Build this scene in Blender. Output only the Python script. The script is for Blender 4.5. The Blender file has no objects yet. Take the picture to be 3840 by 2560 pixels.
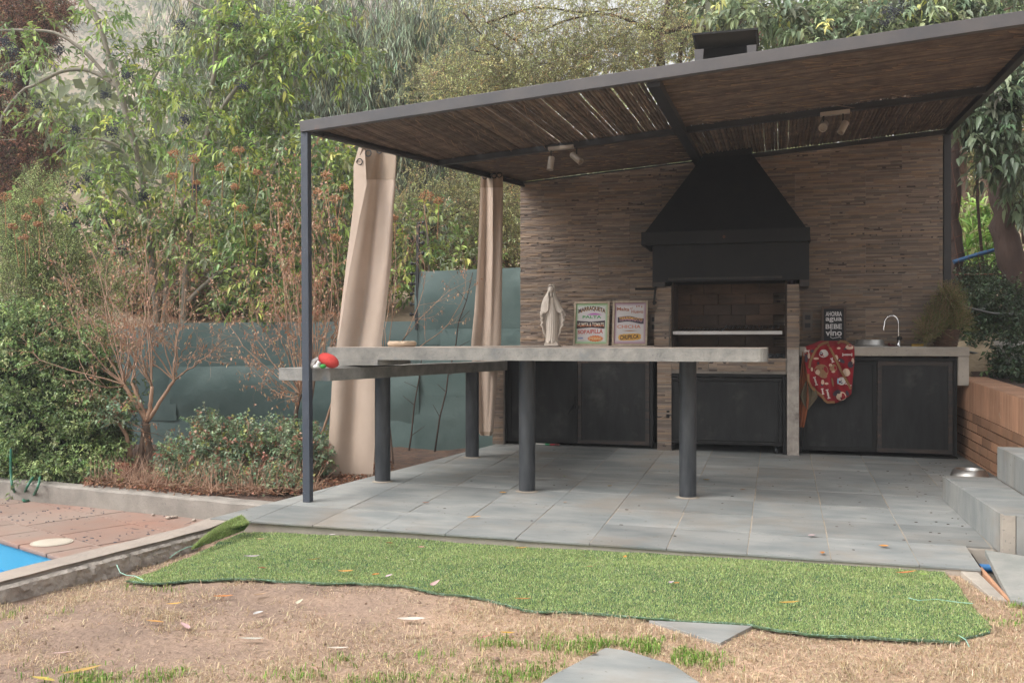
import bpy, bmesh, math, random
import numpy as np
from mathutils import Vector, Matrix, noise

# ------------------------------------------------------------ camera, sky, sun
scene = bpy.context.scene
col = scene.collection
F, S, H = 3558.0, 3840 / 2352, 1.17          # focal length (px of the 3840 frame), survey scale, eye height
YAW = math.radians(15.764)
cY, sY = math.cos(YAW), math.sin(YAW)
cam = bpy.data.cameras.new('camera')
cam.sensor_width = 36.0
cam.lens = 36.0 * F / 3840
cam.clip_start, cam.clip_end = 0.05, 2000
camo = bpy.data.objects.new('camera', cam)
col.objects.link(camo)
camo.location = (0, 0, H)
camo.rotation_euler = (math.radians(90), 0, YAW)
scene.camera = camo

SUN_EL, SUN_AZ = math.radians(48), math.radians(232)      # azimuth clockwise from +Y
world = bpy.data.worlds.new('World')
scene.world = world
world.use_nodes = True
wn = world.node_tree
wn.nodes.clear()
wo = wn.nodes.new('ShaderNodeOutputWorld')
wb = wn.nodes.new('ShaderNodeBackground')
wb.inputs['Strength'].default_value = 0.15
sk = wn.nodes.new('ShaderNodeTexSky')
sk.sky_type = 'NISHITA'
sk.sun_disc = False
sk.sun_elevation = SUN_EL
sk.sun_rotation = SUN_AZ
sk.air_density = 1.0
sk.dust_density = 6.0
sk.ozone_density = 1.0
hs = wn.nodes.new('ShaderNodeHueSaturation')
hs.inputs['Saturation'].default_value = 0.03
hs.inputs['Value'].default_value = 1.0
wn.links.new(sk.outputs[0], hs.inputs['Color'])
tn = wn.nodes.new('ShaderNodeMix')
tn.data_type = 'RGBA'
tn.blend_type = 'MULTIPLY'
tn.inputs[0].default_value = 1.0
tn.inputs[7].default_value = (1.0, 0.985, 0.965, 1)
wn.links.new(hs.outputs[0], tn.inputs[6])
wn.links.new(tn.outputs[2], wb.inputs[0])
wn.links.new(wb.outputs[0], wo.inputs[0])

sl = bpy.data.lights.new('sun', 'SUN')
sl.energy = 1.05
sl.angle = math.radians(50)
sl.color = (1.0, 0.955, 0.90)
so = bpy.data.objects.new('sun', sl)
col.objects.link(so)
sdir = Vector((math.sin(SUN_AZ) * math.cos(SUN_EL), math.cos(SUN_AZ) * math.cos(SUN_EL), math.sin(SUN_EL)))
so.rotation_euler = (-sdir).to_track_quat('-Z', 'Y').to_euler()
so.location = (-6, -6, 12)
vs = scene.view_settings
vs.view_transform = 'Standard'
vs.look = 'None'
vs.gamma = 1.0
vs.use_curve_mapping = False
vs.exposure = 1.32
scene.cycles.max_bounces = 8
scene.cycles.diffuse_bounces = 4
scene.cycles.transparent_max_bounces = 8

# ------------------------------------------------------------ helpers
rng = np.random.default_rng(7)
random.seed(7)


def fz(x, y):                                  # top of the gently sloping patio
    return -0.132 - 0.0073 * x + 0.03645 * y


def roofz(x, y):                               # underside of the sloping pergola roof
    return 2.605 + 0.0745 * (x + 2.5) + 0.037 * (y - 5.72)


def P(u, v, X=None, Y=None, Z=None, D=None, floor=False):
    """Survey helper: where the sight line through (u, v) of the photo meets a plane of the place."""
    a, b = (u * S - 1920) / F, -(v * S - 1280) / F
    d = Vector((cY * a - sY, sY * a + cY, b))
    if floor:
        t = (-0.132 - H) / (b + 0.0073 * d.x - 0.03645 * d.y)
    elif X is not None:
        t = X / d.x
    elif Y is not None:
        t = Y / d.y
    elif Z is not None:
        t = (Z - H) / b
    else:
        t = D
    return Vector((d.x * t, d.y * t, H + d.z * t))


def px(n, D):
    return n * S / F * D


def tag(o, label=None, cat=None, group=None, kind=None):
    if label:
        o['label'] = label
    if cat:
        o['category'] = cat
    if group:
        o['group'] = group
    if kind:
        o['kind'] = kind
    return o


def empty(name, loc=(0, 0, 0), rz=0.0, rx=0.0, ry=0.0):
    o = bpy.data.objects.new(name, None)
    o.empty_display_size = 0.1
    o.location = loc
    o.rotation_euler = (rx, ry, rz)
    col.objects.link(o)
    return o


def link(name, me, mat=None, parent=None):
    o = bpy.data.objects.new(name, me)
    col.objects.link(o)
    if mat is not None and not me.materials:
        me.materials.append(mat)
    if parent is not None:
        o.parent = parent
    return o


class MB:
    """Collects shapes and links them as one mesh object."""
    def __init__(self):
        self.v, self.f, self.c = [], [], []

    def add(self, vs, fs, c=(1, 1, 1)):
        n = len(self.v)
        self.v += [tuple(p) for p in vs]
        self.f += [tuple(i + n for i in f) for f in fs]
        self.c += [c] * len(fs)
        return self

    def box(self, x0, x1, y0, y1, z0, z1, c=(1, 1, 1), M=None):
        vs = [Vector(p) for p in ((x0, y0, z0), (x1, y0, z0), (x1, y1, z0), (x0, y1, z0),
                                  (x0, y0, z1), (x1, y0, z1), (x1, y1, z1), (x0, y1, z1))]
        if M is not None:
            vs = [M @ p for p in vs]
        return self.add(vs, [(0, 3, 2, 1), (4, 5, 6, 7), (0, 1, 5, 4), (1, 2, 6, 5), (2, 3, 7, 6), (3, 0, 4, 7)], c)

    def prism(self, poly, z0, z1, c=(1, 1, 1)):
        """poly: list of (x, y), ccw; z0, z1 numbers or functions of x, y."""
        g0 = z0 if callable(z0) else (lambda x, y: z0)
        g1 = z1 if callable(z1) else (lambda x, y: z1)
        n = len(poly)
        vs = [(x, y, g0(x, y)) for x, y in poly] + [(x, y, g1(x, y)) for x, y in poly]
        fs = [tuple(range(n - 1, -1, -1)), tuple(range(n, 2 * n))]
        fs += [(i, (i + 1) % n, n + (i + 1) % n, n + i) for i in range(n)]
        return self.add(vs, fs, c)

    def bar(self, a, b, w, h, up=(0, 0, 1), c=(1, 1, 1)):
        a, b = Vector(a), Vector(b)
        d = (b - a).normalized()
        s = d.cross(Vector(up)).normalized()
        t = s.cross(d)
        vs = []
        for p in (a, b):
            for i, j in ((-1, -1), (1, -1), (1, 1), (-1, 1)):
                vs.append(p + s * (i * w / 2) + t * (j * h / 2))
        return self.add(vs, [(0, 1, 2, 3), (7, 6, 5, 4), (0, 4, 5, 1), (1, 5, 6, 2), (2, 6, 7, 3), (3, 7, 4, 0)], c)

    def tube(self, pts, r, n=8, c=(1, 1, 1), cap=True):
        pts = [Vector(p) for p in pts]
        rs = r if isinstance(r, (list, tuple)) else [r] * len(pts)
        vs, fs = [], []
        ref = None
        for i, p in enumerate(pts):
            d = (pts[min(i + 1, len(pts) - 1)] - pts[max(i - 1, 0)])
            d = d.normalized() if d.length > 1e-9 else Vector((0, 0, 1))
            if ref is None:
                ref = d.orthogonal().normalized()
            ref = (ref - d * ref.dot(d))
            ref = ref.normalized() if ref.length > 1e-6 else d.orthogonal().normalized()
            b = d.cross(ref)
            for k in range(n):
                a = 2 * math.pi * k / n
                vs.append(p + (ref * math.cos(a) + b * math.sin(a)) * rs[i])
        for i in range(len(pts) - 1):
            for k in range(n):
                fs.append((i * n + k, i * n + (k + 1) % n, (i + 1) * n + (k + 1) % n, (i + 1) * n + k))
        if cap:
            fs.append(tuple(range(n - 1, -1, -1)))
            fs.append(tuple((len(pts) - 1) * n + k for k in range(n)))
        return self.add(vs, fs, c)

    def lathe(self, prof, n=24, M=None, c=(1, 1, 1), cap=True):
        """prof: list of (r, z)."""
        vs, fs = [], []
        for r, z in prof:
            for k in range(n):
                a = 2 * math.pi * k / n
                p = Vector((r * math.cos(a), r * math.sin(a), z))
                vs.append(M @ p if M is not None else p)
        for i in range(len(prof) - 1):
            for k in range(n):
                fs.append((i * n + k, i * n + (k + 1) % n, (i + 1) * n + (k + 1) % n, (i + 1) * n + k))
        if cap:
            fs.append(tuple(range(n - 1, -1, -1)))
            fs.append(tuple((len(prof) - 1) * n + k for k in range(n)))
        return self.add(vs, fs, c)

    def ball(self, ctr, r, n=12, m=8, c=(1, 1, 1), M=None, fn=None):
        rx, ry, rz = r if isinstance(r, (list, tuple)) else (r, r, r)
        vs, fs = [], []
        for i in range(m + 1):
            ph = math.pi * i / m
            for k in range(n):
                a = 2 * math.pi * k / n
                p = Vector((rx * math.sin(ph) * math.cos(a), ry * math.sin(ph) * math.sin(a), -rz * math.cos(ph)))
                if fn:
                    p = p * fn(p)
                if M is not None:
                    p = M @ p
                vs.append(p + Vector(ctr))
        for i in range(m):
            for k in range(n):
                fs.append((i * n + k, i * n + (k + 1) % n, (i + 1) * n + (k + 1) % n, (i + 1) * n + k))
        return self.add(vs, fs, c)

    def grid(self, fn, nu, nv, c=(1, 1, 1)):
        """fn(a, b) with a, b in 0..1 -> point"""
        vs = [fn(i / nu, j / nv) for j in range(nv + 1) for i in range(nu + 1)]
        w = nu + 1
        fs = [(j * w + i, j * w + i + 1, (j + 1) * w + i + 1, (j + 1) * w + i) for j in range(nv) for i in range(nu)]
        return self.add(vs, fs, c)

    def mesh(self, name, mat=None, smooth=False, bevel=0.0, colors=False):
        me = bpy.data.meshes.new(name)
        me.from_pydata(self.v, [], self.f)
        if colors:
            at = me.color_attributes.new('Col', 'FLOAT_COLOR', 'CORNER')
            arr = []
            for f, c in zip(self.f, self.c):
                arr += [c[0], c[1], c[2], 1.0] * len(f)
            at.data.foreach_set('color', arr)
        if bevel:
            bm = bmesh.new()
            bm.from_mesh(me)
            bmesh.ops.remove_doubles(bm, verts=bm.verts, dist=1e-5)
            es = [e for e in bm.edges if len(e.link_faces) == 2 and e.calc_face_angle() > 0.6]
            bmesh.ops.bevel(bm, geom=es, offset=bevel, segments=2, affect='EDGES', profile=0.6)
            bm.to_mesh(me)
            bm.free()
        if smooth:
            me.polygons.foreach_set('use_smooth', [True] * len(me.polygons))
            if smooth != 'all':
                try:
                    me.set_sharp_from_angle(angle=math.radians(45))
                except Exception:
                    pass
        if mat:
            me.materials.append(mat)
        me.update()
        return me

    def build(self, name, mat, parent=None, smooth=False, bevel=0.0, colors=False):
        return link(name, self.mesh(name, mat, smooth, bevel, colors), None, parent)


# ------------------------------------------------------------ materials
MATS = {}


def mat(name, c1, c2=None, scale=4.0, rough=0.8, bump=0.0, bscale=None, metal=0.0, stretch=(1, 1, 1), attr=False,
        rand=0.0, c3=None, s3=1.5, t3=0.6, spec=0.5, coord='pos', detail=6.0, transl=0.0, speck=None, bdist=0.01, lo=0.35, hi=0.65, w3=0.12):
    m = bpy.data.materials.new(name)
    m.use_nodes = True
    nt = m.node_tree
    N, Lk = nt.nodes, nt.links
    b = N['Principled BSDF']
    b.inputs['Roughness'].default_value = rough
    b.inputs['Metallic'].default_value = metal
    b.inputs['Specular IOR Level'].default_value = spec
    if coord == 'pos':
        src = N.new('ShaderNodeNewGeometry').outputs['Position']
    else:
        src = N.new('ShaderNodeTexCoord').outputs['Object']
    mp = N.new('ShaderNodeMapping')
    mp.inputs['Scale'].default_value = stretch
    Lk.new(src, mp.inputs['Vector'])

    def nz(sc, det=detail, rg=0.6, raw=False):
        n = N.new('ShaderNodeTexNoise')
        n.inputs['Scale'].default_value = sc
        n.inputs['Detail'].default_value = det
        n.inputs['Roughness'].default_value = rg
        Lk.new(src if raw else mp.outputs[0], n.inputs['Vector'])
        return n.outputs['Fac']

    def ramp(f, a, b_):
        r = N.new('ShaderNodeMapRange')
        r.inputs['From Min'].default_value = a
        r.inputs['From Max'].default_value = b_
        Lk.new(f, r.inputs['Value'])
        return r.outputs[0]

    def mix(fac, a, b_, mode='MIX'):
        x = N.new('ShaderNodeMix')
        x.data_type = 'RGBA'
        x.blend_type = mode
        for k, v in ((0, fac), (6, a), (7, b_)):
            if isinstance(v, (int, float)):
                x.inputs[k].default_value = v
            elif isinstance(v, tuple):
                x.inputs[k].default_value = (*v, 1) if len(v) == 3 else v
            else:
                Lk.new(v, x.inputs[k])
        return x.outputs[2]
    c = c1
    if c2 is not None:
        c = mix(ramp(nz(scale), lo, hi), c1, c2)
    if c3 is not None:
        c = mix(ramp(nz(s3, 8, 0.65, True), t3, t3 + w3), c, c3)
    if speck is not None:                      # (colour, scale, threshold)
        c = mix(ramp(nz(speck[1], 2, 0.5, True), speck[2], speck[2] + 0.05), c, speck[0])
    if attr:
        a = N.new('ShaderNodeAttribute')
        a.attribute_name = 'Col'
        c = mix(1.0, c, a.outputs['Color'], 'MULTIPLY')
    if rand:
        oi = N.new('ShaderNodeObjectInfo')
        v = N.new('ShaderNodeMapRange')
        v.inputs['To Min'].default_value = 1 - rand
        v.inputs['To Max'].default_value = 1 + rand
        Lk.new(oi.outputs['Random'], v.inputs['Value'])
        h = N.new('ShaderNodeHueSaturation')
        Lk.new(v.outputs[0], h.inputs['Value'])
        if isinstance(c, tuple):
            h.inputs['Color'].default_value = (*c, 1)
        else:
            Lk.new(c, h.inputs['Color'])
        c = h.outputs[0]
    if isinstance(c, tuple):
        b.inputs['Base Color'].default_value = (*c, 1)
    else:
        Lk.new(c, b.inputs['Base Color'])
    if bump:
        bp = N.new('ShaderNodeBump')
        bp.inputs['Strength'].default_value = bump
        bp.inputs['Distance'].default_value = bdist
        Lk.new(nz(bscale or scale * 4, 5), bp.inputs['Height'])
        Lk.new(bp.outputs[0], b.inputs['Normal'])
    if transl:
        tr = N.new('ShaderNodeBsdfTranslucent')
        if isinstance(c, tuple):
            tr.inputs['Color'].default_value = (*c, 1)
        else:
            Lk.new(c, tr.inputs['Color'])
        ms = N.new('ShaderNodeMixShader')
        ms.inputs[0].default_value = transl
        Lk.new(b.outputs[0], ms.inputs[1])
        Lk.new(tr.outputs[0], ms.inputs[2])
        Lk.new(ms.outputs[0], N['Material Output'].inputs['Surface'])
    MATS[name] = m
    return m


m_slate = mat('slate_tile', (0.165, 0.178, 0.178), (0.262, 0.262, 0.25), 2.4, 0.6, 0.4, 25, stretch=(1.0, 2.4, 1), rand=0.16,
              c3=(0.225, 0.19, 0.155), s3=1.6, t3=0.50, w3=0.25, speck=((0.12, 0.105, 0.09), 26, 0.70), bdist=0.004)
m_grout = mat('grout', (0.36, 0.31, 0.25), (0.25, 0.215, 0.175), 9, 0.95)
m_conc = mat('concrete', (0.27, 0.245, 0.215), (0.19, 0.172, 0.152), 6, 0.9, 0.5, 60, c3=(0.20, 0.19, 0.175), s3=3.5, t3=0.6,
             speck=((0.16, 0.15, 0.14), 75, 0.66), bdist=0.006)
m_concw = mat('pale_concrete', (0.38, 0.335, 0.285), (0.28, 0.25, 0.215), 5, 0.9, 0.4, 40, c3=(0.27, 0.24, 0.21), s3=2.6, t3=0.6,
              speck=((0.23, 0.21, 0.19), 60, 0.68))
m_concr = mat('rough_concrete', (0.44, 0.39, 0.345), (0.30, 0.265, 0.235), 14, 0.95, 0.8, 30, bdist=0.015, c3=(0.20, 0.175, 0.155), s3=5, t3=0.57)
m_tabletop = mat('tabletop_concrete', (0.40, 0.33, 0.28), (0.30, 0.25, 0.215), 3, 0.75, 0.2, 60)
m_table = mat('table_edge_concrete', (0.28, 0.265, 0.24), (0.175, 0.17, 0.16), 9, 0.9, 0.8, 70, c3=(0.17, 0.18, 0.19), s3=5, t3=0.59,
              speck=((0.10, 0.10, 0.10), 110, 0.67), bdist=0.006)
m_ledge = mat('ledge_stone', (0.95, 0.94, 0.93), (0.72, 0.70, 0.69), 14, 0.85, 0.9, 80, stretch=(0.25, 1, 2.2), attr=True, rand=0.10, bdist=0.006)
m_steel = mat('black_steel', (0.0085, 0.009, 0.0095), (0.014, 0.0135, 0.013), 6, 0.6, 0.15, 30, c3=(0.028, 0.018, 0.014), s3=4, t3=0.68, spec=0.28)
m_door = mat('worn_black_door', (0.0095, 0.010, 0.011), (0.019, 0.020, 0.0205), 5, 0.5, 0.25, 50, stretch=(3, 3, 0.7), c3=(0.085, 0.082, 0.075), s3=3.5, t3=0.57, w3=0.35, spec=0.3)
m_doorrust = mat('rusty_black_steel', (0.016, 0.017, 0.018), (0.05, 0.032, 0.024), 6, 0.6, 0.3, 40, stretch=(1, 1, 6), c3=(0.13, 0.075, 0.05), s3=7, t3=0.6)
m_pipe = mat('dark_pipe_steel', (0.030, 0.034, 0.040), (0.062, 0.066, 0.072), 5, 0.42, 0.2, 60, stretch=(4, 4, 0.8), c3=(0.10, 0.055, 0.036), s3=3.2, t3=0.66, metal=0.2)
m_frame = mat('grey_painted_frame', (0.060, 0.060, 0.066), (0.090, 0.083, 0.083), 3, 0.55, 0.1, 30, c3=(0.16, 0.09, 0.075), s3=4.5, t3=0.63)
m_frame2 = mat('dark_painted_frame', (0.020, 0.020, 0.022), (0.03, 0.029, 0.03), 5, 0.55)
m_post = mat('bluish_post_paint', (0.038, 0.047, 0.065), (0.05, 0.058, 0.075), 8, 0.5, 0.2, 80, speck=((0.25, 0.27, 0.3), 90, 0.72))
m_cane = mat('cane', (0.18, 0.128, 0.095), (0.095, 0.066, 0.05), 9, 0.85, 0.5, 60, stretch=(1, 1, 1), rand=0.35, c3=(0.30, 0.18, 0.10), s3=11, t3=0.66)
m_curtain = mat('beige_canvas', (0.46, 0.36, 0.29), (0.41, 0.318, 0.252), 3, 0.9, 0.25, 250, bdist=0.002, transl=0.12)
m_curtain_hem = mat('canvas_header_band', (0.30, 0.225, 0.165), (0.26, 0.20, 0.15), 6, 0.9, 0.2, 200, bdist=0.002)
m_sheet = mat('green_metal_sheet', (0.070, 0.115, 0.11), (0.115, 0.165, 0.158), 1.3, 0.38, 0.5, 2.2, bdist=0.03, c3=(0.16, 0.20, 0.19), s3=2.2, t3=0.66, w3=0.3, rand=0.12,
              speck=((0.4, 0.42, 0.42), 14, 0.76), spec=0.6)
m_rust = mat('rust', (0.16, 0.06, 0.035), (0.09, 0.035, 0.025), 12, 0.9)
m_brickw = mat('clay_brick', (0.43, 0.225, 0.13), (0.34, 0.185, 0.11), 8, 0.9, 0.5, 50, stretch=(1, 1, 0.5), rand=0.26, c3=(0.20, 0.12, 0.085), s3=4, t3=0.6)
m_brickm = mat('dark_mortar', (0.11, 0.085, 0.07), (0.16, 0.125, 0.10), 15, 0.95)
m_brickf = mat('fluted_clay_brick', (0.47, 0.26, 0.16), (0.36, 0.195, 0.12), 8, 0.9, 0.5, 50, stretch=(8, 8, 0.4), rand=0.14, c3=(0.50, 0.40, 0.30), s3=9, t3=0.64)
m_terr = mat('red_pool_tile', (0.27, 0.15, 0.11), (0.225, 0.143, 0.113), 2, 0.7, 0.2, 40, rand=0.08, c3=(0.235, 0.18, 0.15), s3=1.1, t3=0.42, w3=0.25,
             speck=((0.06, 0.035, 0.035), 17, 0.675))
m_terrg = mat('terrace_grout', (0.30, 0.24, 0.20), (0.24, 0.19, 0.16), 8, 0.9)
m_pool = mat('pool_paint', (0.05, 0.27, 0.42), (0.065, 0.30, 0.45), 2, 0.35)
m_soil = mat('soil', (0.265, 0.183, 0.137), (0.195, 0.134, 0.10), 2.5, 0.95, 1.0, 26, bdist=0.02, attr=True, c3=(0.15, 0.10, 0.08), s3=4, t3=0.62,
             speck=((0.10, 0.07, 0.055), 40, 0.68))
m_bed = mat('bed_soil', (0.13, 0.075, 0.05), (0.07, 0.045, 0.035), 9, 0.95, 1.0, 40, bdist=0.03, c3=(0.22, 0.12, 0.07), s3=14, t3=0.6)
m_bedr = mat('dark_garden_soil', (0.07, 0.04, 0.03), (0.04, 0.026, 0.02), 9, 0.95, 1.0, 40, bdist=0.03)
m_white = mat('white_enamel', (0.62, 0.60, 0.58), (0.5, 0.47, 0.45), 6, 0.4)
m_statue = mat('cream_plaster', (0.62, 0.55, 0.48), (0.55, 0.485, 0.42), 9, 0.65, 0.15, 60)
m_steelb = mat('brushed_steel', (0.55, 0.54, 0.53), (0.42, 0.41, 0.40), 20, 0.28, metal=1.0)
m_chrome = mat('chrome', (0.7, 0.7, 0.7), rough=0.12, metal=1.0)
m_beigepl = mat('taupe_plastic', (0.15, 0.12, 0.10), rough=0.5)
m_lampm = mat('taupe_lamp_metal', (0.40, 0.34, 0.28), (0.33, 0.28, 0.23), 8, 0.4)
m_bark = mat('bark', (0.20, 0.135, 0.10), (0.11, 0.075, 0.058), 10, 0.95, 0.9, 30, stretch=(1, 1, 0.3), bdist=0.02)
m_pipeg = mat('dusty_black_hose', (0.09, 0.09, 0.088), rough=0.6)
m_barkd = mat('dark_bark', (0.075, 0.048, 0.036), (0.045, 0.03, 0.024), 10, 0.95, 0.9, 30, stretch=(1, 1, 0.3), bdist=0.02)
m_barkg = mat('pale_grey_bark', (0.29, 0.255, 0.205), (0.20, 0.18, 0.145), 14, 0.85, 0.5, 40, stretch=(1, 1, 0.4))
m_twig = mat('dry_twig', (0.40, 0.25, 0.165), (0.28, 0.17, 0.115), 8, 0.9)
m_fine = mat('grey_twig', (0.20, 0.165, 0.13), (0.13, 0.105, 0.085), 8, 0.9)
m_leaf = mat('leaf', (1, 1, 1), rough=0.42, attr=True, transl=0.3, spec=0.5)
m_leafm = mat('matt_leaf', (1, 1, 1), rough=0.7, attr=True, transl=0.3, spec=0.25)
m_grass = mat('grass_blade', (1, 1, 1), rough=0.7, attr=True, transl=0.25, spec=0.2)
m_turfb = mat('turf_backing', (0.03, 0.075, 0.03), (0.045, 0.10, 0.04), 40, 0.9)
m_black = mat('black_plastic', (0.012, 0.012, 0.013), rough=0.5)
m_berry = mat('dark_berry', (0.022, 0.024, 0.042), (0.04, 0.04, 0.06), 30, 0.45)
m_seed = mat('dry_flower_head', (0.42, 0.23, 0.11), (0.30, 0.15, 0.075), 40, 0.95)


# ------------------------------------------------------------ fast foliage meshes
def npmesh(name, V, Fc, mat_, parent=None, colv=None, smooth=False):
    """V (n,3), Fc (m,k) same-size faces, colv (n,3) point colours"""
    me = bpy.data.meshes.new(name)
    V = np.asarray(V, np.float32)
    Fc = np.asarray(Fc, np.int32)
    m, k = Fc.shape
    me.vertices.add(len(V))
    me.vertices.foreach_set('co', V.ravel())
    me.loops.add(m * k)
    me.loops.foreach_set('vertex_index', Fc.ravel())
    me.polygons.add(m)
    me.polygons.foreach_set('loop_start', np.arange(0, m * k, k, dtype=np.int32))
    me.polygons.foreach_set('loop_total', np.full(m, k, np.int32))
    if smooth:
        me.polygons.foreach_set('use_smooth', np.ones(m, bool))
    me.update(calc_edges=True)
    if colv is not None:
        at = me.color_attributes.new('Col', 'FLOAT_COLOR', 'POINT')
        c4 = np.ones((len(V), 4), np.float32)
        c4[:, :3] = colv
        at.data.foreach_set('color', c4.ravel())
    return link(name, me, mat_, parent)


def nrm(a):
    return a / np.maximum(np.linalg.norm(a, axis=-1, keepdims=True), 1e-9)


def leafarr(pos, d, n, L, W, c, big=False, fold=0.25, droop=0.25):
    """leaf blades: pos base, d direction, n approx normal -> V, F, C"""
    N = len(pos)
    d = nrm(d)
    s = nrm(np.cross(d, n))
    n = nrm(np.cross(s, d))
    L = np.asarray(L).reshape(-1, 1)
    W = np.asarray(W).reshape(-1, 1)
    dn = np.array([0, 0, -1.0])
    if not big:
        mid = pos + d * L * 0.45
        V = np.stack([pos, mid + s * W / 2 + n * fold * W, pos + d * L + dn * droop * L, mid - s * W / 2 + n * fold * W], 1)
        idx = np.array([[0, 1, 2], [0, 2, 3]])
    else:
        m1 = pos + d * L * 0.30 + dn * droop * L * 0.05
        m2 = pos + d * L * 0.66 + dn * droop * L * 0.35
        V = np.stack([pos, m1 + s * W * 0.48 + n * fold * W, m1, m1 - s * W * 0.48 + n * fold * W,
                      m2 + s * W * 0.40 + n * fold * W, m2, m2 - s * W * 0.40 + n * fold * W, pos + d * L + dn * droop * L], 1)
        idx = np.array([[0, 1, 2], [0, 2, 3], [1, 4, 2], [4, 5, 2], [2, 5, 6], [2, 6, 3], [4, 7, 5], [5, 7, 6]])
    k = V.shape[1]
    Fc = (idx[None] + (np.arange(N) * k)[:, None, None]).reshape(-1, 3)
    C = np.repeat(c, k, 0)
    return V.reshape(-1, 3), Fc, C


def merge(parts):
    Vs, Fs, Cs, n = [], [], [], 0
    for V, Fc, C in parts:
        Vs.append(V)
        Fs.append(Fc + n)
        Cs.append(C)
        n += len(V)
    return np.concatenate(Vs), np.concatenate(Fs), np.concatenate(Cs)


def sticks(name, a, b, r0, r1, mat_, parent=None):
    """3-sided twigs from a to b, vectorised"""
    a, b = np.asarray(a, float), np.asarray(b, float)
    N = len(a)
    d = nrm(b - a)
    ref = np.where(np.abs(d[:, 2:3]) > 0.9, np.array([[1.0, 0, 0]]), np.array([[0, 0, 1.0]]))
    s = nrm(np.cross(d, ref))
    t = np.cross(s, d)
    r0 = np.broadcast_to(np.asarray(r0, float).reshape(-1, 1), (N, 1))
    r1 = np.broadcast_to(np.asarray(r1, float).reshape(-1, 1), (N, 1))
    V = []
    for p, r in ((a, r0), (b, r1)):
        for k in range(3):
            g = 2 * math.pi * k / 3
            V.append(p + (s * math.cos(g) + t * math.sin(g)) * r)
    V = np.stack(V, 1)
    idx = np.array([[0, 1, 4, 3], [1, 2, 5, 4], [2, 0, 3, 5]])
    Fc = (idx[None] + (np.arange(N) * 6)[:, None, None]).reshape(-1, 4)
    return npmesh(name, V.reshape(-1, 3), Fc, mat_, parent, smooth=True)


def palette(n, cols, jit=0.18, w=None):
    cols = np.array(cols, float)
    i = rng.choice(len(cols), n, p=(np.array(w) / np.sum(w)) if w is not None else None)
    c = cols[i] * (1 + rng.normal(0, jit, (n, 1)))
    return np.clip(c * (1 + rng.normal(0, 0.06, (n, 3))), 0.003, 0.9)


def blobpts(blobs, n, shell=0.0):
    """blobs: (u, v, ru, rv, D, depth, weight) in survey px / m -> (n,3) points and outward directions"""
    w = np.array([b[6] for b in blobs], float)
    i = rng.choice(len(blobs), n, p=w / w.sum())
    q = nrm(rng.normal(size=(n, 3)))
    rr = rng.random((n, 1)) ** (1 / 3)
    if shell:
        rr = shell + (1 - shell) * rr
    q = q * rr
    B = np.array([b[:6] for b in blobs], float)[i]
    Dd = B[:, 4] + q[:, 1] * B[:, 5]
    a = ((B[:, 0] + q[:, 0] * B[:, 2]) * S - 1920) / F
    b_ = -((B[:, 1] - q[:, 2] * B[:, 3]) * S - 1280) / F
    pos = np.stack([(cY * a - sY) * Dd, (sY * a + cY) * Dd, H + b_ * Dd], 1)
    out = np.stack([cY * q[:, 0] - sY * q[:, 1], sY * q[:, 0] + cY * q[:, 1], q[:, 2]], 1)
    return pos, nrm(out)


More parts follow.
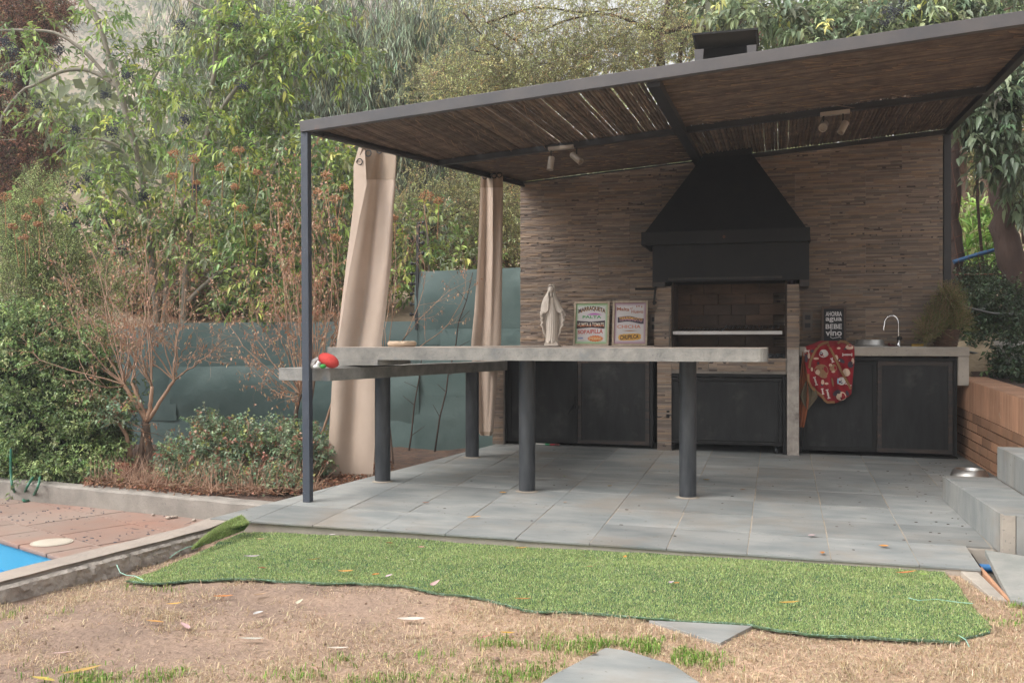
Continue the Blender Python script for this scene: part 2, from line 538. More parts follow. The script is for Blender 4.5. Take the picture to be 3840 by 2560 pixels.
def foliage(parent, blobs, ntw, k, tl, L, W, cols, up=0.4, droop=0.3, big=False, m=None, shell=0.0, jit=0.18, w=None, twm=None,
            twr=0.003, spread=1.0, hang=False, name='crown', leafdroop=0.3, minz=None, clump=0, crad=0.3, cjit=0.22):
    """twigs with k leaves each, filled into blobs; makes a leaf part and a twig part"""
    C0, out = blobpts(blobs, ntw, shell)
    cb = np.ones((ntw, 1))
    if clump:
        Cc, oc = blobpts(blobs, clump, shell)
        ci = rng.integers(0, clump, ntw)
        sz_ = crad * rng.uniform(0.5, 1.35, (clump, 1))
        C0 = Cc[ci] + rng.normal(0, 0.42, (ntw, 3)) * sz_[ci] * np.array([1, 1, 1.5 if hang else 0.6])
        out = nrm(C0 - Cc[ci] + oc[ci] * 0.1)
        cb = np.clip(1 + rng.normal(0, cjit, (clump, 1)), 0.45, 1.6)[ci]  # light and dark shading of the clumps put into leaf colour, at random
    if minz is not None:
        keep = C0[:, 2] > minz
        C0, out, cb = C0[keep], out[keep], cb[keep]
        ntw = len(C0)
    D0 = nrm(out * 0.6 + rng.normal(0, 0.55, (ntw, 3)) + np.array([0, 0, up]))
    if hang:
        D0 = nrm(rng.normal(0, 0.34, (ntw, 3)) + np.array([0, 0, -1.0]))
    tls = tl * rng.uniform(0.6, 1.3, (ntw, 1))
    tw0, tw1 = C0, C0 + D0 * tls + np.array([0, 0, -1.0]) * droop * tls * 0.6
    parts = []
    ccl = palette(ntw, cols, jit, w) * cb
    for j in range(k):
        t = (j + 0.6) / k
        pos = C0 + D0 * tls * t + np.array([0, 0, -1.0]) * droop * tls * t * t * 0.6
        sd = nrm(np.cross(D0, rng.normal(size=(ntw, 3))))
        dr = nrm(D0 * (0.45 + 0.5 * t) + sd * spread * (1 if j % 2 else -1) + rng.normal(0, 0.25, (ntw, 3)) + np.array([0, 0, -droop]))
        if hang:
            dr = nrm(sd * 0.35 + rng.normal(0, 0.15, (ntw, 3)) + np.array([0, 0, -1.0]))
        nn = nrm(rng.normal(0, 0.45, (ntw, 3)) + np.array([0, 0, 1.0])) if not hang else nrm(rng.normal(size=(ntw, 3)))
        sz = rng.uniform(0.65, 1.2, ntw)
        c = ccl * (1 + rng.normal(0, 0.10, (ntw, 1)))
        parts.append(leafarr(pos, dr, nn, L * sz, W * sz, np.clip(c, 0.003, 0.9), big=big, droop=leafdroop))
    V, Fc, C = merge(parts)
    o = npmesh(name, V, Fc, m or m_leaf, parent, C)
    o['kind'] = 'stuff'
    if twm is not None:
        sticks('twigs', tw0, tw1, twr, twr * 0.5, twm, parent)['kind'] = 'stuff'
    return o


def ground_pts(poly, n):
    """random points inside a polygon of (x, y)"""
    poly = np.array(poly)
    lo, hi = poly.min(0), poly.max(0)
    out = []
    tot = 0
    while tot < n:
        q = lo + (hi - lo) * rng.random((n * 2, 2))
        ins = inpoly(q, poly)
        q = q[ins]
        out.append(q)
        tot += len(q)
    return np.concatenate(out)[:n]


def inpoly(q, poly):
    x, y = q[:, 0], q[:, 1]
    ins = np.zeros(len(q), bool)
    j = len(poly) - 1
    for i in range(len(poly)):
        xi, yi = poly[i]
        xj, yj = poly[j]
        c = ((yi > y) != (yj > y)) & (x < (xj - xi) * (y - yi) / (yj - yi + 1e-12) + xi)
        ins ^= c
        j = i
    return ins


def vnoise(x, y, sc, seed=0):
    """cheap smooth value noise for arrays"""
    x, y = np.asarray(x) * sc + seed * 17.3, np.asarray(y) * sc - seed * 9.7
    xi, yi = np.floor(x).astype(int), np.floor(y).astype(int)
    xf, yf = x - xi, y - yi
    xf, yf = xf * xf * (3 - 2 * xf), yf * yf * (3 - 2 * yf)

    def h(a, b):
        v = np.sin(a * 127.1 + b * 311.7 + seed * 74.7) * 43758.5453
        return v - np.floor(v)
    return (h(xi, yi) * (1 - xf) + h(xi + 1, yi) * xf) * (1 - yf) + (h(xi, yi + 1) * (1 - xf) + h(xi + 1, yi + 1) * xf) * yf


def clip(poly, a, b):
    """keep the part of a convex polygon left of the line a->b"""
    out = []
    n = len(poly)
    for i in range(n):
        p, q = poly[i], poly[(i + 1) % n]
        sp = (b[0] - a[0]) * (p[1] - a[1]) - (b[1] - a[1]) * (p[0] - a[0])
        sq = (b[0] - a[0]) * (q[1] - a[1]) - (b[1] - a[1]) * (q[0] - a[0])
        if sp >= 0:
            out.append(p)
        if (sp > 0 and sq < 0) or (sp < 0 and sq > 0):
            t = sp / (sp - sq)
            out.append((p[0] + t * (q[0] - p[0]), p[1] + t * (q[1] - p[1])))
    return out


def area(poly):
    return abs(sum(poly[i][0] * poly[(i + 1) % len(poly)][1] - poly[(i + 1) % len(poly)][0] * poly[i][1] for i in range(len(poly)))) / 2


def orient(o, p0, p1, r=1.0):
    """place a unit-length shape made along +Z between two points"""
    p0, p1 = Vector(p0), Vector(p1)
    d = p1 - p0
    q = d.to_track_quat('Z', 'Y')
    o.matrix_basis = Matrix.Translation(p0) @ q.to_matrix().to_4x4() @ Matrix.Diagonal((r, r, d.length, 1))
HAZE = 0.003

# ============================================================ THE SETTING
def yfence(x):
    return 9.30 + min(0.0, (x + 2.5)) * 0.155


def sstep(t):
    t = min(1.0, max(0.0, t))
    return t * t * (3 - 2 * t)


def ridge_el(az):                              # elevation of the hill's ridge, by bearing (degrees)
    xs = [-180, -90, -60, -44, -34, -26, -20, -15, -8, 0, 12, 40, 90, 180]
    ys = [0.03, 0.10, 0.42, 0.47, 0.46, 0.42, 0.335, 0.245, 0.215, 0.20, 0.18, 0.12, 0.04, 0.03]
    return float(np.interp(az, xs, ys))


def terrain_z(x, y):
    r = math.hypot(x, y)
    az = math.degrees(math.atan2(x, y))
    near = -1.7
    front = sstep((y - yfence(x) - 0.12) / 0.25)
    z = 0.95 + 0.27 * max(0.0, min(r, 26) - 9.7)
    e25 = (z - H) / max(r, 1)
    if r > 26:
        t = min(1.0, (r - 26) / 150.0)
        er = ridge_el(az)
        z = H + r * (e25 + (er - 0.155) * sstep(t) ** 0.8) if r <= 176 else H + 176 * er - (r - 176) * 0.1
        z += (noise.noise(Vector((x * 0.03, y * 0.03, 1))) * 3.0 + noise.noise(Vector((x * 0.11, y * 0.11, 3))) * 1.0) * min(1, (r - 26) / 40)
    z += noise.noise(Vector((x * 0.35, y * 0.35, 0))) * 0.22
    if y < yfence(x) + 2 and r < 60 and front < 1:
        return near + (z - near) * front
    if front <= 0:
        far = sstep((r - 30) / 20)
        return near * (1 - far) + z * far
    return z


azs = list(np.linspace(-180, -50, 40)) + list(np.linspace(-49, 18, 150)) + list(np.linspace(20, 180, 44))
rs = [0.0, 3, 6, 7.5] + list(np.arange(8.2, 12.5, 0.12)) + list(np.arange(12.6, 26, 0.5)) + list(np.geomspace(27, 420, 70))
vs_, fs_ = [], []
for r_ in rs:
    for a_ in azs:
        x_, y_ = r_ * math.sin(math.radians(a_)), r_ * math.cos(math.radians(a_))
        vs_.append((x_, y_, terrain_z(x_, y_)))
na = len(azs)
for i in range(len(rs) - 1):
    for j in range(na - 1):
        fs_.append((i * na + j, i * na + j + 1, (i + 1) * na + j + 1, (i + 1) * na + j))
m_hill = mat('dry_hillside', (0.36, 0.265, 0.195), (0.24, 0.20, 0.12), 0.16, 0.95, 0.6, 1.5, c3=(0.46, 0.35, 0.28), s3=0.08, t3=0.55, w3=0.15, bdist=0.3)
mb = MB()
mb.v, mb.f, mb.c = vs_, fs_, [(1, 1, 1)] * len(fs_)
tag(mb.build('hillside', m_hill, smooth='all'), 'dry tan hillside rising behind the garden fence', kind='structure')

# ---- lawn: worn soil with dead grass
TRENCH = [tuple(P(u, v, Z=0.02)[:2]) for u, v in ((2212, 1246), (2256, 1309), (2323, 1387), (2420, 1420), (2420, 1262))]


STN = [(P(1600, 1435, Z=0.02).x, P(1600, 1435, Z=0.02).y, 0.42), (P(1440, 1560, Z=0.02).x, P(1440, 1560, Z=0.02).y, 0.48)]


def lawn_z(x, y, stones=True):
    z = 0.0 + 0.006 * (x + 3)
    z += noise.noise(Vector((x * 1.1, y * 1.1, 5))) * 0.022 + noise.noise(Vector((x * 4, y * 4, 9))) * 0.009
    z += noise.noise(Vector((x * 14, y * 14, 2))) * 0.0045
    for sx, sy_, sr in (STN if stones else ()):
        if (x - sx) ** 2 + (y - sy_) ** 2 < sr * sr:
            z = min(z, 0.012)
    if y < 4.8:
        z -= 0.03 * math.exp(-((x + 3.32) / 0.22) ** 2)
    if y > 4.75:
        z *= 1 - 0.6 * sstep((y - 4.75) / 0.3)
    return z


gx = list(np.arange(-3.46, 1.9, 0.028)) + [2.2, 3, 4.5, 7, 12, 25]
gy = [-30, -12, -5, -2, 0, 1.2, 1.8, 2.2] + list(np.arange(2.4, 5.45, 0.028)) + [5.55]
mb = MB()
vs_ = [(x, y, lawn_z(x, y)) for y in gy for x in gx]
w_ = len(gx)
fs_ = []
for j in range(len(gy) - 1):
    for i in range(w_ - 1):
        cx_, cy_ = (gx[i] + gx[i + 1]) / 2, (gy[j] + gy[j + 1]) / 2
        if cx_ > 0.9 and 3.9 < cy_ and inpoly(np.array([[cx_, cy_]]), TRENCH)[0]:
            continue
        fs_.append((j * w_ + i, j * w_ + i + 1, (j + 1) * w_ + i + 1, (j + 1) * w_ + i))
lc0 = []
for f in fs_:
    x_, y_ = vs_[f[0]][0], vs_[f[0]][1]
    k = 1 / (1 + math.exp(-(x_ + 1.35 + 0.5 * noise.noise(Vector((x_ * 1.3, y_ * 1.6, 2)))) * 4)) + 0.5 * max(0, noise.noise(Vector((x_ * 3, y_ * 4, 11))))
    k = min(1.0, k)
    lc0.append((1 + 0.75 * k, 1 + 0.75 * k, 1 + 0.62 * k))
mb.v, mb.f, mb.c = vs_, fs_, lc0
tag(mb.build('lawn', m_soil, smooth='all', colors=True), 'worn lawn of trodden soil and matted dry grass', kind='structure')

# ---- patio slab with slate tiles
PL_A, PL_B = (-3.375, 5.165), (-2.55, 8.75)     # left edge
pc = [(-3.375, 5.155), (0.955, 5.135), (0.968, 5.60), (1.7, 5.60), (1.7, 9.4), (-2.5, 9.4), (-2.55, 8.75)]
patio = MB()
patio.prism([(x * 1.0, y) for x, y in pc], -0.35, lambda x, y: fz(x, y) - 0.012)
patio = patio.build('patio', m_concw)
tag(patio, kind='structure')
grout = MB().prism([(-3.36, 5.172), (0.948, 5.15), (0.96, 5.615), (1.69, 5.615), (1.69, 9.39), (-2.49, 9.39), (-2.545, 8.75)],
                   lambda x, y: fz(x, y) - 0.016, lambda x, y: fz(x, y) - 0.0028)
grout.build('grout', m_grout, patio)
T0, TW = -2.266, 0.42
rows = [5.128] + [5.135 + 0.42 * r for r in (1.13, 2.22, 3.30, 4.40, 5.52, 6.62, 7.72, 8.82, 9.92)]
for r in range(len(rows) - 1):
    for k in range(-4, 10):
        x0, x1, y0, y1 = T0 + TW * k, T0 + TW * (k + 1), rows[r], rows[r + 1]
        if r > 0:
            x0 += (r % 2) * 0.004
        g = 0.0022
        poly = [(x0 + g, y0 + g), (x1 - g, y0 + g), (x1 - g, y1 - g), (x0 + g, y1 - g)]
        poly = clip(poly, PL_B, PL_A)
        if len(poly) < 3:
            continue
        if r <= 0:
            poly = clip(poly, (0.955, 5.1), (0.967, 5.6))
        poly = clip(poly, (1.66, 5.0), (1.66, 10)) if poly else poly
        if len(poly) < 3 or area(poly) < 0.002:
            continue
        cx_ = sum(p[0] for p in poly) / len(poly)
        cy_ = sum(p[1] for p in poly) / len(poly)
        dz, tx, ty = random.uniform(-0.0012, 0.0012), random.uniform(-0.004, 0.004), random.uniform(-0.004, 0.004)
        mb = MB()
        ft = lambda x, y: fz(x, y) + dz + tx * (x - cx_) + ty * (y - cy_)
        mb.prism(poly, lambda x, y: ft(x, y) - 0.011, ft)
        o = mb.build('floor_tile', m_slate, patio, bevel=0.0012)

# ---- pool terrace, low
eA, eD = Vector((-4.66, 4.935)), Vector((0.917, -0.397)).normalized()
nD = Vector((eD.y, -eD.x))
if nD.y > 0:
    nD = -nD
CURB_A, CURB_B = Vector((-9.5, 6.86)), Vector((-3.2, 5.80))


def EW(u, w):                                   # along the pool edge, away from the pool
    p = eA + eD * u - nD * w
    return (p.x, p.y)


TZ = -0.10
terr = MB()
far = [EW(-5.2, 0), EW(1.32, 0), (-3.43, 6.2), (-9.9, 7.3)]
terr.prism(far[::1] if True else far, TZ - 0.14, TZ - 0.006)
left = [EW(-5.2, 0), (-9.9, 7.3), (-16, 7.3), (-16, -6), EW(-5.2, -6)]
terr.prism(left, TZ - 0.14, TZ - 0.006)
terr = terr.build('terrace', m_terrg)
tag(terr, kind='structure')
tw = 0.50
for iw in range(-1, 7):
    for iu in range(-9, 5):
        if iw == -1:
            x0, x1, y0, y1 = iu * 0.37 + 0.10, (iu + 1) * 0.37 + 0.10, -0.035, 0.28
        else:
            x0, x1, y0, y1 = iu * tw, (iu + 1) * tw, 0.28 + iw * tw, 0.28 + (iw + 1) * tw
        g = 0.006
        poly = [EW(x0 + g, y0 + g), EW(x1 - g, y0 + g), EW(x1 - g, y1 - g), EW(x0 + g, y1 - g)]
        poly = clip(poly, (-3.44, 0), (-3.44, 9))
        if len(poly) > 2:
            poly = clip(poly, tuple(CURB_B), tuple(CURB_A)) if False else clip(poly, tuple(CURB_B + Vector((0, 0.0))), tuple(CURB_A))[:] or poly
        if len(poly) < 3 or area(poly) < 0.002:
            continue
        mb = MB().prism(poly, TZ - 0.03, TZ + random.uniform(-0.001, 0.001))
        o = mb.build('terrace_tile' if iw >= 0 else 'coping_tile', m_terr, terr, bevel=0.010 if iw == -1 else 0.002)
# pool basin and water
pool = MB()
q = [Vector(EW(-5.0, -0.012)), Vector(EW(1.22, -0.012)), Vector((-3.58, -0.8)), Vector(EW(-5.0, -6))]
for a_, b_ in ((q[0], q[1]), (q[1], q[2]), (q[2], q[3]), (q[3], q[0])):
    pool.add([(a_.x, a_.y, TZ - 0.02), (b_.x, b_.y, TZ - 0.02), (b_.x, b_.y, -1.5), (a_.x, a_.y, -1.5)], [(0, 1, 2, 3)])
pool.add([(p.x, p.y, -1.45) for p in q], [(0, 1, 2, 3)])
pool = tag(pool.build('swimming_pool', m_pool), 'blue painted swimming pool below the red terrace', kind='structure')
m_water = bpy.data.materials.new('pool_water')
m_water.use_nodes = True
wb_ = m_water.node_tree.nodes['Principled BSDF']
wb_.inputs['Base Color'].default_value = (0.012, 0.20, 0.42, 1)
wb_.inputs['Roughness'].default_value = 0.06
wb_.inputs['IOR'].default_value = 1.33
wt = MB()
wt.add([(p.x, p.y, TZ - 0.20) for p in q], [(0, 1, 2, 3)])
tag(wt.build('water', m_water), kind='structure')
sk_ = MB()
s0 = Vector(EW(0.62, -0.016))
sk_.bar((s0.x, s0.y, TZ - 0.105), (s0.x + eD.x * 0.13, s0.y + eD.y * 0.13, TZ - 0.105), 0.02, 0.09)
sk_.build('skimmer_mouth', m_conc, pool)
lid = MB()
lc = P(119, 1245, Z=TZ + 0.002)
lid.lathe([(0.112, 0.0), (0.112, 0.003), (0.108, 0.004), (0.05, 0.0045), (0.0, 0.0045)], 32, Matrix.Translation(lc))
lid.lathe([(0.124, -0.001), (0.124, 0.002), (0.114, 0.0025)], 32, Matrix.Translation(lc), cap=False)
tag(lid.build('skimmer_lid', mat('aged_plastic_lid', (0.45, 0.40, 0.33), (0.38, 0.33, 0.27), 8, 0.7), smooth=True), 'round cream skimmer lid set in the red pool terrace', 'lid')

# ---- kerb between terrace and planting bed
ku = (CURB_B - CURB_A).normalized()
kn = Vector((-ku.y, ku.x))
mb = MB()
N_ = 60


def kerbpt(t, s, z):
    p = CURB_A.lerp(CURB_B, t) + kn * s
    return (p.x, p.y, z)


L_ = []
for i in range(N_ + 1):
    t = i / N_
    j = noise.noise(Vector((t * 30, 0, 3))) * 0.006
    for s, z in ((-0.0, TZ - 0.1), (0.0 + j, 0.03 + j), (0.012 + j, 0.043), (0.13, 0.045 + j), (0.14, -0.2)):
        L_.append(kerbpt(t, s, z))
fs_ = [(i * 5 + k, (i + 1) * 5 + k, (i + 1) * 5 + k + 1, i * 5 + k + 1) for i in range(N_) for k in range(4)]
mb.add(L_, fs_)
tag(mb.build('kerb', m_conc), kind='structure')
# ---- planting bed left
mb = MB()


def bedf(a, b):
    x = -13 + a * 10.9
    y0 = CURB_A.y + (x - CURB_A.x) * (CURB_B.y - CURB_A.y) / (CURB_B.x - CURB_A.x) + 0.08
    y1 = 9.6 + min(0.0, (x + 2.5)) * 0.155
    y = y0 + b * (y1 - y0)
    z = 0.025 + 0.05 * b + noise.noise(Vector((x * 2, y * 2, 0))) * 0.03 + noise.noise(Vector((x * 9, y * 9, 0))) * 0.012
    return (x, y, z)


mb.grid(bedf, 150, 60)
tag(mb.build('planting_bed', m_bed), kind='structure')

# ---- low concrete wall between lawn and terrace
mb = MB()
wl = []
NW = 110
prof_n = 12
for i in range(NW + 1):
    t = i / NW
    y = 0.2 + t * (5.20 - 0.2)
    xf = -3.226 + (y - 4.9) * 0.148 if y < 4.9 else -3.226 - (y - 4.9) * 0.10
    xb = xf - 0.185
    zt = 0.070 + noise.noise(Vector((y * 3, 0, 1))) * 0.004
    jj = noise.noise(Vector((y * 6, 2, 1))) * 0.010
    wl.append((xb, y, -0.25))
    wl.append((xb + 0.004, y, zt - 0.006))
    wl.append((xb + 0.012, y, zt))
    wl.append(((xb + xf) / 2, y, zt + 0.002))
    wl.append((xf - 0.012 + jj, y, zt))
    for k in range(7):
        z = zt - 0.012 - k * 0.022
        d = -0.02 + 0 * noise.noise(Vector((y * 11, z * 26, 7))) * 0.016 + noise.noise(Vector((y * 31, z * 50, 3))) * 0.008 + k * 0.003
        wl.append((xf + jj + d, y, z))
fs_ = [(i * 12 + k, i * 12 + k + 1, (i + 1) * 12 + k + 1, (i + 1) * 12 + k) for i in range(NW) for k in range(11)]
mb.add(wl, fs_)
mb.add([wl[k] for k in range(12)], [tuple(range(12))])
mb.add([wl[NW * 12 + k] for k in range(12)], [tuple(range(11, -1, -1))])
m_lw = mat('low_wall_concrete', (0.32, 0.27, 0.23), (0.25, 0.213, 0.185), 4, 0.92, 0.7, 60, c3=(0.24, 0.205, 0.18), s3=7, t3=0.58, bdist=0.006)
tag(mb.build('low_wall', m_lw, smooth=False), 'low rough concrete wall running between the dry lawn and the red pool terrace', 'wall')
face = MB()
NF = 420
fl = []
for i in range(NF + 1):
    y = 0.2 + i / NF * 5.0
    xf = (-3.226 + (y - 4.9) * 0.148 if y < 4.9 else -3.226 - (y - 4.9) * 0.10)
    for k in range(9):
        z = 0.052 - k * 0.014
        d = 0.010 + noise.noise(Vector((y * 14, z * 22, 7))) * 0.016 + noise.noise(Vector((y * 40, z * 60, 3))) * 0.009 + (0.006 if k else -0.012)
        fl.append((xf + d, y, z))
face.add(fl, [(i * 9 + k, i * 9 + k + 1, (i + 1) * 9 + k + 1, (i + 1) * 9 + k) for i in range(NF) for k in range(8)])
face.build('render_face', m_concr, bpy.data.objects['low_wall'])

# ---- drain trench at the patio corner
mb = MB()
zb = -0.32
for i in range(len(TRENCH)):
    a_, b_ = TRENCH[i], TRENCH[(i + 1) % len(TRENCH)]
    mb.add([(a_[0], a_[1], 0.03), (b_[0], b_[1], 0.03), (b_[0], b_[1], zb), (a_[0], a_[1], zb)], [(0, 1, 2, 3)])
mb.add([(p[0], p[1], zb) for p in TRENCH], [tuple(range(len(TRENCH)))])
trench = tag(mb.build('drain_trench', m_bedr), kind='structure')
m_bpipe = mat('blue_pipe', (0.03, 0.14, 0.36), (0.05, 0.19, 0.42), 20, 0.4)
m_npipe = mat('navy_pipe', (0.02, 0.065, 0.15), (0.03, 0.085, 0.18), 20, 0.6)
mb = MB()
p_ = P(2248, 1298, Z=-0.03)
mb.tube([(p_.x - 0.35, p_.y + 0.02, -0.045), (p_.x + 0.6, p_.y + 0.04, -0.05)], 0.022, 12)
tag(mb.build('drain_pipe', m_bpipe, smooth=True), 'blue plastic pipe crossing the open drain trench', 'pipe')
mb = MB()
p_ = P(2285, 1345, Z=-0.10)
mb.tube([(p_.x - 0.3, p_.y + 0.03, -0.13), (p_.x + 0.6, p_.y - 0.02, -0.13)], 0.028, 12)
tag(mb.build('drain_pipe', m_pipe, smooth=True), 'dark pipe lower down in the drain trench under the broken slab', 'pipe')
# brick lip and concrete strip left of the trench
cs = [P(2206, 1317, Z=0.02), P(2246, 1319, Z=0.02), P(2314, 1386, Z=0.02), P(2282, 1382, Z=0.02)]
tag(MB().prism([(p.x, p.y) for p in cs[::-1]][::-1], -0.1, 0.034).build('concrete_strip', m_concw, bevel=0.004), kind='structure')
cs = [P(2248, 1310, Z=0.02), P(2256, 1309, Z=0.02), P(2324, 1387, Z=0.02), P(2316, 1387, Z=0.02)]
tag(MB().prism([(p.x, p.y) for p in cs], -0.2, 0.037).build('brick_edging', m_brickw, bevel=0.003), 'narrow reddish brick edging beside the drain trench', 'edging')
# broken slab lying over it
sa, sb, sc_, sd_ = P(2262, 1262, Z=0.075), P(2440, 1290, Z=0.085), P(2440, 1395, Z=0.05), P(2322, 1378, Z=0.045)
mb = MB()
top = [sa, sb, sc_, P(2352, 1381, Z=0.045), sd_, P(2304, 1345, Z=0.05), P(2281, 1300, Z=0.062)]
n_ = len(top)
mb.add([tuple(p) for p in top] + [(p.x, p.y, p.z - 0.028) for p in top],
       [tuple(range(n_ - 1, -1, -1)), tuple(range(n_, 2 * n_))] + [(i, (i + 1) % n_, n_ + (i + 1) % n_, n_ + i) for i in range(n_)])
m_slab = mat('broken_slab', (0.20, 0.21, 0.195), (0.29, 0.28, 0.26), 5, 0.75, 0.6, 30, c3=(0.42, 0.30, 0.18), s3=7, t3=0.64)
tag(mb.build('broken_slab', m_slab), 'broken slate slab lying tilted across the drain trench below the steps', 'slab')

# ---- stepping stones in the lawn
def stone(pts, label):
    ps = [P(u, v, Z=0.022) for u, v in pts]
    mb = MB().prism([(p.x, p.y) for p in ps], -0.03, lambda x, y: 0.024)
    o = mb.build('stepping_stone', m_slate, bevel=0.003)
    tag(o, label, 'stepping stone')


stone([(1490, 1424), (1655, 1476), (1728, 1437), (1610, 1430)], 'grey stepping stone half under the front edge of the artificial turf')
stone([(1215, 1590), (1640, 1590), (1548, 1527), (1440, 1494), (1391, 1487), (1264, 1553)], 'large grey stepping stone at the bottom edge, ringed by green grass')

# ---- steps at the right
steps = empty('garden_steps')
tag(steps, 'slate clad garden steps beside the brick wall at the right of the patio', 'steps')
LX = lambda y: 1.06 + (6.92 - y) * 0.043
mb = MB()
lp = [(LX(5.46), 5.46), (4.0, 5.40), (4.0, 6.90), (LX(6.9), 6.90)]
lz = lambda x, y: 0.268 + 0.0 * x
mb.prism([(a + (0.012 if i in (0, 3) else 0), b + (0.012 if i < 2 else -0.012)) for i, (a, b) in enumerate(lp)], 0.0, lambda x, y: lz(x, y) - 0.012)
mb.prism([(1.395, 5.0), (4.0, 5.0), (4.0, 6.86), (1.395, 6.86)], 0.0, 0.452)
mb.build('step_core', m_concw, steps)
# tread tiles
yy = [5.45, 5.93, 6.41, 6.905]
for j in range(3):
    for i, (xa, xb) in enumerate(((None, 1.62), (1.62, 2.12), (2.12, 2.62))):
        y0, y1 = yy[j], yy[j + 1]
        g = 0.002
        xl0 = LX(y0) if xa is None else xa
        xl1 = LX(y1) if xa is None else xa
        x_r = 1.372 if i == 0 else None
        if i:
            continue
        MB().prism([(xl0 + g, y0 + g), (1.372, y0 + g), (1.372, y1 - g), (xl1 + g, y1 - g)], 0.256, 0.269 + 0.001 * j).build('tread_tile', m_slate, steps, bevel=0.0015)
        # riser tiles on the left cheek
        ya = y0 + (0.055 if j == 0 else 0)
        MB().add([(LX(ya) - 0.012, ya + g, fz(1, ya) + 0.002), (LX(y1) - 0.012, y1 - g, fz(1, y1) + 0.002), (LX(y1) - 0.012, y1 - g, 0.268), (LX(ya) - 0.012, ya + g, 0.268),
                  (LX(ya) + 0.010, ya + g, fz(1, ya) + 0.002), (LX(y1) + 0.010, y1 - g, fz(1, y1) + 0.002), (LX(y1) + 0.010, y1 - g, 0.268), (LX(ya) + 0.010, ya + g, 0.268)],
                 [(3, 2, 1, 0), (4, 5, 6, 7), (0, 1, 5, 4), (1, 2, 6, 5), (2, 3, 7, 6), (3, 0, 4, 7)]).build('riser_tile', m_slate, steps)
# front face of the lower step
for i in range(3):
    x0 = LX(5.46) + 0.055 + i * 0.5
    MB().box(x0 + 0.002, x0 + 0.498, 5.437, 5.459, 0.035, 0.268).build('riser_tile', m_slate, steps)
MB().box(LX(5.46) - 0.008, LX(5.46) + 0.053, 5.442, 5.50, 0.05, 0.266).build('bare_corner', m_concw, steps)
for j in range(4):
    y0, y1 = 5.0 + j * 0.47, 5.0 + (j + 1) * 0.47
    MB().box(1.377, 1.397, y0 + 0.002, y1 - 0.002, 0.272, 0.466).build('riser_tile', m_slate, steps)
    for i in range(2):
        MB().box(1.377 + i * 0.5 + 0.001, 1.377 + (i + 1) * 0.5 - 0.002, y0 + 0.002, y1 - 0.002, 0.4665, 0.4785 + 0.0005 * i).build('tread_tile', m_slate, steps, bevel=0.0015)

# ---- brick garden wall (right)
bw = empty('brick_wall', (1.5, 9.1, 0))
tag(bw, 'low orange brick garden wall with an upright fluted top course, right of the counter', 'wall')
bdir = Vector((0.075, -1.0, 0)).normalized()
bn = Vector((-bdir.y, bdir.x, 0))              # pointing to +x side
B0 = Vector((1.50, 9.12, 0))


def BW(s, n, z):
    p = B0 + bdir * s + bn * n
    return Vector((p.x, p.y, z))


def bwall_top(s):
    return 0.862 - 0.05 * s


core = MB()
core.add([BW(0, 0.012, 0.1), BW(5, 0.012, -0.1), BW(5, 0.012, bwall_top(5) - 0.012), BW(0, 0.012, bwall_top(0) - 0.012),
          BW(0, 0.22, 0.1), BW(5, 0.22, -0.1), BW(5, 0.22, bwall_top(5) - 0.012), BW(0, 0.22, bwall_top(0) - 0.012)],
         [(0, 1, 2, 3), (7, 6, 5, 4), (0, 4, 5, 1), (1, 5, 6, 2), (2, 6, 7, 3), (3, 7, 4, 0)])
o = core.build('mortar', m_brickm)
o.parent = bw
o.matrix_parent_inverse = Matrix.Translation((-1.5, -9.1, 0))


def bchild(mb, name, m, **k):
    o = mb.build(name, m, **k)
    o.parent = bw
    o.matrix_parent_inverse = Matrix.Translation((-1.5, -9.1, 0))
    return o


for c_ in range(7):
    s = -0.26 + (c_ % 2) * 0.13
    while s < 3.4:
        a_, b_ = max(0.0, s) + 0.006, s + 0.254
        if b_ > 0.03:
            zt = lambda q: bwall_top(q) - 0.262 - 0.0765 * c_
            j = random.uniform(-0.004, 0.004)
            V = []
            for q in (a_, b_):
                V += [BW(q, j - 0.004, zt(q) - 0.067), BW(q, 0.02, zt(q) - 0.067), BW(q, 0.02, zt(q)), BW(q, j - 0.004, zt(q))]
            mb = MB().add(V, [(0, 1, 2, 3), (7, 6, 5, 4), (0, 4, 5, 1), (1, 5, 6, 2), (2, 6, 7, 3), (3, 7, 4, 0)])
            bchild(mb, 'brick', m_brickw, bevel=0.003)
        s += 0.26
s = 0.0
while s < 3.6:                                 # upright fluted bricks
    mb = MB()
    wdt = 0.142
    nfl = 7
    V = []
    for k in range(nfl * 2 + 1):
        q = s + 0.004 + (wdt - 0.008) * k / (nfl * 2)
        n_ = -0.010 if k % 2 else 0.004
        V.append((q, n_))
    pts = [BW(q, n_, bwall_top(q) - 0.256) for q, n_ in V] + [BW(q, n_, bwall_top(q) - 0.003) for q, n_ in V]
    K = len(V)
    mb.add(pts, [(i, i + 1, K + i + 1, K + i) for i in range(K - 1)])
    a_, b_ = s + 0.003, s + wdt - 0.003
    mb.add([BW(a_, 0.003, bwall_top(a_) - 0.003), BW(b_, 0.003, bwall_top(b_) - 0.003), BW(b_, 0.245, bwall_top(b_) - 0.003), BW(a_, 0.245, bwall_top(a_) - 0.003)], [(0, 1, 2, 3)])
    bchild(mb, 'upright_brick', m_brickf)
    s += wdt
# raised garden bed behind it
mb = MB()
mb.grid(lambda a, b: (1.62 + a * 9 + (1 - b) * 0.2, 4.6 + b * 9.4, 0.845 - 0.045 * max(0, 4.4 - b * 9.4) + 0.22 * a * a * b + 0.26 * max(0, b * 9.4 - 4.9)
                      + noise.noise(Vector((a * 30, b * 20, 0))) * 0.03 * min(1, a * 12) + 0.25 * sstep(a * 2.5) * b), 110, 70)
tag(mb.build('garden_bed', m_bedr), kind='structure')

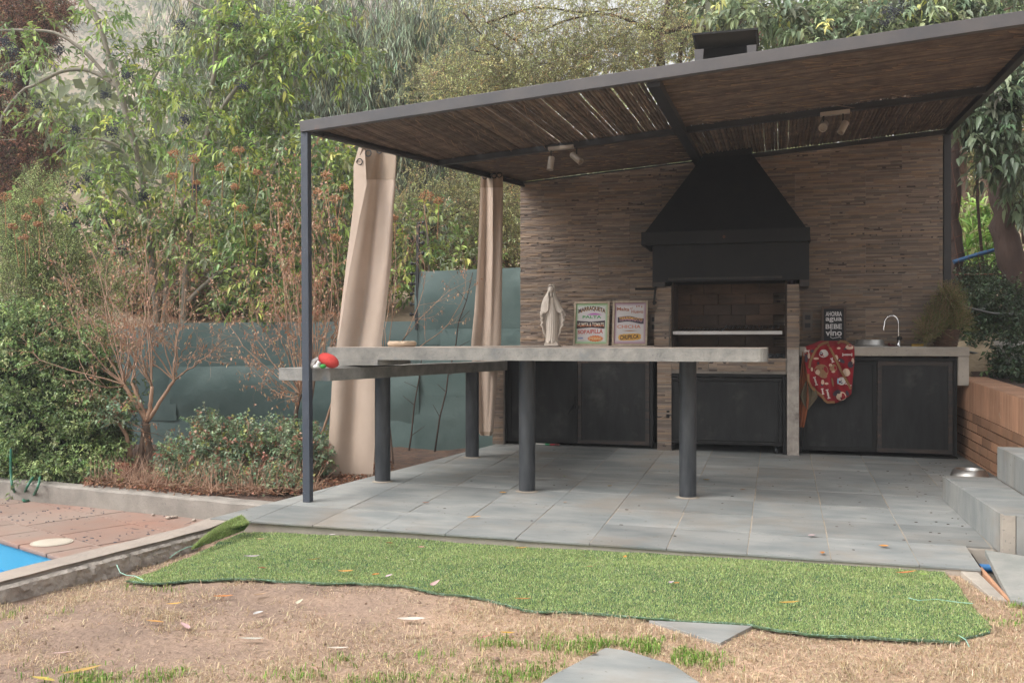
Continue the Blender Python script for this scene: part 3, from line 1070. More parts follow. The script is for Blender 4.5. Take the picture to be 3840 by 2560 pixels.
# ============================================================ STRUCTURES
# ---- ledge stone panels
LCOL = [(0.315, 0.245, 0.19), (0.28, 0.215, 0.17), (0.235, 0.18, 0.145), (0.20, 0.16, 0.135), (0.34, 0.265, 0.205), (0.25, 0.21, 0.175), (0.325, 0.235, 0.165)]


def ledge_mesh(w, h, rough=1.0, seed=0, sh=0.0165, d=0.012, name='ledge'):
    """one cladding tile: thin uneven strips, front at y = 0 and the back at y = d"""
    R = random.Random(seed)
    mb = MB()
    mb.box(0.001, w - 0.001, 0.006, d, 0.001, h - 0.001, (0.10, 0.08, 0.07))
    n = max(1, round(h / sh))
    for r in range(n):
        z0, z1 = h * r / n, h * (r + 1) / n
        x = 0.001
        while x < w - 0.002:
            L = R.choice([0.07, 0.12, 0.17, 0.24, 0.30])
            x1 = min(w - 0.001, x + L)
            if w - x1 < 0.03:
                x1 = w - 0.001
            c = R.choice(LCOL)
            k = R.uniform(0.88, 1.12)
            c = tuple(q * k for q in c)
            y = R.uniform(-0.004, 0.0055) * rough
            zt = R.uniform(0.0004, 0.0022)
            ns = max(1, int((x1 - x) / 0.03)) if rough > 0.8 else 1
            pr = [y + R.uniform(-0.0018, 0.0018) * rough for _ in range(ns + 1)]
            V, Fc = [], []
            for i in range(ns + 1):
                xx = x + (x1 - x) * i / ns
                dz = R.uniform(-0.0008, 0.0008) if 0 < i < ns else 0
                V += [(xx, 0.008, z0 + 0.0006), (xx, pr[i], z0 + 0.001 + dz), (xx, pr[i] + R.uniform(-0.001, 0.001), z1 - zt + dz), (xx, 0.008, z1 - 0.0004)]
            for i in range(ns):
                a = i * 4
                for k2 in range(3):
                    Fc.append((a + k2, a + 4 + k2, a + 5 + k2, a + k2 + 1))
            Fc.append((3, 2, 1, 0))
            Fc.append(tuple(ns * 4 + q for q in range(4)))
            mb.add(V, Fc, c)
            x = x1
    return mb.mesh(name, m_ledge, colors=True)


# ---- clad back wall
wall = empty('stone_wall', (-2.497, 9.15, 0))
tag(wall, 'grey brown wall clad in split ledge stone tiles behind the grill', 'wall')
WX0, WX1 = -2.497, 1.393
core = MB()
cw = [(0.0, 0.012), (WX1 - WX0, 0.012), (WX1 - WX0, 0.22), (0.0, 0.22)]
core.prism([(x, y) for x, y in cw], 0.0, lambda x, y: roofz(x + WX0, 9.15) + 0.024)
core.build('masonry', m_concr, wall)
variants = [ledge_mesh(0.655, 0.3095, 1.0, 10 + i) for i in range(5)]
zj = P(1950, 709, Y=9.15).z
xj = P(1906.6, 500, Y=9.15).x
PH, PW = 0.3115, P(2072, 500, Y=9.15).x - P(1906.6, 500, Y=9.15).x


def cut_top(me, f, x0=None, x1=None):
    """cut a tile mesh (copy) by sloping line z = f(x) and by x0, x1"""
    me = me.copy()
    bm = bmesh.new()
    bm.from_mesh(me)
    for (co, no) in ([(Vector((0, 0, f(0))), Vector((-(f(1) - f(0)), 0, 1)).normalized())] if f else []) + \
            ([(Vector((x1, 0, 0)), Vector((1, 0, 0)))] if x1 is not None else []) + ([(Vector((x0, 0, 0)), Vector((-1, 0, 0)))] if x0 is not None else []):
        bmesh.ops.bisect_plane(bm, geom=bm.verts[:] + bm.edges[:] + bm.faces[:], plane_co=co, plane_no=no, clear_outer=True)
    ok = len(bm.faces) > 0
    bm.to_mesh(me)
    bm.free()
    return me if ok else None


for r in range(-3, 9):
    z0 = zj + r * PH
    off = xj + (0 if r % 2 == 0 else PW / 2)
    k0 = math.floor((WX0 - off) / PW) - 1
    for k in range(k0, k0 + 10):
        x0 = off + k * PW
        a, b = max(x0, WX0), min(x0 + PW, WX1)
        if b - a < 0.02:
            continue
        if z0 > roofz(b, 9.15) or z0 + PH < 0.9 and (a > -2.3 and b < 1.3):
            continue
        me = variants[(r * 7 + k * 3) % 5]
        rt = lambda x, x0=x0, z0=z0: roofz(x0 + x, 9.15) + 0.022 - z0
        needcut = z0 + PH > roofz(a, 9.15) - 0.01
        if needcut or a > x0 or b < x0 + PW - 1e-4:
            me = cut_top(me, rt if needcut else None, (a - x0) if a > x0 else None, (b - x0) if b < x0 + PW - 1e-4 else None)
            if me is None:
                continue
        o = link('ledge_tile', me, None, wall)
        sc = PW / 0.655
        o.location = (x0 - WX0, 0, z0)
        o.scale = (sc if not (a > x0 or b < x0 + PW - 1e-4) else 1, 1, 1)


def clad(parent, x0, x1, z0, z1, y, name='ledge_tile', seed=1, side=None):
    """vertical run of cladding tiles facing the lawn"""
    z = z0
    i = 0
    while z < z1 - 0.01:
        h = min(0.31, z1 - z)
        if z1 - (z + h) < 0.06:
            h = z1 - z
        me = ledge_mesh(x1 - x0, h - 0.002, 1.0, seed + i)
        o = link(name, me, None, parent)
        o.location = (x0, y, z)
        z += h
        i += 1


# ---- left counter with black doors
lc_ = empty('left_counter')
tag(lc_, 'concrete counter left of the grill with two black steel doors, carrying the statue and posters', 'counter')
mb = MB()
mb.box(-2.60, -1.07, 8.60, 9.15, 1.045, 1.130)
mb.build('counter_top', m_tabletop, lc_, bevel=0.004)
mb = MB()
mb.box(-2.60, -2.51, 8.615, 9.12, 0.10, 1.04)
mb.build('end_panel', m_concr, lc_)
clad(lc_, -2.621, -2.512, fz(-2.55, 8.6), 1.043, 8.60, seed=60)


def door_pair(parent, x0, x1, z0, z1, y, xm, mdoor, gap=0.004, stile=0.035, handle=True, tilt=0.0, frame=0.03, zl=None):
    """steel frame and two framed doors; tilt = rise of the lower edge to the right"""
    mb = MB()
    mb.box(x0, x1, y + 0.004, y + 0.04, z1 - frame, z1)
    mb.box(x0, x0 + frame * 0.7, y + 0.004, y + 0.04, z0, z1 - frame)
    mb.box(x1 - frame, x1, y + 0.004, y + 0.04, z0, z1 - frame)
    mb.build('door_frame', m_steel, parent, bevel=0.002)
    for i, (a, b) in enumerate(((x0 + frame * 0.7 + gap, xm - gap / 2), (xm + gap / 2, x1 - frame - gap))):
        mb = MB()
        mb.box(a + 0.004, b - 0.004, y + 0.012, y + 0.022, z0 + 0.02, z1 - frame - 0.006)
        mb2 = MB()
        t, bz = z1 - frame - gap, z0 + 0.016
        mb2.box(a, b, y, y + 0.02, t - stile, t)
        mb2.box(a, b, y, y + 0.02, bz, bz + stile)
        mb2.box(a, a + stile, y + 0.0005, y + 0.02, bz + stile, t - stile)
        mb2.box(b - stile, b, y + 0.0005, y + 0.02, bz + stile, t - stile)
        dr = mb.build('door', mdoor, parent)
        mb2.build('door_rim', m_doorrust if mdoor is m_door and i == 1 else m_steel, dr, bevel=0.0015)
    return dr


dr = door_pair(lc_, -2.507, -1.108, fz(-1.8, 8.63) + 0.015, 1.04, 8.635, -1.807, m_door)
mb = MB()
mb.tube([(-1.83, 8.615, 0.66), (-1.83, 8.615, 0.55)], 0.008, 8)
mb.tube([(-1.835, 8.605, 0.585), (-1.89, 8.60, 0.50)], 0.007, 8)
mb.box(-1.855, -1.79, 8.615, 8.635, 0.545, 0.575)
mb.build('latch', m_steel, dr, smooth=True)
MB().box(-2.5, -1.11, 8.70, 9.10, 0.10, 0.16).build('plinth', m_steel, lc_)
MB().box(-2.5, -1.11, 9.10, 9.14, 0.10, 1.04).build('back_panel', m_steel, lc_)

# striped rag under the door
mb = MB()
rc = [(0.45, 0.43, 0.4), (0.45, 0.43, 0.4), (0.02, 0.2, 0.08), (0.3, 0.03, 0.04), (0.12, 0.03, 0.03)]
for i in range(5):
    x = -2.20 + i * 0.045
    mb.tube([(x, 8.62, fz(x, 8.62) + 0.012), (x + 0.045, 8.622, fz(x, 8.62) + 0.012)], 0.009, 8, rc[i])
m_rag = mat('striped_cloth', (1, 1, 1), rough=0.9, attr=True)
tag(mb.build('rag', m_rag, colors=True), 'thin green, white and red rag lying under the left black doors', 'rag')

# ---- grill: clad pillars, hearth and back wall
gr = empty('grill')
tag(gr, 'built in charcoal grill with ledge stone pillars, sooty back and white grate bar', 'grill')
pz = 1.668
for i, (a, b, s) in enumerate(((-1.066, -0.938, 200), (0.060, 0.163, 230))):
    mb = MB()
    mb.box(a + 0.003, b - 0.003, 8.612, 9.15, 0.12, pz - 0.001)
    mb.build('pillar', m_conc, gr)
clad(gr, -1.066, -0.938, fz(-1, 8.6), pz, 8.60, seed=90)
clad(gr, 0.060, 0.163, 1.10, pz, 8.60, seed=95)
mb = MB()
mb.box(0.060, 0.160, 8.602, 8.63, fz(0.1, 8.6), 1.099)
mb.build('bare_pillar_face', m_concr, gr, bevel=0.003)
# thicker lower piece on the left pillar
mb = MB()
mb.add([(-1.085, 8.565, 1.11), (-0.952, 8.565, 1.11), (-0.952, 8.60, 1.43), (-1.072, 8.60, 1.43), (-0.935, 8.9, 1.11), (-0.935, 8.9, 1.43)],
       [(0, 1, 2, 3), (1, 4, 5, 2)])
mb.build('pillar_cheek', m_conc, gr)
me = ledge_mesh(0.133, 0.32, 1.0, 77)
o = link('ledge_tile', me, None, gr)
o.location = (-1.088, 8.552, 1.11)
o.rotation_euler = (math.radians(-5), 0, 0)
# band under the hearth
x = -0.938
while x < 0.05:
    w = min(0.33, 0.06 - x)
    o = link('ledge_tile', ledge_mesh(w - 0.003, 0.118, 1.0, int(x * 100) + 300), None, gr)
    o.location = (x, 8.60, 0.905)
    x += w
MB().box(-0.94, 0.062, 8.615, 9.13, 0.885, 1.022).build('hearth', m_conc, gr)
m_soot = mat('sooty_brick', (0.13, 0.080, 0.052), (0.07, 0.046, 0.034), 3, 0.9, 0.5, 30, stretch=(1, 1, 3), c3=(0.030, 0.024, 0.020), s3=1.7, t3=0.46, w3=0.3, rand=0.04)
m_sootd = mat('sooty_dark_brick', (0.055, 0.040, 0.032), (0.085, 0.058, 0.044), 4, 0.9, 0.4, 30, c3=(0.024, 0.020, 0.018), s3=2.5, t3=0.5, w3=0.3, rand=0.04)
for r in range(7):
    z0 = 1.025 + r * 0.098
    for k in range(4):
        a = -0.93 + k * 0.25 - (0.12 if r % 2 else 0)
        b = a + 0.246
        a, b = max(a, -0.935), min(b, 0.058)
        if b - a > 0.03:
            MB().box(a, b, 9.02 + random.uniform(-0.001, 0.001), 9.10, z0, z0 + 0.0955).build('fire_brick', m_sootd if (k in (1, 2) and r < 5) or r < 2 else m_soot, gr, bevel=0.002)
for x0 in (-0.937, 0.045):
    MB().box(x0, x0 + 0.014, 8.64, 9.02, 1.022, 1.70).build('side_lining', m_sootd, gr)
MB().box(-0.925, 0.02, 8.60, 8.625, 1.232, 1.262).build('front_bar', m_white, gr, bevel=0.002)
for k in range(26):
    x = -0.89 + k * 0.0345
    z = 1.266 + (0.026 if k > 11 else 0.0)
    mb = MB()
    mb.add([(x, 8.63, z), (x + 0.012, 8.63, z - 0.008), (x + 0.024, 8.63, z), (x, 8.98, z + 0.03), (x + 0.012, 8.98, z + 0.022), (x + 0.024, 8.98, z + 0.03),
            (x + 0.003, 8.63, z), (x + 0.012, 8.63, z - 0.004), (x + 0.021, 8.63, z)],
           [(0, 1, 4, 3), (1, 2, 5, 4)])
    mb.build('grate_bar', m_pipe, gr)
mb = MB()
for i in range(60):
    mb.ball((random.uniform(-0.15, 0.04), random.uniform(8.66, 8.95), 1.03 + random.uniform(0, 0.02)), [random.uniform(0.008, 0.022) for _ in range(3)], 6, 4)
tag(mb.build('embers', m_pipe, gr), kind='stuff')
mb = MB()                                       # lifting lever at the left of the grate
mb.tube([(-1.26, 8.57, 1.645), (-1.08, 8.57, 1.643)], 0.010, 8)
mb.bar((-1.075, 8.575, 1.70), (-1.092, 8.575, 1.50), 0.03, 0.014)
mb.tube([(-1.085, 8.57, 1.52), (-1.085, 8.55, 1.52)], 0.018, 10)
mb.build('lever', m_steel, gr, smooth=True)

# ---- hood
hood = empty('grill_hood')
tag(hood, 'black steel pyramid hood above the grill with its chimney through the roof', 'hood')
HL, HR = -1.197, 0.249
mb = MB()
y0, y1 = 8.50, 9.14
zb_, zl = 2.030, 2.145
tl, tr, tz = -0.665, -0.255, 2.88
ty = 8.83
V = [(HL + 0.03, y0 + 0.015, zl), (HR - 0.03, y0 + 0.015, zl), (HR - 0.03, y1, zl), (HL + 0.03, y1, zl), (tl, ty, tz), (tr, ty, tz), (tr, y1, tz), (tl, y1, tz)]
mb.add(V, [(0, 1, 5, 4), (1, 2, 6, 5), (2, 3, 7, 6), (3, 0, 4, 7)])
mb.build('canopy', m_steel, hood)
mb = MB()
for (a, b, c, d) in ((HL, HR, y0, y0 + 0.03), (HL, HL + 0.03, y0 + 0.03, y1), (HR - 0.03, HR, y0 + 0.03, y1)):
    mb.box(a, b, c, d, zb_, zl + 0.004)
mb.build('rim', m_steel, hood, bevel=0.006)
mb = MB()
mb.tube([(-0.47, y0 - 0.012, 2.085), (-0.47, y0 + 0.002, 2.085)], 0.013, 12)
mb.build('rim_bolt', m_rust, hood, smooth=True)
MB().box(-1.102, 0.243, 8.555, 9.13, 1.702, 2.032).build('skirt', m_steel, hood)
mb = MB()
mb.box(-0.96, 0.02, 8.548, 8.556, 1.718, 1.738)
mb.box(-1.104, -0.99, 8.556, 9.0, 1.66, 1.702)
mb.box(0.165, 0.244, 8.557, 9.0, 1.645, 1.702)
mb.build('skirt_lip', m_doorrust, hood, bevel=0.003)
mb = MB()
mb.box(tl - 0.012, tr + 0.012, ty - 0.012, y1, tz - 0.03, 2.955)
mb.build('neck', m_steel, hood, bevel=0.003)
# flue and cap above the roof
cx = P(1668, 95, Y=9.3).x
ctop = P(1668, 70, Y=9.05).z
w2 = (P(1742, 95, Y=9.25).x - P(1593, 95, Y=9.25).x) / 2
mb = MB()
mb.box(cx - w2 * 0.62, cx + w2 * 0.70, 9.12, 9.50, 2.955, ctop - 0.40)
mb.build('flue', m_steel, hood)
mb = MB()
mb.box(cx - w2, cx + w2, 9.05, 9.57, ctop - 0.020, ctop)
mb.box(cx - w2 + 0.012, cx + w2 - 0.012, 9.50, 9.51, ctop - 0.12, ctop - 0.02)
mb.box(cx - w2 + 0.012, cx - w2 + 0.022, 9.08, 9.55, ctop - 0.09, ctop - 0.02)
mb.box(cx + w2 - 0.022, cx + w2 - 0.012, 9.08, 9.55, ctop - 0.09, ctop - 0.02)
mb.build('chimney_cap', m_steel, hood, bevel=0.002)
for sx in (-1, 1):
    x = cx + sx * w2 * 0.80
    mb = MB()
    mb.add([(x - 0.045, 9.10, ctop - 0.14), (x + 0.045, 9.10, ctop - 0.14), (x + 0.02, 9.10, ctop - 0.5), (x - 0.02, 9.10, ctop - 0.5),
            (x - 0.045, 9.11, ctop - 0.14), (x + 0.045, 9.11, ctop - 0.14), (x + 0.02, 9.11, ctop - 0.5), (x - 0.02, 9.11, ctop - 0.5)],
           [(3, 2, 1, 0), (4, 5, 6, 7), (0, 1, 5, 4), (1, 2, 6, 5), (2, 3, 7, 6), (3, 0, 4, 7)])
    mb.build('cap_bracket', m_frame, hood)

# ---- wheeled cart under the hearth
cart = empty('rolling_cart', (-0.48, 8.62, 0.18))
tag(cart, 'black steel cart on castor wheels parked under the grill hearth', 'cart')


def cc(mb, name, m, par=cart, **k):
    o = mb.build(name, m, **k)
    o.parent = par
    o.matrix_parent_inverse = Matrix.Translation((0.48, -8.62, -0.18))
    return o


mb = MB()
mb.box(-1.020, 0.052, 8.622, 8.66, 0.855, 0.895)
mb.box(-1.020, -0.992, 8.622, 8.66, fz(-1, 8.6), 0.854)
mb.box(0.024, 0.052, 8.622, 8.66, fz(0, 8.6), 0.854)
cc(mb, 'outer_frame', m_steel, bevel=0.002)
mb = MB()
mb.box(-0.985, 0.018, 8.605, 8.63, 0.815, 0.848)
mb.box(-0.985, -0.955, 8.6055, 8.63, 0.29, 0.815)
mb.box(-0.012, 0.018, 8.6055, 8.63, 0.29, 0.815)
mb.box(-0.985, 0.018, 8.605, 8.63, 0.258, 0.29)
cc(mb, 'cart_frame', m_steel, bevel=0.002)
cc(MB().box(-0.954, -0.013, 8.618, 8.628, 0.292, 0.813), 'front_panel', m_door)
cc(MB().box(-0.98, 0.012, 8.632, 9.05, 0.262, 0.275), 'cart_floor', m_steel)
cc(MB().box(-0.20, -0.12, 8.598, 8.608, 0.828, 0.835), 'pull_slot', m_black)
for x in (-0.945, -0.03):
    for y in (8.65, 9.0):
        z = fz(x, y) + 0.032
        mb = MB()
        M_ = Matrix.Translation((x, y, z)) @ Matrix.Rotation(math.pi / 2, 4, 'Y')
        mb.lathe([(0.0, -0.011), (0.026, -0.011), (0.031, -0.006), (0.031, 0.006), (0.026, 0.011), (0.0, 0.011)], 20, M_)
        w_ = cc(mb, 'castor_wheel', m_pipe, smooth=True)
        mb = MB()
        mb.box(x - 0.018, x - 0.013, y - 0.014, y + 0.014, z - 0.005, 0.26)
        mb.box(x + 0.013, x + 0.018, y - 0.014, y + 0.014, z - 0.005, 0.26)
        mb.box(x - 0.02, x + 0.02, y - 0.02, y + 0.02, 0.248, 0.257)
        f_ = mb.build('castor_fork', m_steel)
        f_.parent = cart
        f_.matrix_parent_inverse = Matrix.Translation((0.48, -8.62, -0.18))

# ---- right counter with sink
rc_ = empty('right_counter')
tag(rc_, 'concrete sink counter right of the grill with two worn black steel doors', 'counter')
mb = MB()
mb.box(0.164, 1.525, 8.66, 9.15, 1.045, 1.123)
mb.box(1.437, 1.522, 8.665, 9.13, 0.80, 1.044)
mb.build('counter_top', m_concw, rc_, bevel=0.008)
door_pair(rc_, 0.168, 1.436, 0.205, 1.032, 8.70, 0.805, m_door)
MB().box(0.168, 1.45, 8.74, 9.13, 0.12, 0.19).build('plinth', m_steel, rc_)
mb = MB()
mb.box(0.60, 1.20, 8.72, 9.08, 1.123, 1.1265)
mb.build('sink_rim', m_steelb, rc_, bevel=0.001)
fc = empty('faucet', P(2064, 796, Y=8.98))
tag(fc, 'chrome gooseneck tap standing on the right counter beside the steel dish', 'tap')
fx = fc.location
mb = MB()
pts = [(0, 0, 0.06), (0, 0, 0.20)]
for i in range(1, 11):
    a = math.pi * i / 10 * 1.02
    pts.append((-0.058 * (1 - math.cos(a)), 0, 0.20 + 0.075 * math.sin(a)))
pts.append((-0.122, 0, 0.165))
mb.tube(pts, 0.0085, 12)
mb.tube([(-0.122, 0, 0.17), (-0.1235, 0, 0.145)], 0.0105, 12)
mb.build('spout', m_chrome, fc, smooth=True)
MB().lathe([(0.026, 0.0), (0.024, 0.008), (0.018, 0.012), (0.016, 0.06), (0.011, 0.065)], 20).build('base', m_chrome, fc, smooth=True)
mb = MB()
mb.lathe([(0.019, 0.0), (0.023, 0.006), (0.023, 0.022), (0.017, 0.03)], 10, Matrix.Translation((0.008, 0, 0.06)))
mb.build('tap_handle', m_black, fc, smooth=True)
# upturned steel dish
dc = P(1997, 796, Y=8.88)
dish = MB()
m_dish = mat('satin_steel', (0.55, 0.54, 0.52), (0.45, 0.44, 0.43), 20, 0.42, metal=0.85)
dish.lathe([(0.150, 0.000), (0.152, 0.004), (0.124, 0.010), (0.119, 0.016), (0.113, 0.052), (0.105, 0.060), (0.0, 0.062)], 48, Matrix.Translation((dc.x, dc.y, 1.127)))
tag(dish.build('steel_dish', m_dish, smooth=True), 'shiny upturned steel dish on the counter left of the tap', 'dish')
mb = MB()
sp = P(2109, 795, Y=8.90)
mb.box(sp.x - 0.055, sp.x + 0.04, sp.y - 0.03, sp.y + 0.03, 1.126, 1.150)
m_sponge = mat('yellow_sponge', (0.42, 0.26, 0.05), (0.34, 0.20, 0.04), 80, 0.95, 0.6, 200)
tag(mb.build('sponge', m_sponge, bevel=0.006), 'yellow washing sponge on the counter right of the tap', 'sponge')
mb = MB()
rp = P(2040, 790, Y=9.03)
mb.tube([(rp.x, rp.y, 1.15), (rp.x + 0.02, rp.y, 1.135), (rp.x + 0.06, rp.y, 1.13)], [0.012, 0.010, 0.007], 8)
m_dred = mat('dark_red_rubber', (0.10, 0.012, 0.015), rough=0.5)
tag(mb.build('sink_plug', m_dred, smooth=True), 'small dark red sink plug behind the steel dish', 'plug')

# wall outlets
for (u, v, w, h, lb) in ((1855, 738, 22, 44, 'taupe double wall socket between the grill pillar and the chalkboard sign'),
                         (1503, 742, 22, 44, 'taupe wall socket half hidden by the left grill pillar')):
    c = P(u, v, Y=9.14)
    ww, hh = px(w, 8.7) / 2, px(h, 8.7) / 2
    so_ = empty('wall_socket', c)
    tag(so_, lb, 'socket')
    MB().box(-ww, ww, -0.008, 0.006, -hh, hh).build('cover_plate', m_beigepl, so_, bevel=0.003)
    for dz in (hh * 0.42, -hh * 0.42):
        MB().box(-ww * 0.55, ww * 0.55, -0.012, -0.0085, dz - hh * 0.24, dz + hh * 0.24).build('outlet', m_frame2, so_, bevel=0.001)

# ---- table
tb = empty('concrete_table', (-1.5, 6.4, 0))
tag(tb, 'long cast concrete bar table on dark steel pipe legs in the middle of the patio', 'table')


def tch(mb, name, m, par=tb, **k):
    o = mb.build(name, m, **k)
    o.parent = par
    o.matrix_parent_inverse = Matrix.Translation((1.5, -6.4, 0))
    return o


TT = 1.130
R_ = 0.06
rnd = [(-0.075 - R_ + R_ * math.sin(a), 6.12 + R_ - R_ * math.cos(a)) for a in np.linspace(0, math.pi / 2, 6)]
rnd2 = [(-0.075 - R_ + R_ * math.cos(a), 6.66 - R_ + R_ * math.sin(a)) for a in np.linspace(0, math.pi / 2, 6)]
top = [(-2.735, 6.12)] + rnd + rnd2 + [(-2.20, 6.66), (-1.95, 8.598), (-2.44, 8.598), (-2.47, 8.2), (-2.80, 6.86), (-2.80, 6.66), (-3.085, 6.64), (-3.085, 6.115)]
mb = MB()
n_ = len(top)
V = [(x, y, TT - 0.088) for x, y in top] + [(x, y, TT - 0.003) for x, y in top]
mb.add(V, [tuple(range(n_ - 1, -1, -1))] + [(i, (i + 1) % n_, n_ + (i + 1) % n_, n_ + i) for i in range(n_)])
tch(mb, 'slab_edge', m_table)
mb = MB()
mb.prism([(x, y) for x, y in top], TT - 0.004, TT)
tch(mb, 'tabletop', m_tabletop)
mb = MB()                                       # thicker end block over the low shelf
mb.prism([(-3.083, 6.108), (-2.70, 6.112), (-2.66, 6.20), (-2.66, 6.63), (-3.083, 6.63)], 1.002, TT - 0.089)
tch(mb, 'end_block', m_table, bevel=0.003)
mb = MB()                                       # low shelf running back along the patio edge
lo_ = [(-3.292, 5.80), (-2.905, 5.80), (-2.42, 8.42), (-2.60, 8.42), (-2.93, 6.70), (-3.18, 6.55)]
mb.prism(lo_, 0.905, 0.990)
tch(mb, 'low_shelf', m_table, bevel=0.003)
for (u, v, y_) in ((872, 1108, None), (1080, 1052, None), (1206, 1131, None), (1578, 1145, None)):
    b = P(u, v, floor=True)
    x, y = b.x, b.y + 0.055
    ztop = 0.906 if u < 1100 else TT - 0.088
    mb = MB()
    mb.lathe([(0.058, fz(x, y) - 0.005), (0.058, ztop)], 32, Matrix.Translation((x, y, 0)))
    tch(mb, 'leg', m_pipe, smooth=True)
    mb = MB()
    mb.lathe([(0.082, fz(x, y) + 0.0), (0.064, fz(x, y) + 0.004), (0.058, fz(x, y) + 0.007)], 24, Matrix.Translation((x, y, 0)), cap=False)
    tch(mb, 'leg_grout', m_grout, smooth=True)

# ---- pergola
pg = empty('pergola', (-3.035, 5.72, 0))
tag(pg, 'steel framed pergola roofed with brown canes over the grill patio', 'pergola')


def pch(mb, name, m, par=pg, **k):
    o = mb.build(name, m, **k)
    o.parent = par
    o.matrix_parent_inverse = Matrix.Translation((3.035, -5.72, 0))
    return o


XR = 1.44
rzf = lambda x, y, d=0.0: Vector((x, y, roofz(x, y) + d))
BH = 0.074
A_, B_ = rzf(-3.075, 5.72, BH / 2), rzf(XR + 0.03, 5.72, BH / 2)
pch(MB().bar(A_, B_, 0.05, BH), 'front_beam', m_frame, bevel=0.003)
mb = MB()
pb, pt = Vector((-3.036, 5.735, fz(-3.04, 5.72))), Vector((-3.052, 5.735, roofz(-3.05, 5.72)))
mb.bar(pb, pt, 0.052, 0.052, up=(0, 1, 0))
pch(mb, 'post', m_post, bevel=0.004)
LXr = lambda y: -3.04 + (y - 5.72) * 0.163      # slanting left side
pch(MB().bar(rzf(LXr(5.75), 5.75, 0.03), rzf(LXr(9.2), 9.2, 0.03), 0.05, 0.07), 'side_beam', m_frame2, bevel=0.002)
pch(MB().bar(rzf(XR, 5.75, 0.03), rzf(XR, 9.3, 0.03), 0.05, 0.09), 'side_beam', m_frame2, bevel=0.002)
pch(MB().bar(rzf(-0.735, 5.75, -0.004), rzf(-0.735, 9.14, -0.004), 0.075, 0.055), 'centre_beam', m_frame2, bevel=0.002)
YM = 7.43
pch(MB().bar(rzf(LXr(YM) + 0.03, YM, 0.0), rzf(-0.775, YM, 0.0), 0.05, 0.045), 'cross_beam', m_frame2, bevel=0.002)
pch(MB().bar(rzf(-0.695, YM, 0.0), rzf(XR - 0.03, YM, 0.0), 0.05, 0.045), 'cross_beam', m_frame2, bevel=0.002)
pch(MB().bar(rzf(-0.69, 9.115, 0.0), rzf(XR - 0.03, 9.115, 0.0), 0.03, 0.04), 'wall_plate', m_frame2, bevel=0.002)
pch(MB().bar(rzf(LXr(9.1) + 0.03, 9.115, 0.012), rzf(-0.775, 9.115, 0.012), 0.015, 0.014), 'wall_plate', m_frame2)
mb = MB()
mb.bar((1.435, 9.2, 0.86), (1.435, 9.2, roofz(1.43, 9.2)), 0.06, 0.06, up=(0, 1, 0))
pch(mb, 'post', m_frame2, bevel=0.002)

cane_me = []
for i in range(6):
    R = random.Random(i)
    mb = MB()
    nod = sorted(R.uniform(0.05, 0.95) for _ in range(4))
    V, Fc = [], []
    for k in range(15):
        t = k / 14
        rr = 1.0 + (0.12 if any(abs(t - q) < 0.04 for q in nod) else 0) + R.uniform(-0.06, 0.06)
        ox, oy = R.uniform(-0.12, 0.12), R.uniform(-0.12, 0.12)
        V += [(ox + rr * math.cos(j * math.pi / 3), oy + rr * math.sin(j * math.pi / 3), t) for j in range(6)]
    Fc = [(k * 6 + j, k * 6 + (j + 1) % 6, (k + 1) * 6 + (j + 1) % 6, (k + 1) * 6 + j) for k in range(14) for j in range(6)]
    mb.add(V, Fc + [tuple(range(5, -1, -1)), tuple(84 + j for j in range(6))])
    cane_me.append(mb.mesh('cane', m_cane, smooth='all'))


def cane(p0, p1, r, i):
    o = link('cane', cane_me[i % 6], None, pg)
    o.matrix_parent_inverse = Matrix.Translation((3.035, -5.72, 0))
    orient(o, p0, p1, r)
    return o


sp_ = 0.0275
x = -2.99
i = 0
while x < -0.768:                                # front left bay, canes running back
    ystart = 5.76
    if x > LXr(YM):
        y1 = YM + 0.03
    else:
        y1 = 5.72 + (x + 3.04) / 0.163
    gap = random.random()
    if y1 - ystart > 0.06:
        r_ = random.uniform(0.0130, 0.0148)
        j = random.uniform(-0.003, 0.003)
        cane(rzf(x + j, ystart, 0.040 + random.uniform(-0.004, 0.004)), rzf(x - j, y1, 0.040 + random.uniform(-0.004, 0.004)), r_, i)
    x += sp_ + (random.uniform(0.005, 0.012) if gap > (0.74 if x > -1.9 else 0.88) else 0)
    i += 1
x = -0.70
while x < XR - 0.03:                            # back right bay
    j = random.uniform(-0.003, 0.003)
    cane(rzf(x + j, YM + 0.0, 0.040), rzf(x - j, 9.13, 0.040 + random.uniform(-0.002, 0.002)), random.uniform(0.0134, 0.015), i)
    x += sp_ + (random.uniform(0.002, 0.006) if (random.random() > 0.9 and x < 0.1) else 0)
    i += 1
y = 5.765
while y < YM - 0.02:                            # front right bay, canes running across
    cane(rzf(-0.72, y, 0.040 + random.uniform(-0.003, 0.003)), rzf(XR - 0.01, y + random.uniform(-0.003, 0.003), 0.040 + random.uniform(-0.002, 0.002)), random.uniform(0.0102, 0.012), i)
    y += 0.0196
    i += 1
mb = MB()
y = YM + 0.015
while y < 9.13:
    R = random.Random(int(y * 1000))
    x0 = LXr(y)
    pts = [rzf(x0 + (-0.76 - x0) * t / 8, y + R.uniform(-0.002, 0.002), 0.040 + R.uniform(-0.002, 0.002)) for t in range(9)]
    mb.tube(pts, [R.uniform(0.0105, 0.0125) for _ in pts], 6)
    y += 0.0205
o = pch(mb, 'cane_layer', m_cane, smooth='all')
o['kind'] = 'stuff'
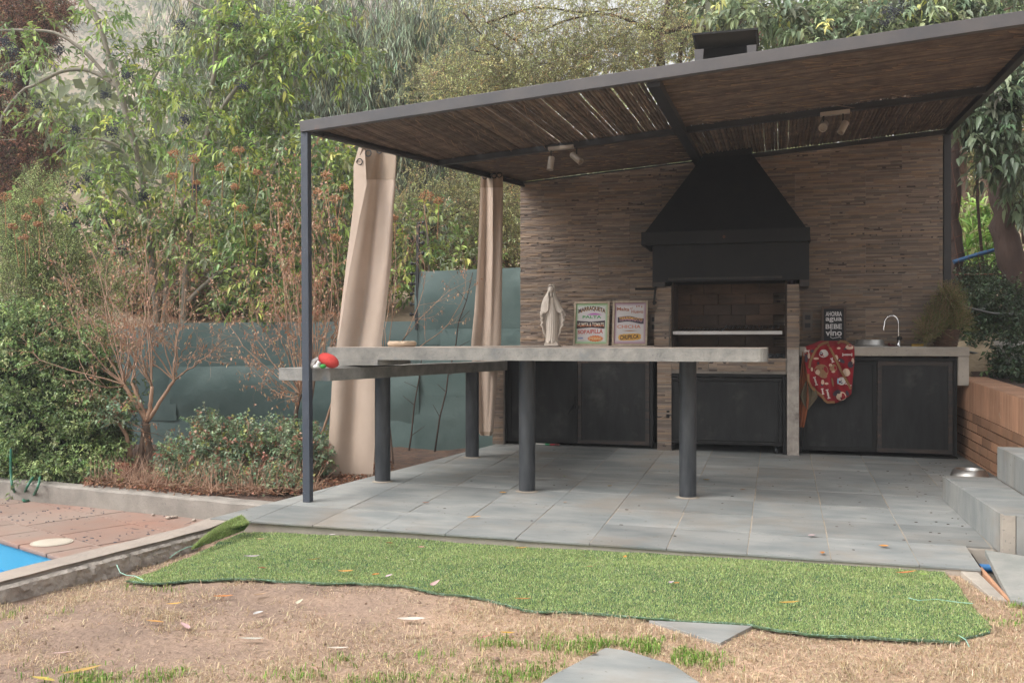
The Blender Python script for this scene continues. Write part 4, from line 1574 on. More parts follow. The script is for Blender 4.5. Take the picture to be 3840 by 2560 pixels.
# wispy loose strips hanging under the canes
a_, b_ = [], []
for k in range(620):
    x, y = random.uniform(-2.6, 1.35), random.uniform(5.9, 9.0)
    p = rzf(x, y, 0.026)
    alongy = (x < -0.74) == (y < YM)
    L = random.uniform(0.03, 0.16)
    d = Vector((random.gauss(0, 0.1), 1, -abs(random.gauss(0, 0.15)))) if alongy else Vector((1, random.gauss(0, 0.1), 0.07 - abs(random.gauss(0, 0.15))))
    a_.append(p)
    b_.append(p + d.normalized() * L)
m_strip = mat('pale_cane_sheath', (0.34, 0.225, 0.145), (0.25, 0.165, 0.11), 9, 0.8)
o = sticks('cane_sheaths', a_, b_, 0.0035, 0.001, m_strip)
o.parent = pg
o.matrix_parent_inverse = Matrix.Translation((3.035, -5.72, 0))
o['kind'] = 'stuff'
# curtain rod
rp0, rp1 = P(742, 303, Y=5.86), P(1203, 424, Y=9.12)
rod = MB().tube([rp0 + Vector((0.0, 0, -0.02)), rp1 + Vector((0, 0, -0.012))], 0.013, 10)
tag(rod.build('curtain_rod', m_frame2, smooth=True), 'black curtain rod slung under the left side of the pergola', 'rod')


def rodpt(t):
    return (rp0 + Vector((0.0, 0, -0.02))).lerp(rp1 + Vector((0, 0, -0.012)), t)


# ---- spotlights
def spots(u0, v0, u1, v1, heads, lb):
    a, b = P(u0, v0, Y=7.40), P(u1, v1, Y=7.40)
    e = empty('ceiling_spotlight', (a + b) / 2)
    tag(e, lb, 'spotlight', 'twin spotlights under the cane roof')
    ctr = (a + b) / 2
    MB().bar(a - ctr, b - ctr, 0.05, 0.026).build('mount_plate', m_lampm, e, bevel=0.002)
    for (hu, hv, tu, tv, dy0, dy1, r) in heads:
        p0 = P(hu, hv, Y=7.40 + dy0) - ctr
        p1 = P(tu, tv, Y=7.40 + dy1) - ctr
        mb = MB()
        d = (p1 - p0).normalized()
        L = (p1 - p0).length
        q = d.to_track_quat('Z', 'Y').to_matrix().to_4x4()
        mb.lathe([(r * 0.93, 0), (r, 0.004), (r, L - 0.004), (r * 1.08, L - 0.003), (r * 1.08, L), (r * 0.85, L), (r * 0.82, L - 0.03), (0.0, L - 0.03)], 20, Matrix.Translation(p0) @ q)
        h = mb.build('lamp_head', m_lampm, e, smooth=True)
        st = (p0 + p1) / 2
        tp = Vector((st.x, 0.0, (a - ctr).lerp(b - ctr, 0.15 if hu < (u0 + u1) / 2 else 0.85).z - 0.01))
        MB().tube([tp, tp + Vector((0, 0, -0.05)), p0 + d * L * 0.2], 0.006, 8).build('stem', m_frame2, e, smooth=True)


spots(1260, 343, 1318, 337, ((1267, 361, 1263, 390, 0, -0.02, 0.026), (1314, 355, 1334, 372, 0.02, -0.03, 0.026)),
      'taupe twin spotlight under the left bay of the cane roof')
spots(1884, 264, 1952, 256, ((1893, 285, 1890, 294, 0.07, -0.06, 0.030), (1943, 281, 1930, 305, 0.0, -0.03, 0.026)),
      'taupe twin spotlight under the right bay of the cane roof')


# ---- curtains
def curtain(name, rows_, yb, label, folds, amp, zt=None, seed=0, header=None):
    """rows_: (v, u_left, u_right) from top to bottom, hung at depth yb(v)"""
    e = empty(name, P((rows_[0][1] + rows_[0][2]) / 2, rows_[0][0], Y=yb(rows_[0][0])))
    tag(e, label, 'curtain', 'beige canvas curtains')
    loc = e.location.copy()
    nu, nv = 90, 70
    rs_ = np.array(rows_, float)

    def pt(a, b, off=0.0):
        v = rs_[0, 0] + (rs_[-1, 0] - rs_[0, 0]) * b
        ul, ur = np.interp(v, rs_[:, 0], rs_[:, 1]), np.interp(v, rs_[:, 0], rs_[:, 2])
        ph = folds * 2 * math.pi * a + 0.9 * math.sin(b * 2.2 + seed) + seed
        am = amp * (1.0 - 0.6 * b)
        ww = a + 0.018 * math.sin(2 * ph)
        u = ul + (ur - ul) * min(1, max(0, ww))
        y = yb(v) - am * math.sin(ph) - 0.4 * am * math.sin(ph * 1.9 + b * 3) + 0.01 * noise.noise(Vector((a * 4, b * 6, seed)))
        return P(u, v, Y=y + off) - loc
    mb = MB()
    mb.grid(lambda a, b: pt(a, b), nu, nv)
    o = mb.build('cloth', m_curtain, e, smooth='all')
    hb = 0.07 if header is None else header
    mb = MB()
    mb.grid(lambda a, b: pt(a, b * hb, -0.004), nu, 8)
    mb.build('header_band', m_curtain_hem, e, smooth='all')
    mb = MB()
    mb.grid(lambda a, b: pt(a, 0.985 + b * 0.012, -0.003), nu, 2)
    mb.build('hem', m_curtain_hem, e, smooth='all')
    return e, pt


c1, pt1 = curtain('curtain', [(336, 832, 908), (370, 820, 911), (430, 812, 908), (470, 812, 905), (600, 796, 900), (700, 784, 889), (790, 773, 877), (860, 763, 871), (1000, 754, 862), (1099, 750, 856)],
                  lambda v: 7.0 + 0.0002 * (v - 336), 'wide beige canvas curtain hanging nearest the grey corner post', 1.05, 0.060, seed=0.6, header=0.10)
for (u, v) in ((826, 372), (846, 352), (872, 345)):
    p = P(u, v, Y=6.90 if u == 826 else 6.93) - c1.location
    mb = MB()
    M_ = Matrix.Translation(p) @ Matrix.Rotation(math.radians(90), 4, 'X')
    mb.lathe([(0.019, 0.0), (0.021, 0.004), (0.027, 0.004), (0.029, 0.0), (0.027, -0.003)], 20, M_, cap=False)
    mb.build('eyelet', m_black, c1, smooth=True)
mb = MB()                                       # folded flap with its edge turned outwards
fl = [(824, 338, 6.95), (812, 380, 6.88), (812, 470, 6.90), (796, 600, 6.95), (775, 780, 7.0)]
fr = [(838, 345, 6.93), (842, 425, 6.86), (826, 500, 6.87), (803, 620, 6.93), (778, 780, 6.99)]
V = [P(u, v, Y=y) - c1.location for a, b in zip(fl, fr) for (u, v, y) in (a, b)]
mb.add(V, [(2 * i, 2 * i + 1, 2 * i + 3, 2 * i + 2) for i in range(4)])
mb.build('turned_flap', m_curtain, c1, smooth='all')
c2, pt2 = curtain('curtain', [(401, 1104, 1156), (450, 1102, 1156), (600, 1097, 1154), (720, 1089, 1152), (790, 1082, 1151), (860, 1086, 1143), (950, 1094, 1136), (990, 1097, 1134), (1000, 1104, 1129)],
                  lambda v: 8.42, 'narrow gathered beige curtain hanging beside the stone wall', 1.35, 0.055, seed=2.6, header=0.05)
for (u, v) in ((1114, 406), (1135, 404), (1147, 402)):
    p = P(u, v, Y=8.35) - c2.location
    mb = MB()
    mb.lathe([(0.017, 0.0), (0.019, 0.004), (0.025, 0.004), (0.027, 0.0), (0.025, -0.003)], 16, Matrix.Translation(p) @ Matrix.Rotation(math.radians(90), 4, 'X'), cap=False)
    mb.build('eyelet', m_black, c2, smooth=True)

# ---- green sheet metal fence
fe = empty('metal_fence', (-2.5, 9.3, 0))
tag(fe, 'patched green sheet metal fence behind the planting bed and curtains', 'fence')


def FP(x, z, n=0.0):
    return Vector((x, yfence(x) + n, z))


def fch(mb, name, m, **k):
    o = mb.build(name, m, **k)
    o.parent = fe
    o.matrix_parent_inverse = Matrix.Translation((2.5, -9.3, 0))
    return o


def sheet(x0, x1, z0a, z0b, z1a, z1b, n, seed, bulge=0.02):
    bulge *= 0.6
    mb = MB()

    def f(a, b):
        x = x0 + (x1 - x0) * a
        za = z0a + (z0b - z0a) * a
        zb = z1a + (z1b - z1a) * a
        z = za + (zb - za) * b
        w = bulge * (noise.noise(Vector((x * 1.3, z * 2.0, seed))) * 1.6 + math.sin(b * math.pi) * 0.9) + 0.006 * noise.noise(Vector((x * 5, z * 5, seed)))
        return FP(x, z, n - w)
    mb.grid(f, 40, 24)
    fch(mb, 'metal_sheet', m_sheet, smooth='all')


fu = lambda u: P(u, 900, Y=9.3 if u > 1000 else 9.0).x
FX = [-9.6, -8.5, -7.35, -6.2, -4.95, P(960, 700, Y=9.2).x, -2.46]
ftop = [1.16, 1.20, 1.25, P(410, 742, Y=8.75).z, P(640, 740, Y=8.95).z, P(955, 738, Y=9.15).z]
for i in range(5):
    a, b = FX[i], FX[i + 1]
    t0, t1 = ftop[i], ftop[i + 1]
    sheet(a, b + 0.03, 0.86, 0.88, t0, t1, 0.0 - 0.004 * i, i, 0.012)
    sheet(a - 0.02, b + 0.05, 0.34, 0.33, 0.90, 0.92, -0.012 - 0.003 * i, i + 10, 0.035)
    sheet(a, b + 0.02, -0.05, -0.05, 0.36, 0.35, -0.004 - 0.003 * i, i + 20, 0.012)
zt0, zt1 = P(960, 625, Y=9.2).z, P(1195, 614, Y=9.3).z
a, b = FX[5], FX[6]
mid = (a + b) / 2
sheet(a, mid + 0.05, 1.27, 1.27, zt0, (zt0 + zt1) / 2, -0.004, 31, 0.03)
sheet(mid, b, 1.28, 1.28, (zt0 + zt1) / 2, zt1, -0.010, 32, 0.03)
sheet(a - 0.02, mid - 0.28, 1.14, 1.14, 1.29, 1.29, -0.012, 33, 0.004)
sheet(mid - 0.31, b, 1.10, 1.12, 1.30, 1.30, -0.016, 34, 0.004)
sheet(a, mid, 0.60, 0.60, 1.15, 1.15, -0.004, 35, 0.012)
sheet(mid - 0.02, b, 0.62, 0.62, 1.13, 1.14, -0.010, 36, 0.02)
sheet(a, mid + 0.03, -0.05, -0.05, 0.62, 0.62, -0.012, 37, 0.02)
sheet(mid, b, -0.05, -0.05, 0.64, 0.64, -0.018, 38, 0.03)
riv = MB()
for z, xa, xb in ((1.285, a, b), (1.14, a, mid), (0.61, a, b), (1.12, mid, b)):
    x = xa + 0.05
    while x < xb:
        riv.ball(tuple(FP(x, z + random.uniform(-0.004, 0.004), -0.030)), (0.007, 0.005, 0.007), 8, 4)
        x += random.uniform(0.10, 0.2)
o = fch(riv, 'rivets', m_sheet, smooth=True)
o['kind'] = 'stuff'
# insulator post of an electric fence
ip = P(957, 735, Y=9.12)
it = P(961, 512, Y=9.12)
ep = empty('electric_fence_post', ip)
tag(ep, 'black electric fence post with a row of insulators above the green fence', 'post')
MB().bar((0, 0, -0.1), tuple(it - ip), 0.028, 0.028, up=(0, 1, 0)).build('rod', m_black, ep)
for k in range(10):
    t = k / 9
    c = (it - ip) * (0.06 + 0.94 * t)
    s = 1 if k > 5 else -1
    mb = MB()
    mb.tube([(c.x, 0, c.z), (c.x + s * 0.075, -0.01, c.z)], 0.010, 8)
    mb.tube([(c.x + s * 0.05, -0.01, c.z), (c.x + s * 0.066, -0.01, c.z)], 0.021, 8)
    mb.build('insulator', m_black, ep, smooth=True)

# ============================================================ SMALL THINGS
def text_mb(body, size=1.0):
    """lettering as flat mesh data centred on its own box -> (verts 2D, faces, w, h)"""
    cu = bpy.data.curves.new('lettering', 'FONT')
    cu.body = body
    cu.size = size
    cu.resolution_u = 3
    cu.offset = 0.022
    ob = bpy.data.objects.new('lettering', cu)
    col.objects.link(ob)
    bpy.context.view_layer.update()
    me = bpy.data.meshes.new_from_object(ob.evaluated_get(bpy.context.evaluated_depsgraph_get()))
    vs = [(v.co.x, v.co.y) for v in me.vertices]
    fs = [tuple(p.vertices) for p in me.polygons]
    bpy.data.objects.remove(ob)
    bpy.data.curves.remove(cu)
    bpy.data.meshes.remove(me)
    xs, ys = [v[0] for v in vs], [v[1] for v in vs]
    x0, x1, y0, y1 = min(xs), max(xs), min(ys), max(ys)
    return [((x - x0) / (x1 - x0), (y - y0) / (y1 - y0)) for x, y in vs], fs


def words(parent, name, body, x, z, w, h, y, m, warp=None, grow=0.0):
    """fit lettering to a box centred on x, z; warp(s, t) -> (dx, dz) in box units"""
    v, f = text_mb(body)
    mb = MB()
    V = []
    for s, t in v:
        dx, dz, sc = (0, 0, 1)
        if warp:
            dx, dz, sc = warp(s)
        V.append((x + (s - 0.5) * w + dx * w, y, z + ((t - 0.5) * sc) * h + dz * h))
    mb.add(V, f)
    o = mb.build(name, m, parent)
    md = o.modifiers.new('thick', 'SOLIDIFY')
    md.thickness = 0.0006
    return o


def flat(c, r=0.8):
    k = 'print_%d_%d_%d' % tuple(int(q * 999) for q in c)
    return MATS.get(k) or mat(k, c, rough=r)


INK, ORG, RED, GRN, PUR, CRM, BLU, YEL = (0.05, 0.035, 0.045), (0.55, 0.16, 0.04), (0.45, 0.06, 0.04), (0.04, 0.28, 0.08), (0.42, 0.14, 0.42), (0.62, 0.56, 0.46), (0.06, 0.13, 0.40), (0.60, 0.34, 0.07)


def shape(parent, name, pts, y, c):
    mb = MB()
    n = len(pts)
    mb.add([(x, y, z) for x, z in pts] + [(x, y + 0.0006, z) for x, z in pts], [tuple(range(n)), tuple(range(2 * n - 1, n - 1, -1))] + [(i, n + i, n + (i + 1) % n, (i + 1) % n) for i in range(n)])
    return mb.build(name, flat(c), parent)


def poster(u0, u1, vt, vb, edge, label):
    a, b = P(u0, vb, Y=8.99), P(u1, vb, Y=8.99)
    W = b.x - a.x
    Hh = px(vb - vt, 9.15)
    e = empty('framed_poster', (a.x + W / 2, 8.985, 1.1305), rx=math.radians(-9))
    tag(e, label, 'poster')
    t = 0.021
    for nm, q in (('frame_side', (-W / 2, -W / 2 + t, 0, Hh)), ('frame_side', (W / 2 - t, W / 2, 0, Hh)), ('frame_rail', (-W / 2 + t, W / 2 - t, 0, t)), ('frame_rail', (-W / 2 + t, W / 2 - t, Hh - t, Hh))):
        MB().box(q[0] + 0.0004, q[1] - 0.0004, 0, 0.02, q[2] + 0.0004, q[3] - 0.0004).build(nm, m_fr, e, bevel=0.002)
    pm = mat('poster_paper_' + edge[0], (0.56, 0.53, 0.53), (0.50, 0.48, 0.48), 6, 0.6)
    nt = pm.node_tree                            # coloured wash towards the paper's edge
    tc = nt.nodes.new('ShaderNodeTexCoord')
    sep = nt.nodes.new('ShaderNodeSeparateXYZ')
    nt.links.new(tc.outputs['Generated'], sep.inputs[0])

    def M2(op, x, y):
        n = nt.nodes.new('ShaderNodeMath')
        n.operation = op
        for i, q in enumerate((x, y)):
            if isinstance(q, (int, float)):
                n.inputs[i].default_value = q
            else:
                nt.links.new(q, n.inputs[i])
        return n.outputs[0]
    ax = M2('ABSOLUTE', M2('SUBTRACT', sep.outputs['X'], 0.5), 0)
    az = M2('ABSOLUTE', M2('SUBTRACT', sep.outputs['Z'], 0.5), 0)
    mx = M2('MAXIMUM', ax, az)
    mr = nt.nodes.new('ShaderNodeMapRange')
    mr.inputs['From Min'].default_value = 0.40
    mr.inputs['From Max'].default_value = 0.50
    nt.links.new(mx, mr.inputs['Value'])
    mixn = nt.nodes.new('ShaderNodeMix')
    mixn.data_type = 'RGBA'
    nt.links.new(mr.outputs[0], mixn.inputs[0])
    bs = nt.nodes['Principled BSDF']
    src = bs.inputs['Base Color'].links[0].from_socket
    nt.links.new(src, mixn.inputs[6])
    mixn.inputs[7].default_value = (*edge[1], 1)
    nt.links.new(mixn.outputs[2], bs.inputs['Base Color'])
    MB().box(-W / 2 + t * 0.8, W / 2 - t * 0.8, 0.009, 0.015, t * 0.8, Hh - t * 0.8).build('paper', pm, e)
    iw, ih = W - 2 * t, Hh - 2 * t
    X = lambda f: -iw / 2 + f * iw
    Z = lambda f: t + (1 - f) * ih
    return e, X, Z, iw, ih


m_fr = mat('weathered_pale_wood', (0.46, 0.38, 0.29), (0.34, 0.27, 0.20), 20, 0.8, 0.3, 60, c3=(0.22, 0.19, 0.15), s3=14, t3=0.63)
yp = 0.0082
e, X, Z, iw, ih = poster(1316, 1398, 691, 794, ('green', (0.16, 0.40, 0.12)), 'framed food poster with green edges reading MARRAQUETA, right of the statue')
arch = lambda a: (lambda s: (0, a * (1 - (2 * s - 1) ** 2), 1))
words(e, 'lettering', 'MARRAQUETA', X(0.515), Z(0.21), iw * 0.86, ih * 0.125, yp + 0.0004, flat((0.50, 0.30, 0.12)), arch(0.62))
words(e, 'lettering', 'MARRAQUETA', X(0.50), Z(0.20), iw * 0.86, ih * 0.125, yp - 0.0004, flat(INK), arch(0.62))
shape(e, 'ornament', [(X(0.33 + 0.5 * i / 12), Z(0.285 - 0.05 * math.sin(math.pi * i / 12))) for i in range(13)][::-1], yp, PUR)
words(e, 'lettering', 'PALTA', X(0.51), Z(0.335), iw * 0.60, ih * 0.070, yp, flat(GRN))
bn = [(X(0.03), Z(0.425)), (X(0.5), Z(0.455)), (X(0.93), Z(0.425)), (X(0.92), Z(0.63)), (X(0.5), Z(0.60)), (X(0.02), Z(0.63))]
shape(e, 'banner', bn[::-1], yp, INK)
words(e, 'lettering', 'HUMITA & TOMATE', X(0.48), Z(0.53), iw * 0.84, ih * 0.10, yp - 0.0012, flat(CRM))
words(e, 'lettering', 'HUMITA & TOMATE', X(0.48), Z(0.558), iw * 0.84, ih * 0.04, yp - 0.0022, flat(ORG))
words(e, 'lettering', 'SOPAIPILLA', X(0.47), Z(0.715), iw * 0.80, ih * 0.105, yp, flat(RED), lambda s: (0, 0.25 * s, 0.85 + 0.3 * s))
words(e, 'lettering', 'con', X(0.16), Z(0.865), iw * 0.17, ih * 0.045, yp, flat(BLU))
st = []
for i in range(36):
    a = 2 * math.pi * i / 36
    k = 1.0 if i % 2 else 0.80
    st.append((X(0.64) + math.cos(a) * iw * 0.27 * k, Z(0.875) + math.sin(a) * ih * 0.085 * k))
shape(e, 'starburst', st, yp, ORG)
words(e, 'lettering', 'PEBRE', X(0.64), Z(0.875), iw * 0.38, ih * 0.065, yp - 0.0012, flat((0.62, 0.45, 0.25)))
for q in (0.155, 0.655, 0.91):
    shape(e, 'flourish', [(X(0.1), Z(q)), (X(0.28), Z(q + 0.006)), (X(0.28), Z(q))][::-1], yp, (0.5, 0.25, 0.25))

e, X, Z, iw, ih = poster(1405, 1486.5, 690, 794, ('pink', (0.30, 0.12, 0.20)), 'framed drinks poster with pink edges reading TERREMOTO, left of the grill pillar')
BRN = (0.36, 0.13, 0.08)
words(e, 'lettering', 'Malta', X(0.27), Z(0.145), iw * 0.40, ih * 0.085, yp, flat(BRN), lambda s: (0, -0.2 * s, 1))
words(e, 'lettering', 'c/', X(0.54), Z(0.13), iw * 0.09, ih * 0.055, yp, flat(BRN))
words(e, 'lettering', 'Huevo', X(0.73), Z(0.215), iw * 0.38, ih * 0.085, yp, flat(BRN))
for q, z in ((0.71, 0.09), (0.78, 0.085), (0.87, 0.10)):
    shape(e, 'splash', [(X(q) + 0.006 * math.cos(a), Z(z) + 0.010 * math.sin(a)) for a in np.linspace(0, 6.28, 8)[:-1]], yp, BRN)
wv = [(X(0.10 + 0.84 * i / 16), Z(0.335 + 0.022 * math.sin(i / 16 * 6.0 + 2.2) + 0.03 * i / 16)) for i in range(17)]
wv2 = [(x, z - ih * 0.135) for x, z in wv][::-1]
shape(e, 'banner', (wv + wv2)[::-1], yp, (0.07, 0.06, 0.09))
wf = lambda s: (0, -0.16 * math.sin(s * 6.0 + 2.2) - 0.22 * s + 0.15, 1)
words(e, 'lettering', 'TERREMOTO', X(0.52), Z(0.405), iw * 0.76, ih * 0.095, yp - 0.0012, flat((0.50, 0.26, 0.30)), wf)
words(e, 'lettering', 'TERREMOTO', X(0.52), Z(0.39), iw * 0.76, ih * 0.055, yp - 0.0022, flat(YEL), lambda s: (0, wf(s)[1] * 1.7, 1))
words(e, 'lettering', 'CHICHA', X(0.47), Z(0.585), iw * 0.76, ih * 0.085, yp, flat((0.50, 0.19, 0.12)))
shape(e, 'ornament', [(X(0.26), Z(0.685)), (X(0.5), Z(0.672)), (X(0.75), Z(0.685)), (X(0.5), Z(0.702))][::-1], yp, (0.34, 0.17, 0.10))
bl = []
for i in range(30):
    a = 2 * math.pi * i / 30
    k = 1.0 if i % 2 else 0.93
    cxx, szz = math.copysign(abs(math.cos(a)) ** 0.5, math.cos(a)), math.copysign(abs(math.sin(a)) ** 0.5, math.sin(a))
    bl.append((X(0.5) + cxx * iw * 0.38 * k, Z(0.84) + szz * ih * 0.085 * k + cxx * ih * 0.012))
shape(e, 'blot', bl, yp, YEL)
words(e, 'lettering', 'CHUPILCA', X(0.49), Z(0.84), iw * 0.60, ih * 0.11, yp - 0.0012, flat(INK), lambda s: (0, 0.28 * (s - 0.5), 1.1 - 0.25 * s))

# chalkboard sign
a, b = P(1889, 795, Y=8.98), P(1941, 795, Y=8.98)
W, Hh = b.x - a.x + 0.02, px(796 - 705, 8.75)
e = empty('chalkboard_sign', ((a.x + b.x) / 2, 8.985, 1.1235), rx=math.radians(-7), rz=math.radians(-4))
tag(e, 'chalkboard in a dark wooden frame reading AHORRA agua BEBE vino', 'sign')
m_dw = mat('dark_walnut', (0.075, 0.04, 0.022), (0.05, 0.028, 0.018), 14, 0.6, 0.2, 40, stretch=(1, 1, 0.2))
t = 0.022
MB().box(-W / 2, -W / 2 + t, -0.03, 0.02, 0, Hh).build('frame_side', m_dw, e, bevel=0.002)
MB().box(W / 2 - t, W / 2, -0.012, 0.02, 0, Hh).build('frame_side', m_dw, e, bevel=0.002)
MB().box(-W / 2 + t, W / 2 - t, -0.012, 0.02, Hh - t, Hh).build('frame_rail', m_dw, e, bevel=0.002)
MB().box(-W / 2 + t, W / 2 - t, -0.012, 0.02, 0, t).build('frame_rail', m_dw, e, bevel=0.002)
MB().box(-W / 2 + t * 0.8, W / 2 - t * 0.8, 0.0, 0.008, t, Hh - t).build('board', flat((0.012, 0.012, 0.016), 0.7), e)
ck = flat((0.62, 0.60, 0.60), 0.9)
iw = W - 2 * t
for body, f, w_, h_ in (('AHORRA', 0.145, 0.82, 0.115), ('agua', 0.315, 0.82, 0.125), ('BEBE', 0.50, 0.82, 0.12), ('vino', 0.68, 0.82, 0.15)):
    words(e, 'lettering', body, 0, t + (1 - f) * (Hh - 2 * t), iw * w_, Hh * h_, -0.001, ck)
sw = MB().tube([(-iw * 0.18, -0.002, Hh * 0.24), (-iw * 0.05, -0.002, Hh * 0.205), (iw * 0.15, -0.002, Hh * 0.225), (iw * 0.30, -0.002, Hh * 0.24), (iw * 0.38, -0.002, Hh * 0.215)], 0.0028, 6)
sw.build('flourish', ck, e)

# ---- statue of a robed woman
sc0 = P(1268, 793, Y=8.87)
stt = empty('statue', (sc0.x, 8.87, 1.1305), rz=math.radians(4))
tag(stt, 'cream plaster statue of a veiled robed woman with lowered open hands', 'statue')
u_ = 0.592 / 1290


def zz(y):
    return (1435 - y) * u_


def ring_body(mb, prof, n=56, fold=0.0, nf=14, a0=0.0, a1=2 * math.pi, depth=None, ph=0.0, back=0.0, closed=True):
    """prof rows: (y, left, right, depth_front, depth_back) in survey units about x = 520"""
    m = n if closed else n + 1
    vs = []
    for (y, l, r, df, db) in prof:
        cxm, hw = ((l + r) / 2 - 520) * u_, (r - l) / 2 * u_
        for k in range(m):
            a = a0 + (a1 - a0) * k / n
            f = 1 + fold * math.sin(nf * a + ph + y * 0.004) * min(1, max(0, (y - 380) / 500))
            d = df if math.sin(a) < 0 else db
            vs.append((cxm + hw * math.cos(a) * f, d * u_ * math.sin(a) * f, zz(y)))
    fs = []
    for i in range(len(prof) - 1):
        for k in range(n):
            fs.append((i * m + k, (i + 1) * m + k, (i + 1) * m + (k + 1) % m, i * m + (k + 1) % m) if closed else
                      (i * m + k, (i + 1) * m + k, (i + 1) * m + k + 1, i * m + k + 1))
    mb.add(vs, fs)


mb = MB()
ring_body(mb, [(330, 495, 535, 22, 22), (370, 480, 550, 35, 35), (400, 455, 580, 55, 60), (450, 450, 590, 75, 70), (550, 445, 590, 85, 80), (580, 442, 592, 84, 80), (650, 425, 615, 95, 90),
               (800, 400, 640, 105, 95), (1000, 400, 640, 108, 100), (1150, 402, 638, 110, 100), (1270, 392, 640, 118, 105), (1330, 385, 640, 128, 110), (1362, 388, 630, 120, 108)], 84, 0.055, 17)
rb = mb.build('robe', m_statue, stt, smooth='all')
mb = MB()
mb.prism([(-0.066, -0.06), (0.064, -0.062), (0.070, -0.02), (0.066, 0.05), (-0.066, 0.05), (-0.070, 0.0)], 0.0, 0.022)
mb.prism([(-0.060, -0.055), (0.058, -0.056), (0.062, 0.045), (-0.062, 0.045)], 0.022, 0.033)
for i in range(6):
    a = i / 6 * 6.28
    mb.ball((0.045 * math.cos(a), -0.02 + 0.03 * math.sin(a), 0.03), (0.02, 0.018, 0.012), 8, 5)
mb.build('pedestal', m_statue, stt, bevel=0.002)
# mantle: back shell, open in front, falling from the forearms
mb = MB()
pr = [(330, 462, 568, 60, 62), (370, 405, 600, 66, 75), (420, 362, 625, 78, 95), (500, 322, 662, 90, 105), (600, 296, 715, 95, 112), (700, 285, 762, 92, 112), (780, 276, 800, 84, 60), (880, 284, 790, 70, 48),
      (1000, 296, 752, 58, 42), (1080, 325, 716, 52, 40), (1160, 350, 690, 48, 40), (1260, 385, 648, 45, 40), (1300, 400, 640, 40, 40)]
ring_body(mb, pr, 72, 0.03, 22, math.radians(-28), math.radians(208), closed=False)
ring_body(mb, [(y, l + 10, r - 10, df - 6, db - 8) for (y, l, r, df, db) in pr], 72, 0.03, 22, math.radians(208), math.radians(-28), closed=False)
mb.build('mantle', m_statue, stt, smooth='all')
mb = MB()
for sgn in (-1, 1):                              # front lapels of the mantle over the shoulders
    ed = {-1: [(345, 450), (420, 462), (560, 465), (660, 460), (715, 440), (748, 400), (745, 360), (715, 330)],
          1: [(345, 562), (420, 580), (560, 602), (640, 615), (700, 632), (742, 665), (748, 700), (712, 748)]}[sgn]
    ou = {-1: [(345, 438), (420, 366), (560, 308), (660, 292), (690, 288), (715, 290), (720, 296), (722, 305)],
          1: [(345, 580), (420, 622), (560, 690), (640, 732), (680, 755), (700, 765), (706, 768), (708, 770)]}[sgn]
    V, Fc = [], []
    for (yi, xi), (yo, xo) in zip(ed, ou):
        for k in range(9):
            t = k / 8
            x, y = xi + (xo - xi) * t, yi + (yo - yi) * t
            dpt = -(112 - 40 * t ** 2) + 6 * math.sin(t * 9 + yi * 0.02)
            if k == 0:
                dpt -= 8
            V.append(((x - 520) * u_, dpt * u_, zz(y)))
    for i in range(7):
        for k in range(8):
            q = (i * 9 + k, i * 9 + k + 1, (i + 1) * 9 + k + 1, (i + 1) * 9 + k)
            Fc.append(q if sgn > 0 else q[::-1])
    mb.add(V, Fc)
    mb.tube([((x - 520) * u_, -116 * u_, zz(y)) for y, x in ed], 0.0035, 8)
    # scalloped falls of cloth below the forearm
    zg = {-1: [(300, 725), (290, 820), (345, 855), (292, 900), (345, 950), (290, 1005), (335, 1060), (350, 1160), (385, 1260)],
          1: [(760, 715), (800, 800), (750, 860), (790, 900), (735, 950), (765, 1000), (705, 1070), (700, 1160), (650, 1250)]}[sgn]
    mb.tube([((x - 520) * u_, -62 * u_ + 0.004 * (i % 2), zz(y)) for i, (x, y) in enumerate(zg)], [0.010, 0.009, 0.009, 0.009, 0.008, 0.008, 0.007, 0.006, 0.004], 8)
mb.build('mantle_front', m_statue, stt, smooth='all')
# head with face
mb = MB()
hc = Vector((-0.004, -0.022, zz(268)))


def headf(p):
    k = 1.0
    x, y, z = p.x, p.y, p.z
    if y < 0:
        k += 0.13 * math.exp(-(x / 0.0045) ** 2 - ((z + 0.001) / 0.008) ** 2)          # nose
        k -= 0.05 * math.exp(-((abs(x) - 0.010) / 0.005) ** 2 - ((z - 0.005) / 0.004) ** 2)   # eye sockets
        k += 0.04 * math.exp(-(x / 0.007) ** 2 - ((z + 0.014) / 0.0035) ** 2)         # lips
        k -= 0.03 * math.exp(-(x / 0.010) ** 2 - ((z + 0.0105) / 0.002) ** 2)
        k += 0.04 * math.exp(-(x / 0.009) ** 2 - ((z + 0.024) / 0.006) ** 2)          # chin
    return k


mb.ball(hc, (0.0235, 0.028, 0.034), 40, 32, fn=headf)
for sx in (-1, 1):
    mb.ball(hc + Vector((sx * 0.009, -0.0245, 0.005)), (0.004, 0.0025, 0.0022), 10, 6)
mb.tube([hc + Vector((0, 0.006, -0.02)), hc + Vector((0, 0.008, -0.045)), hc + Vector((0, 0.010, -0.075))], [0.013, 0.014, 0.026], 16)
mb.build('head', m_statue, stt, smooth='all')
mb = MB()
ring_body(mb, [(145, 505, 537, 8, 14), (150, 480, 558, 28, 45), (164, 456, 576, 48, 68), (195, 438, 588, 62, 88), (240, 430, 592, 68, 95), (290, 426, 590, 62, 95), (330, 412, 594, 66, 96), (360, 395, 602, 70, 98), (400, 372, 618, 76, 100)],
          48, 0.0, 8, math.radians(-58), math.radians(238), closed=False)
ring_body(mb, [(148, 505, 537, 8, 10), (156, 482, 556, 24, 40), (170, 464, 570, 42, 60), (195, 448, 580, 54, 80), (240, 442, 582, 60, 88), (290, 436, 582, 55, 88), (330, 424, 586, 58, 88), (360, 404, 594, 62, 90), (400, 382, 610, 70, 92)],
          48, 0.0, 8, math.radians(238), math.radians(-58), closed=False)
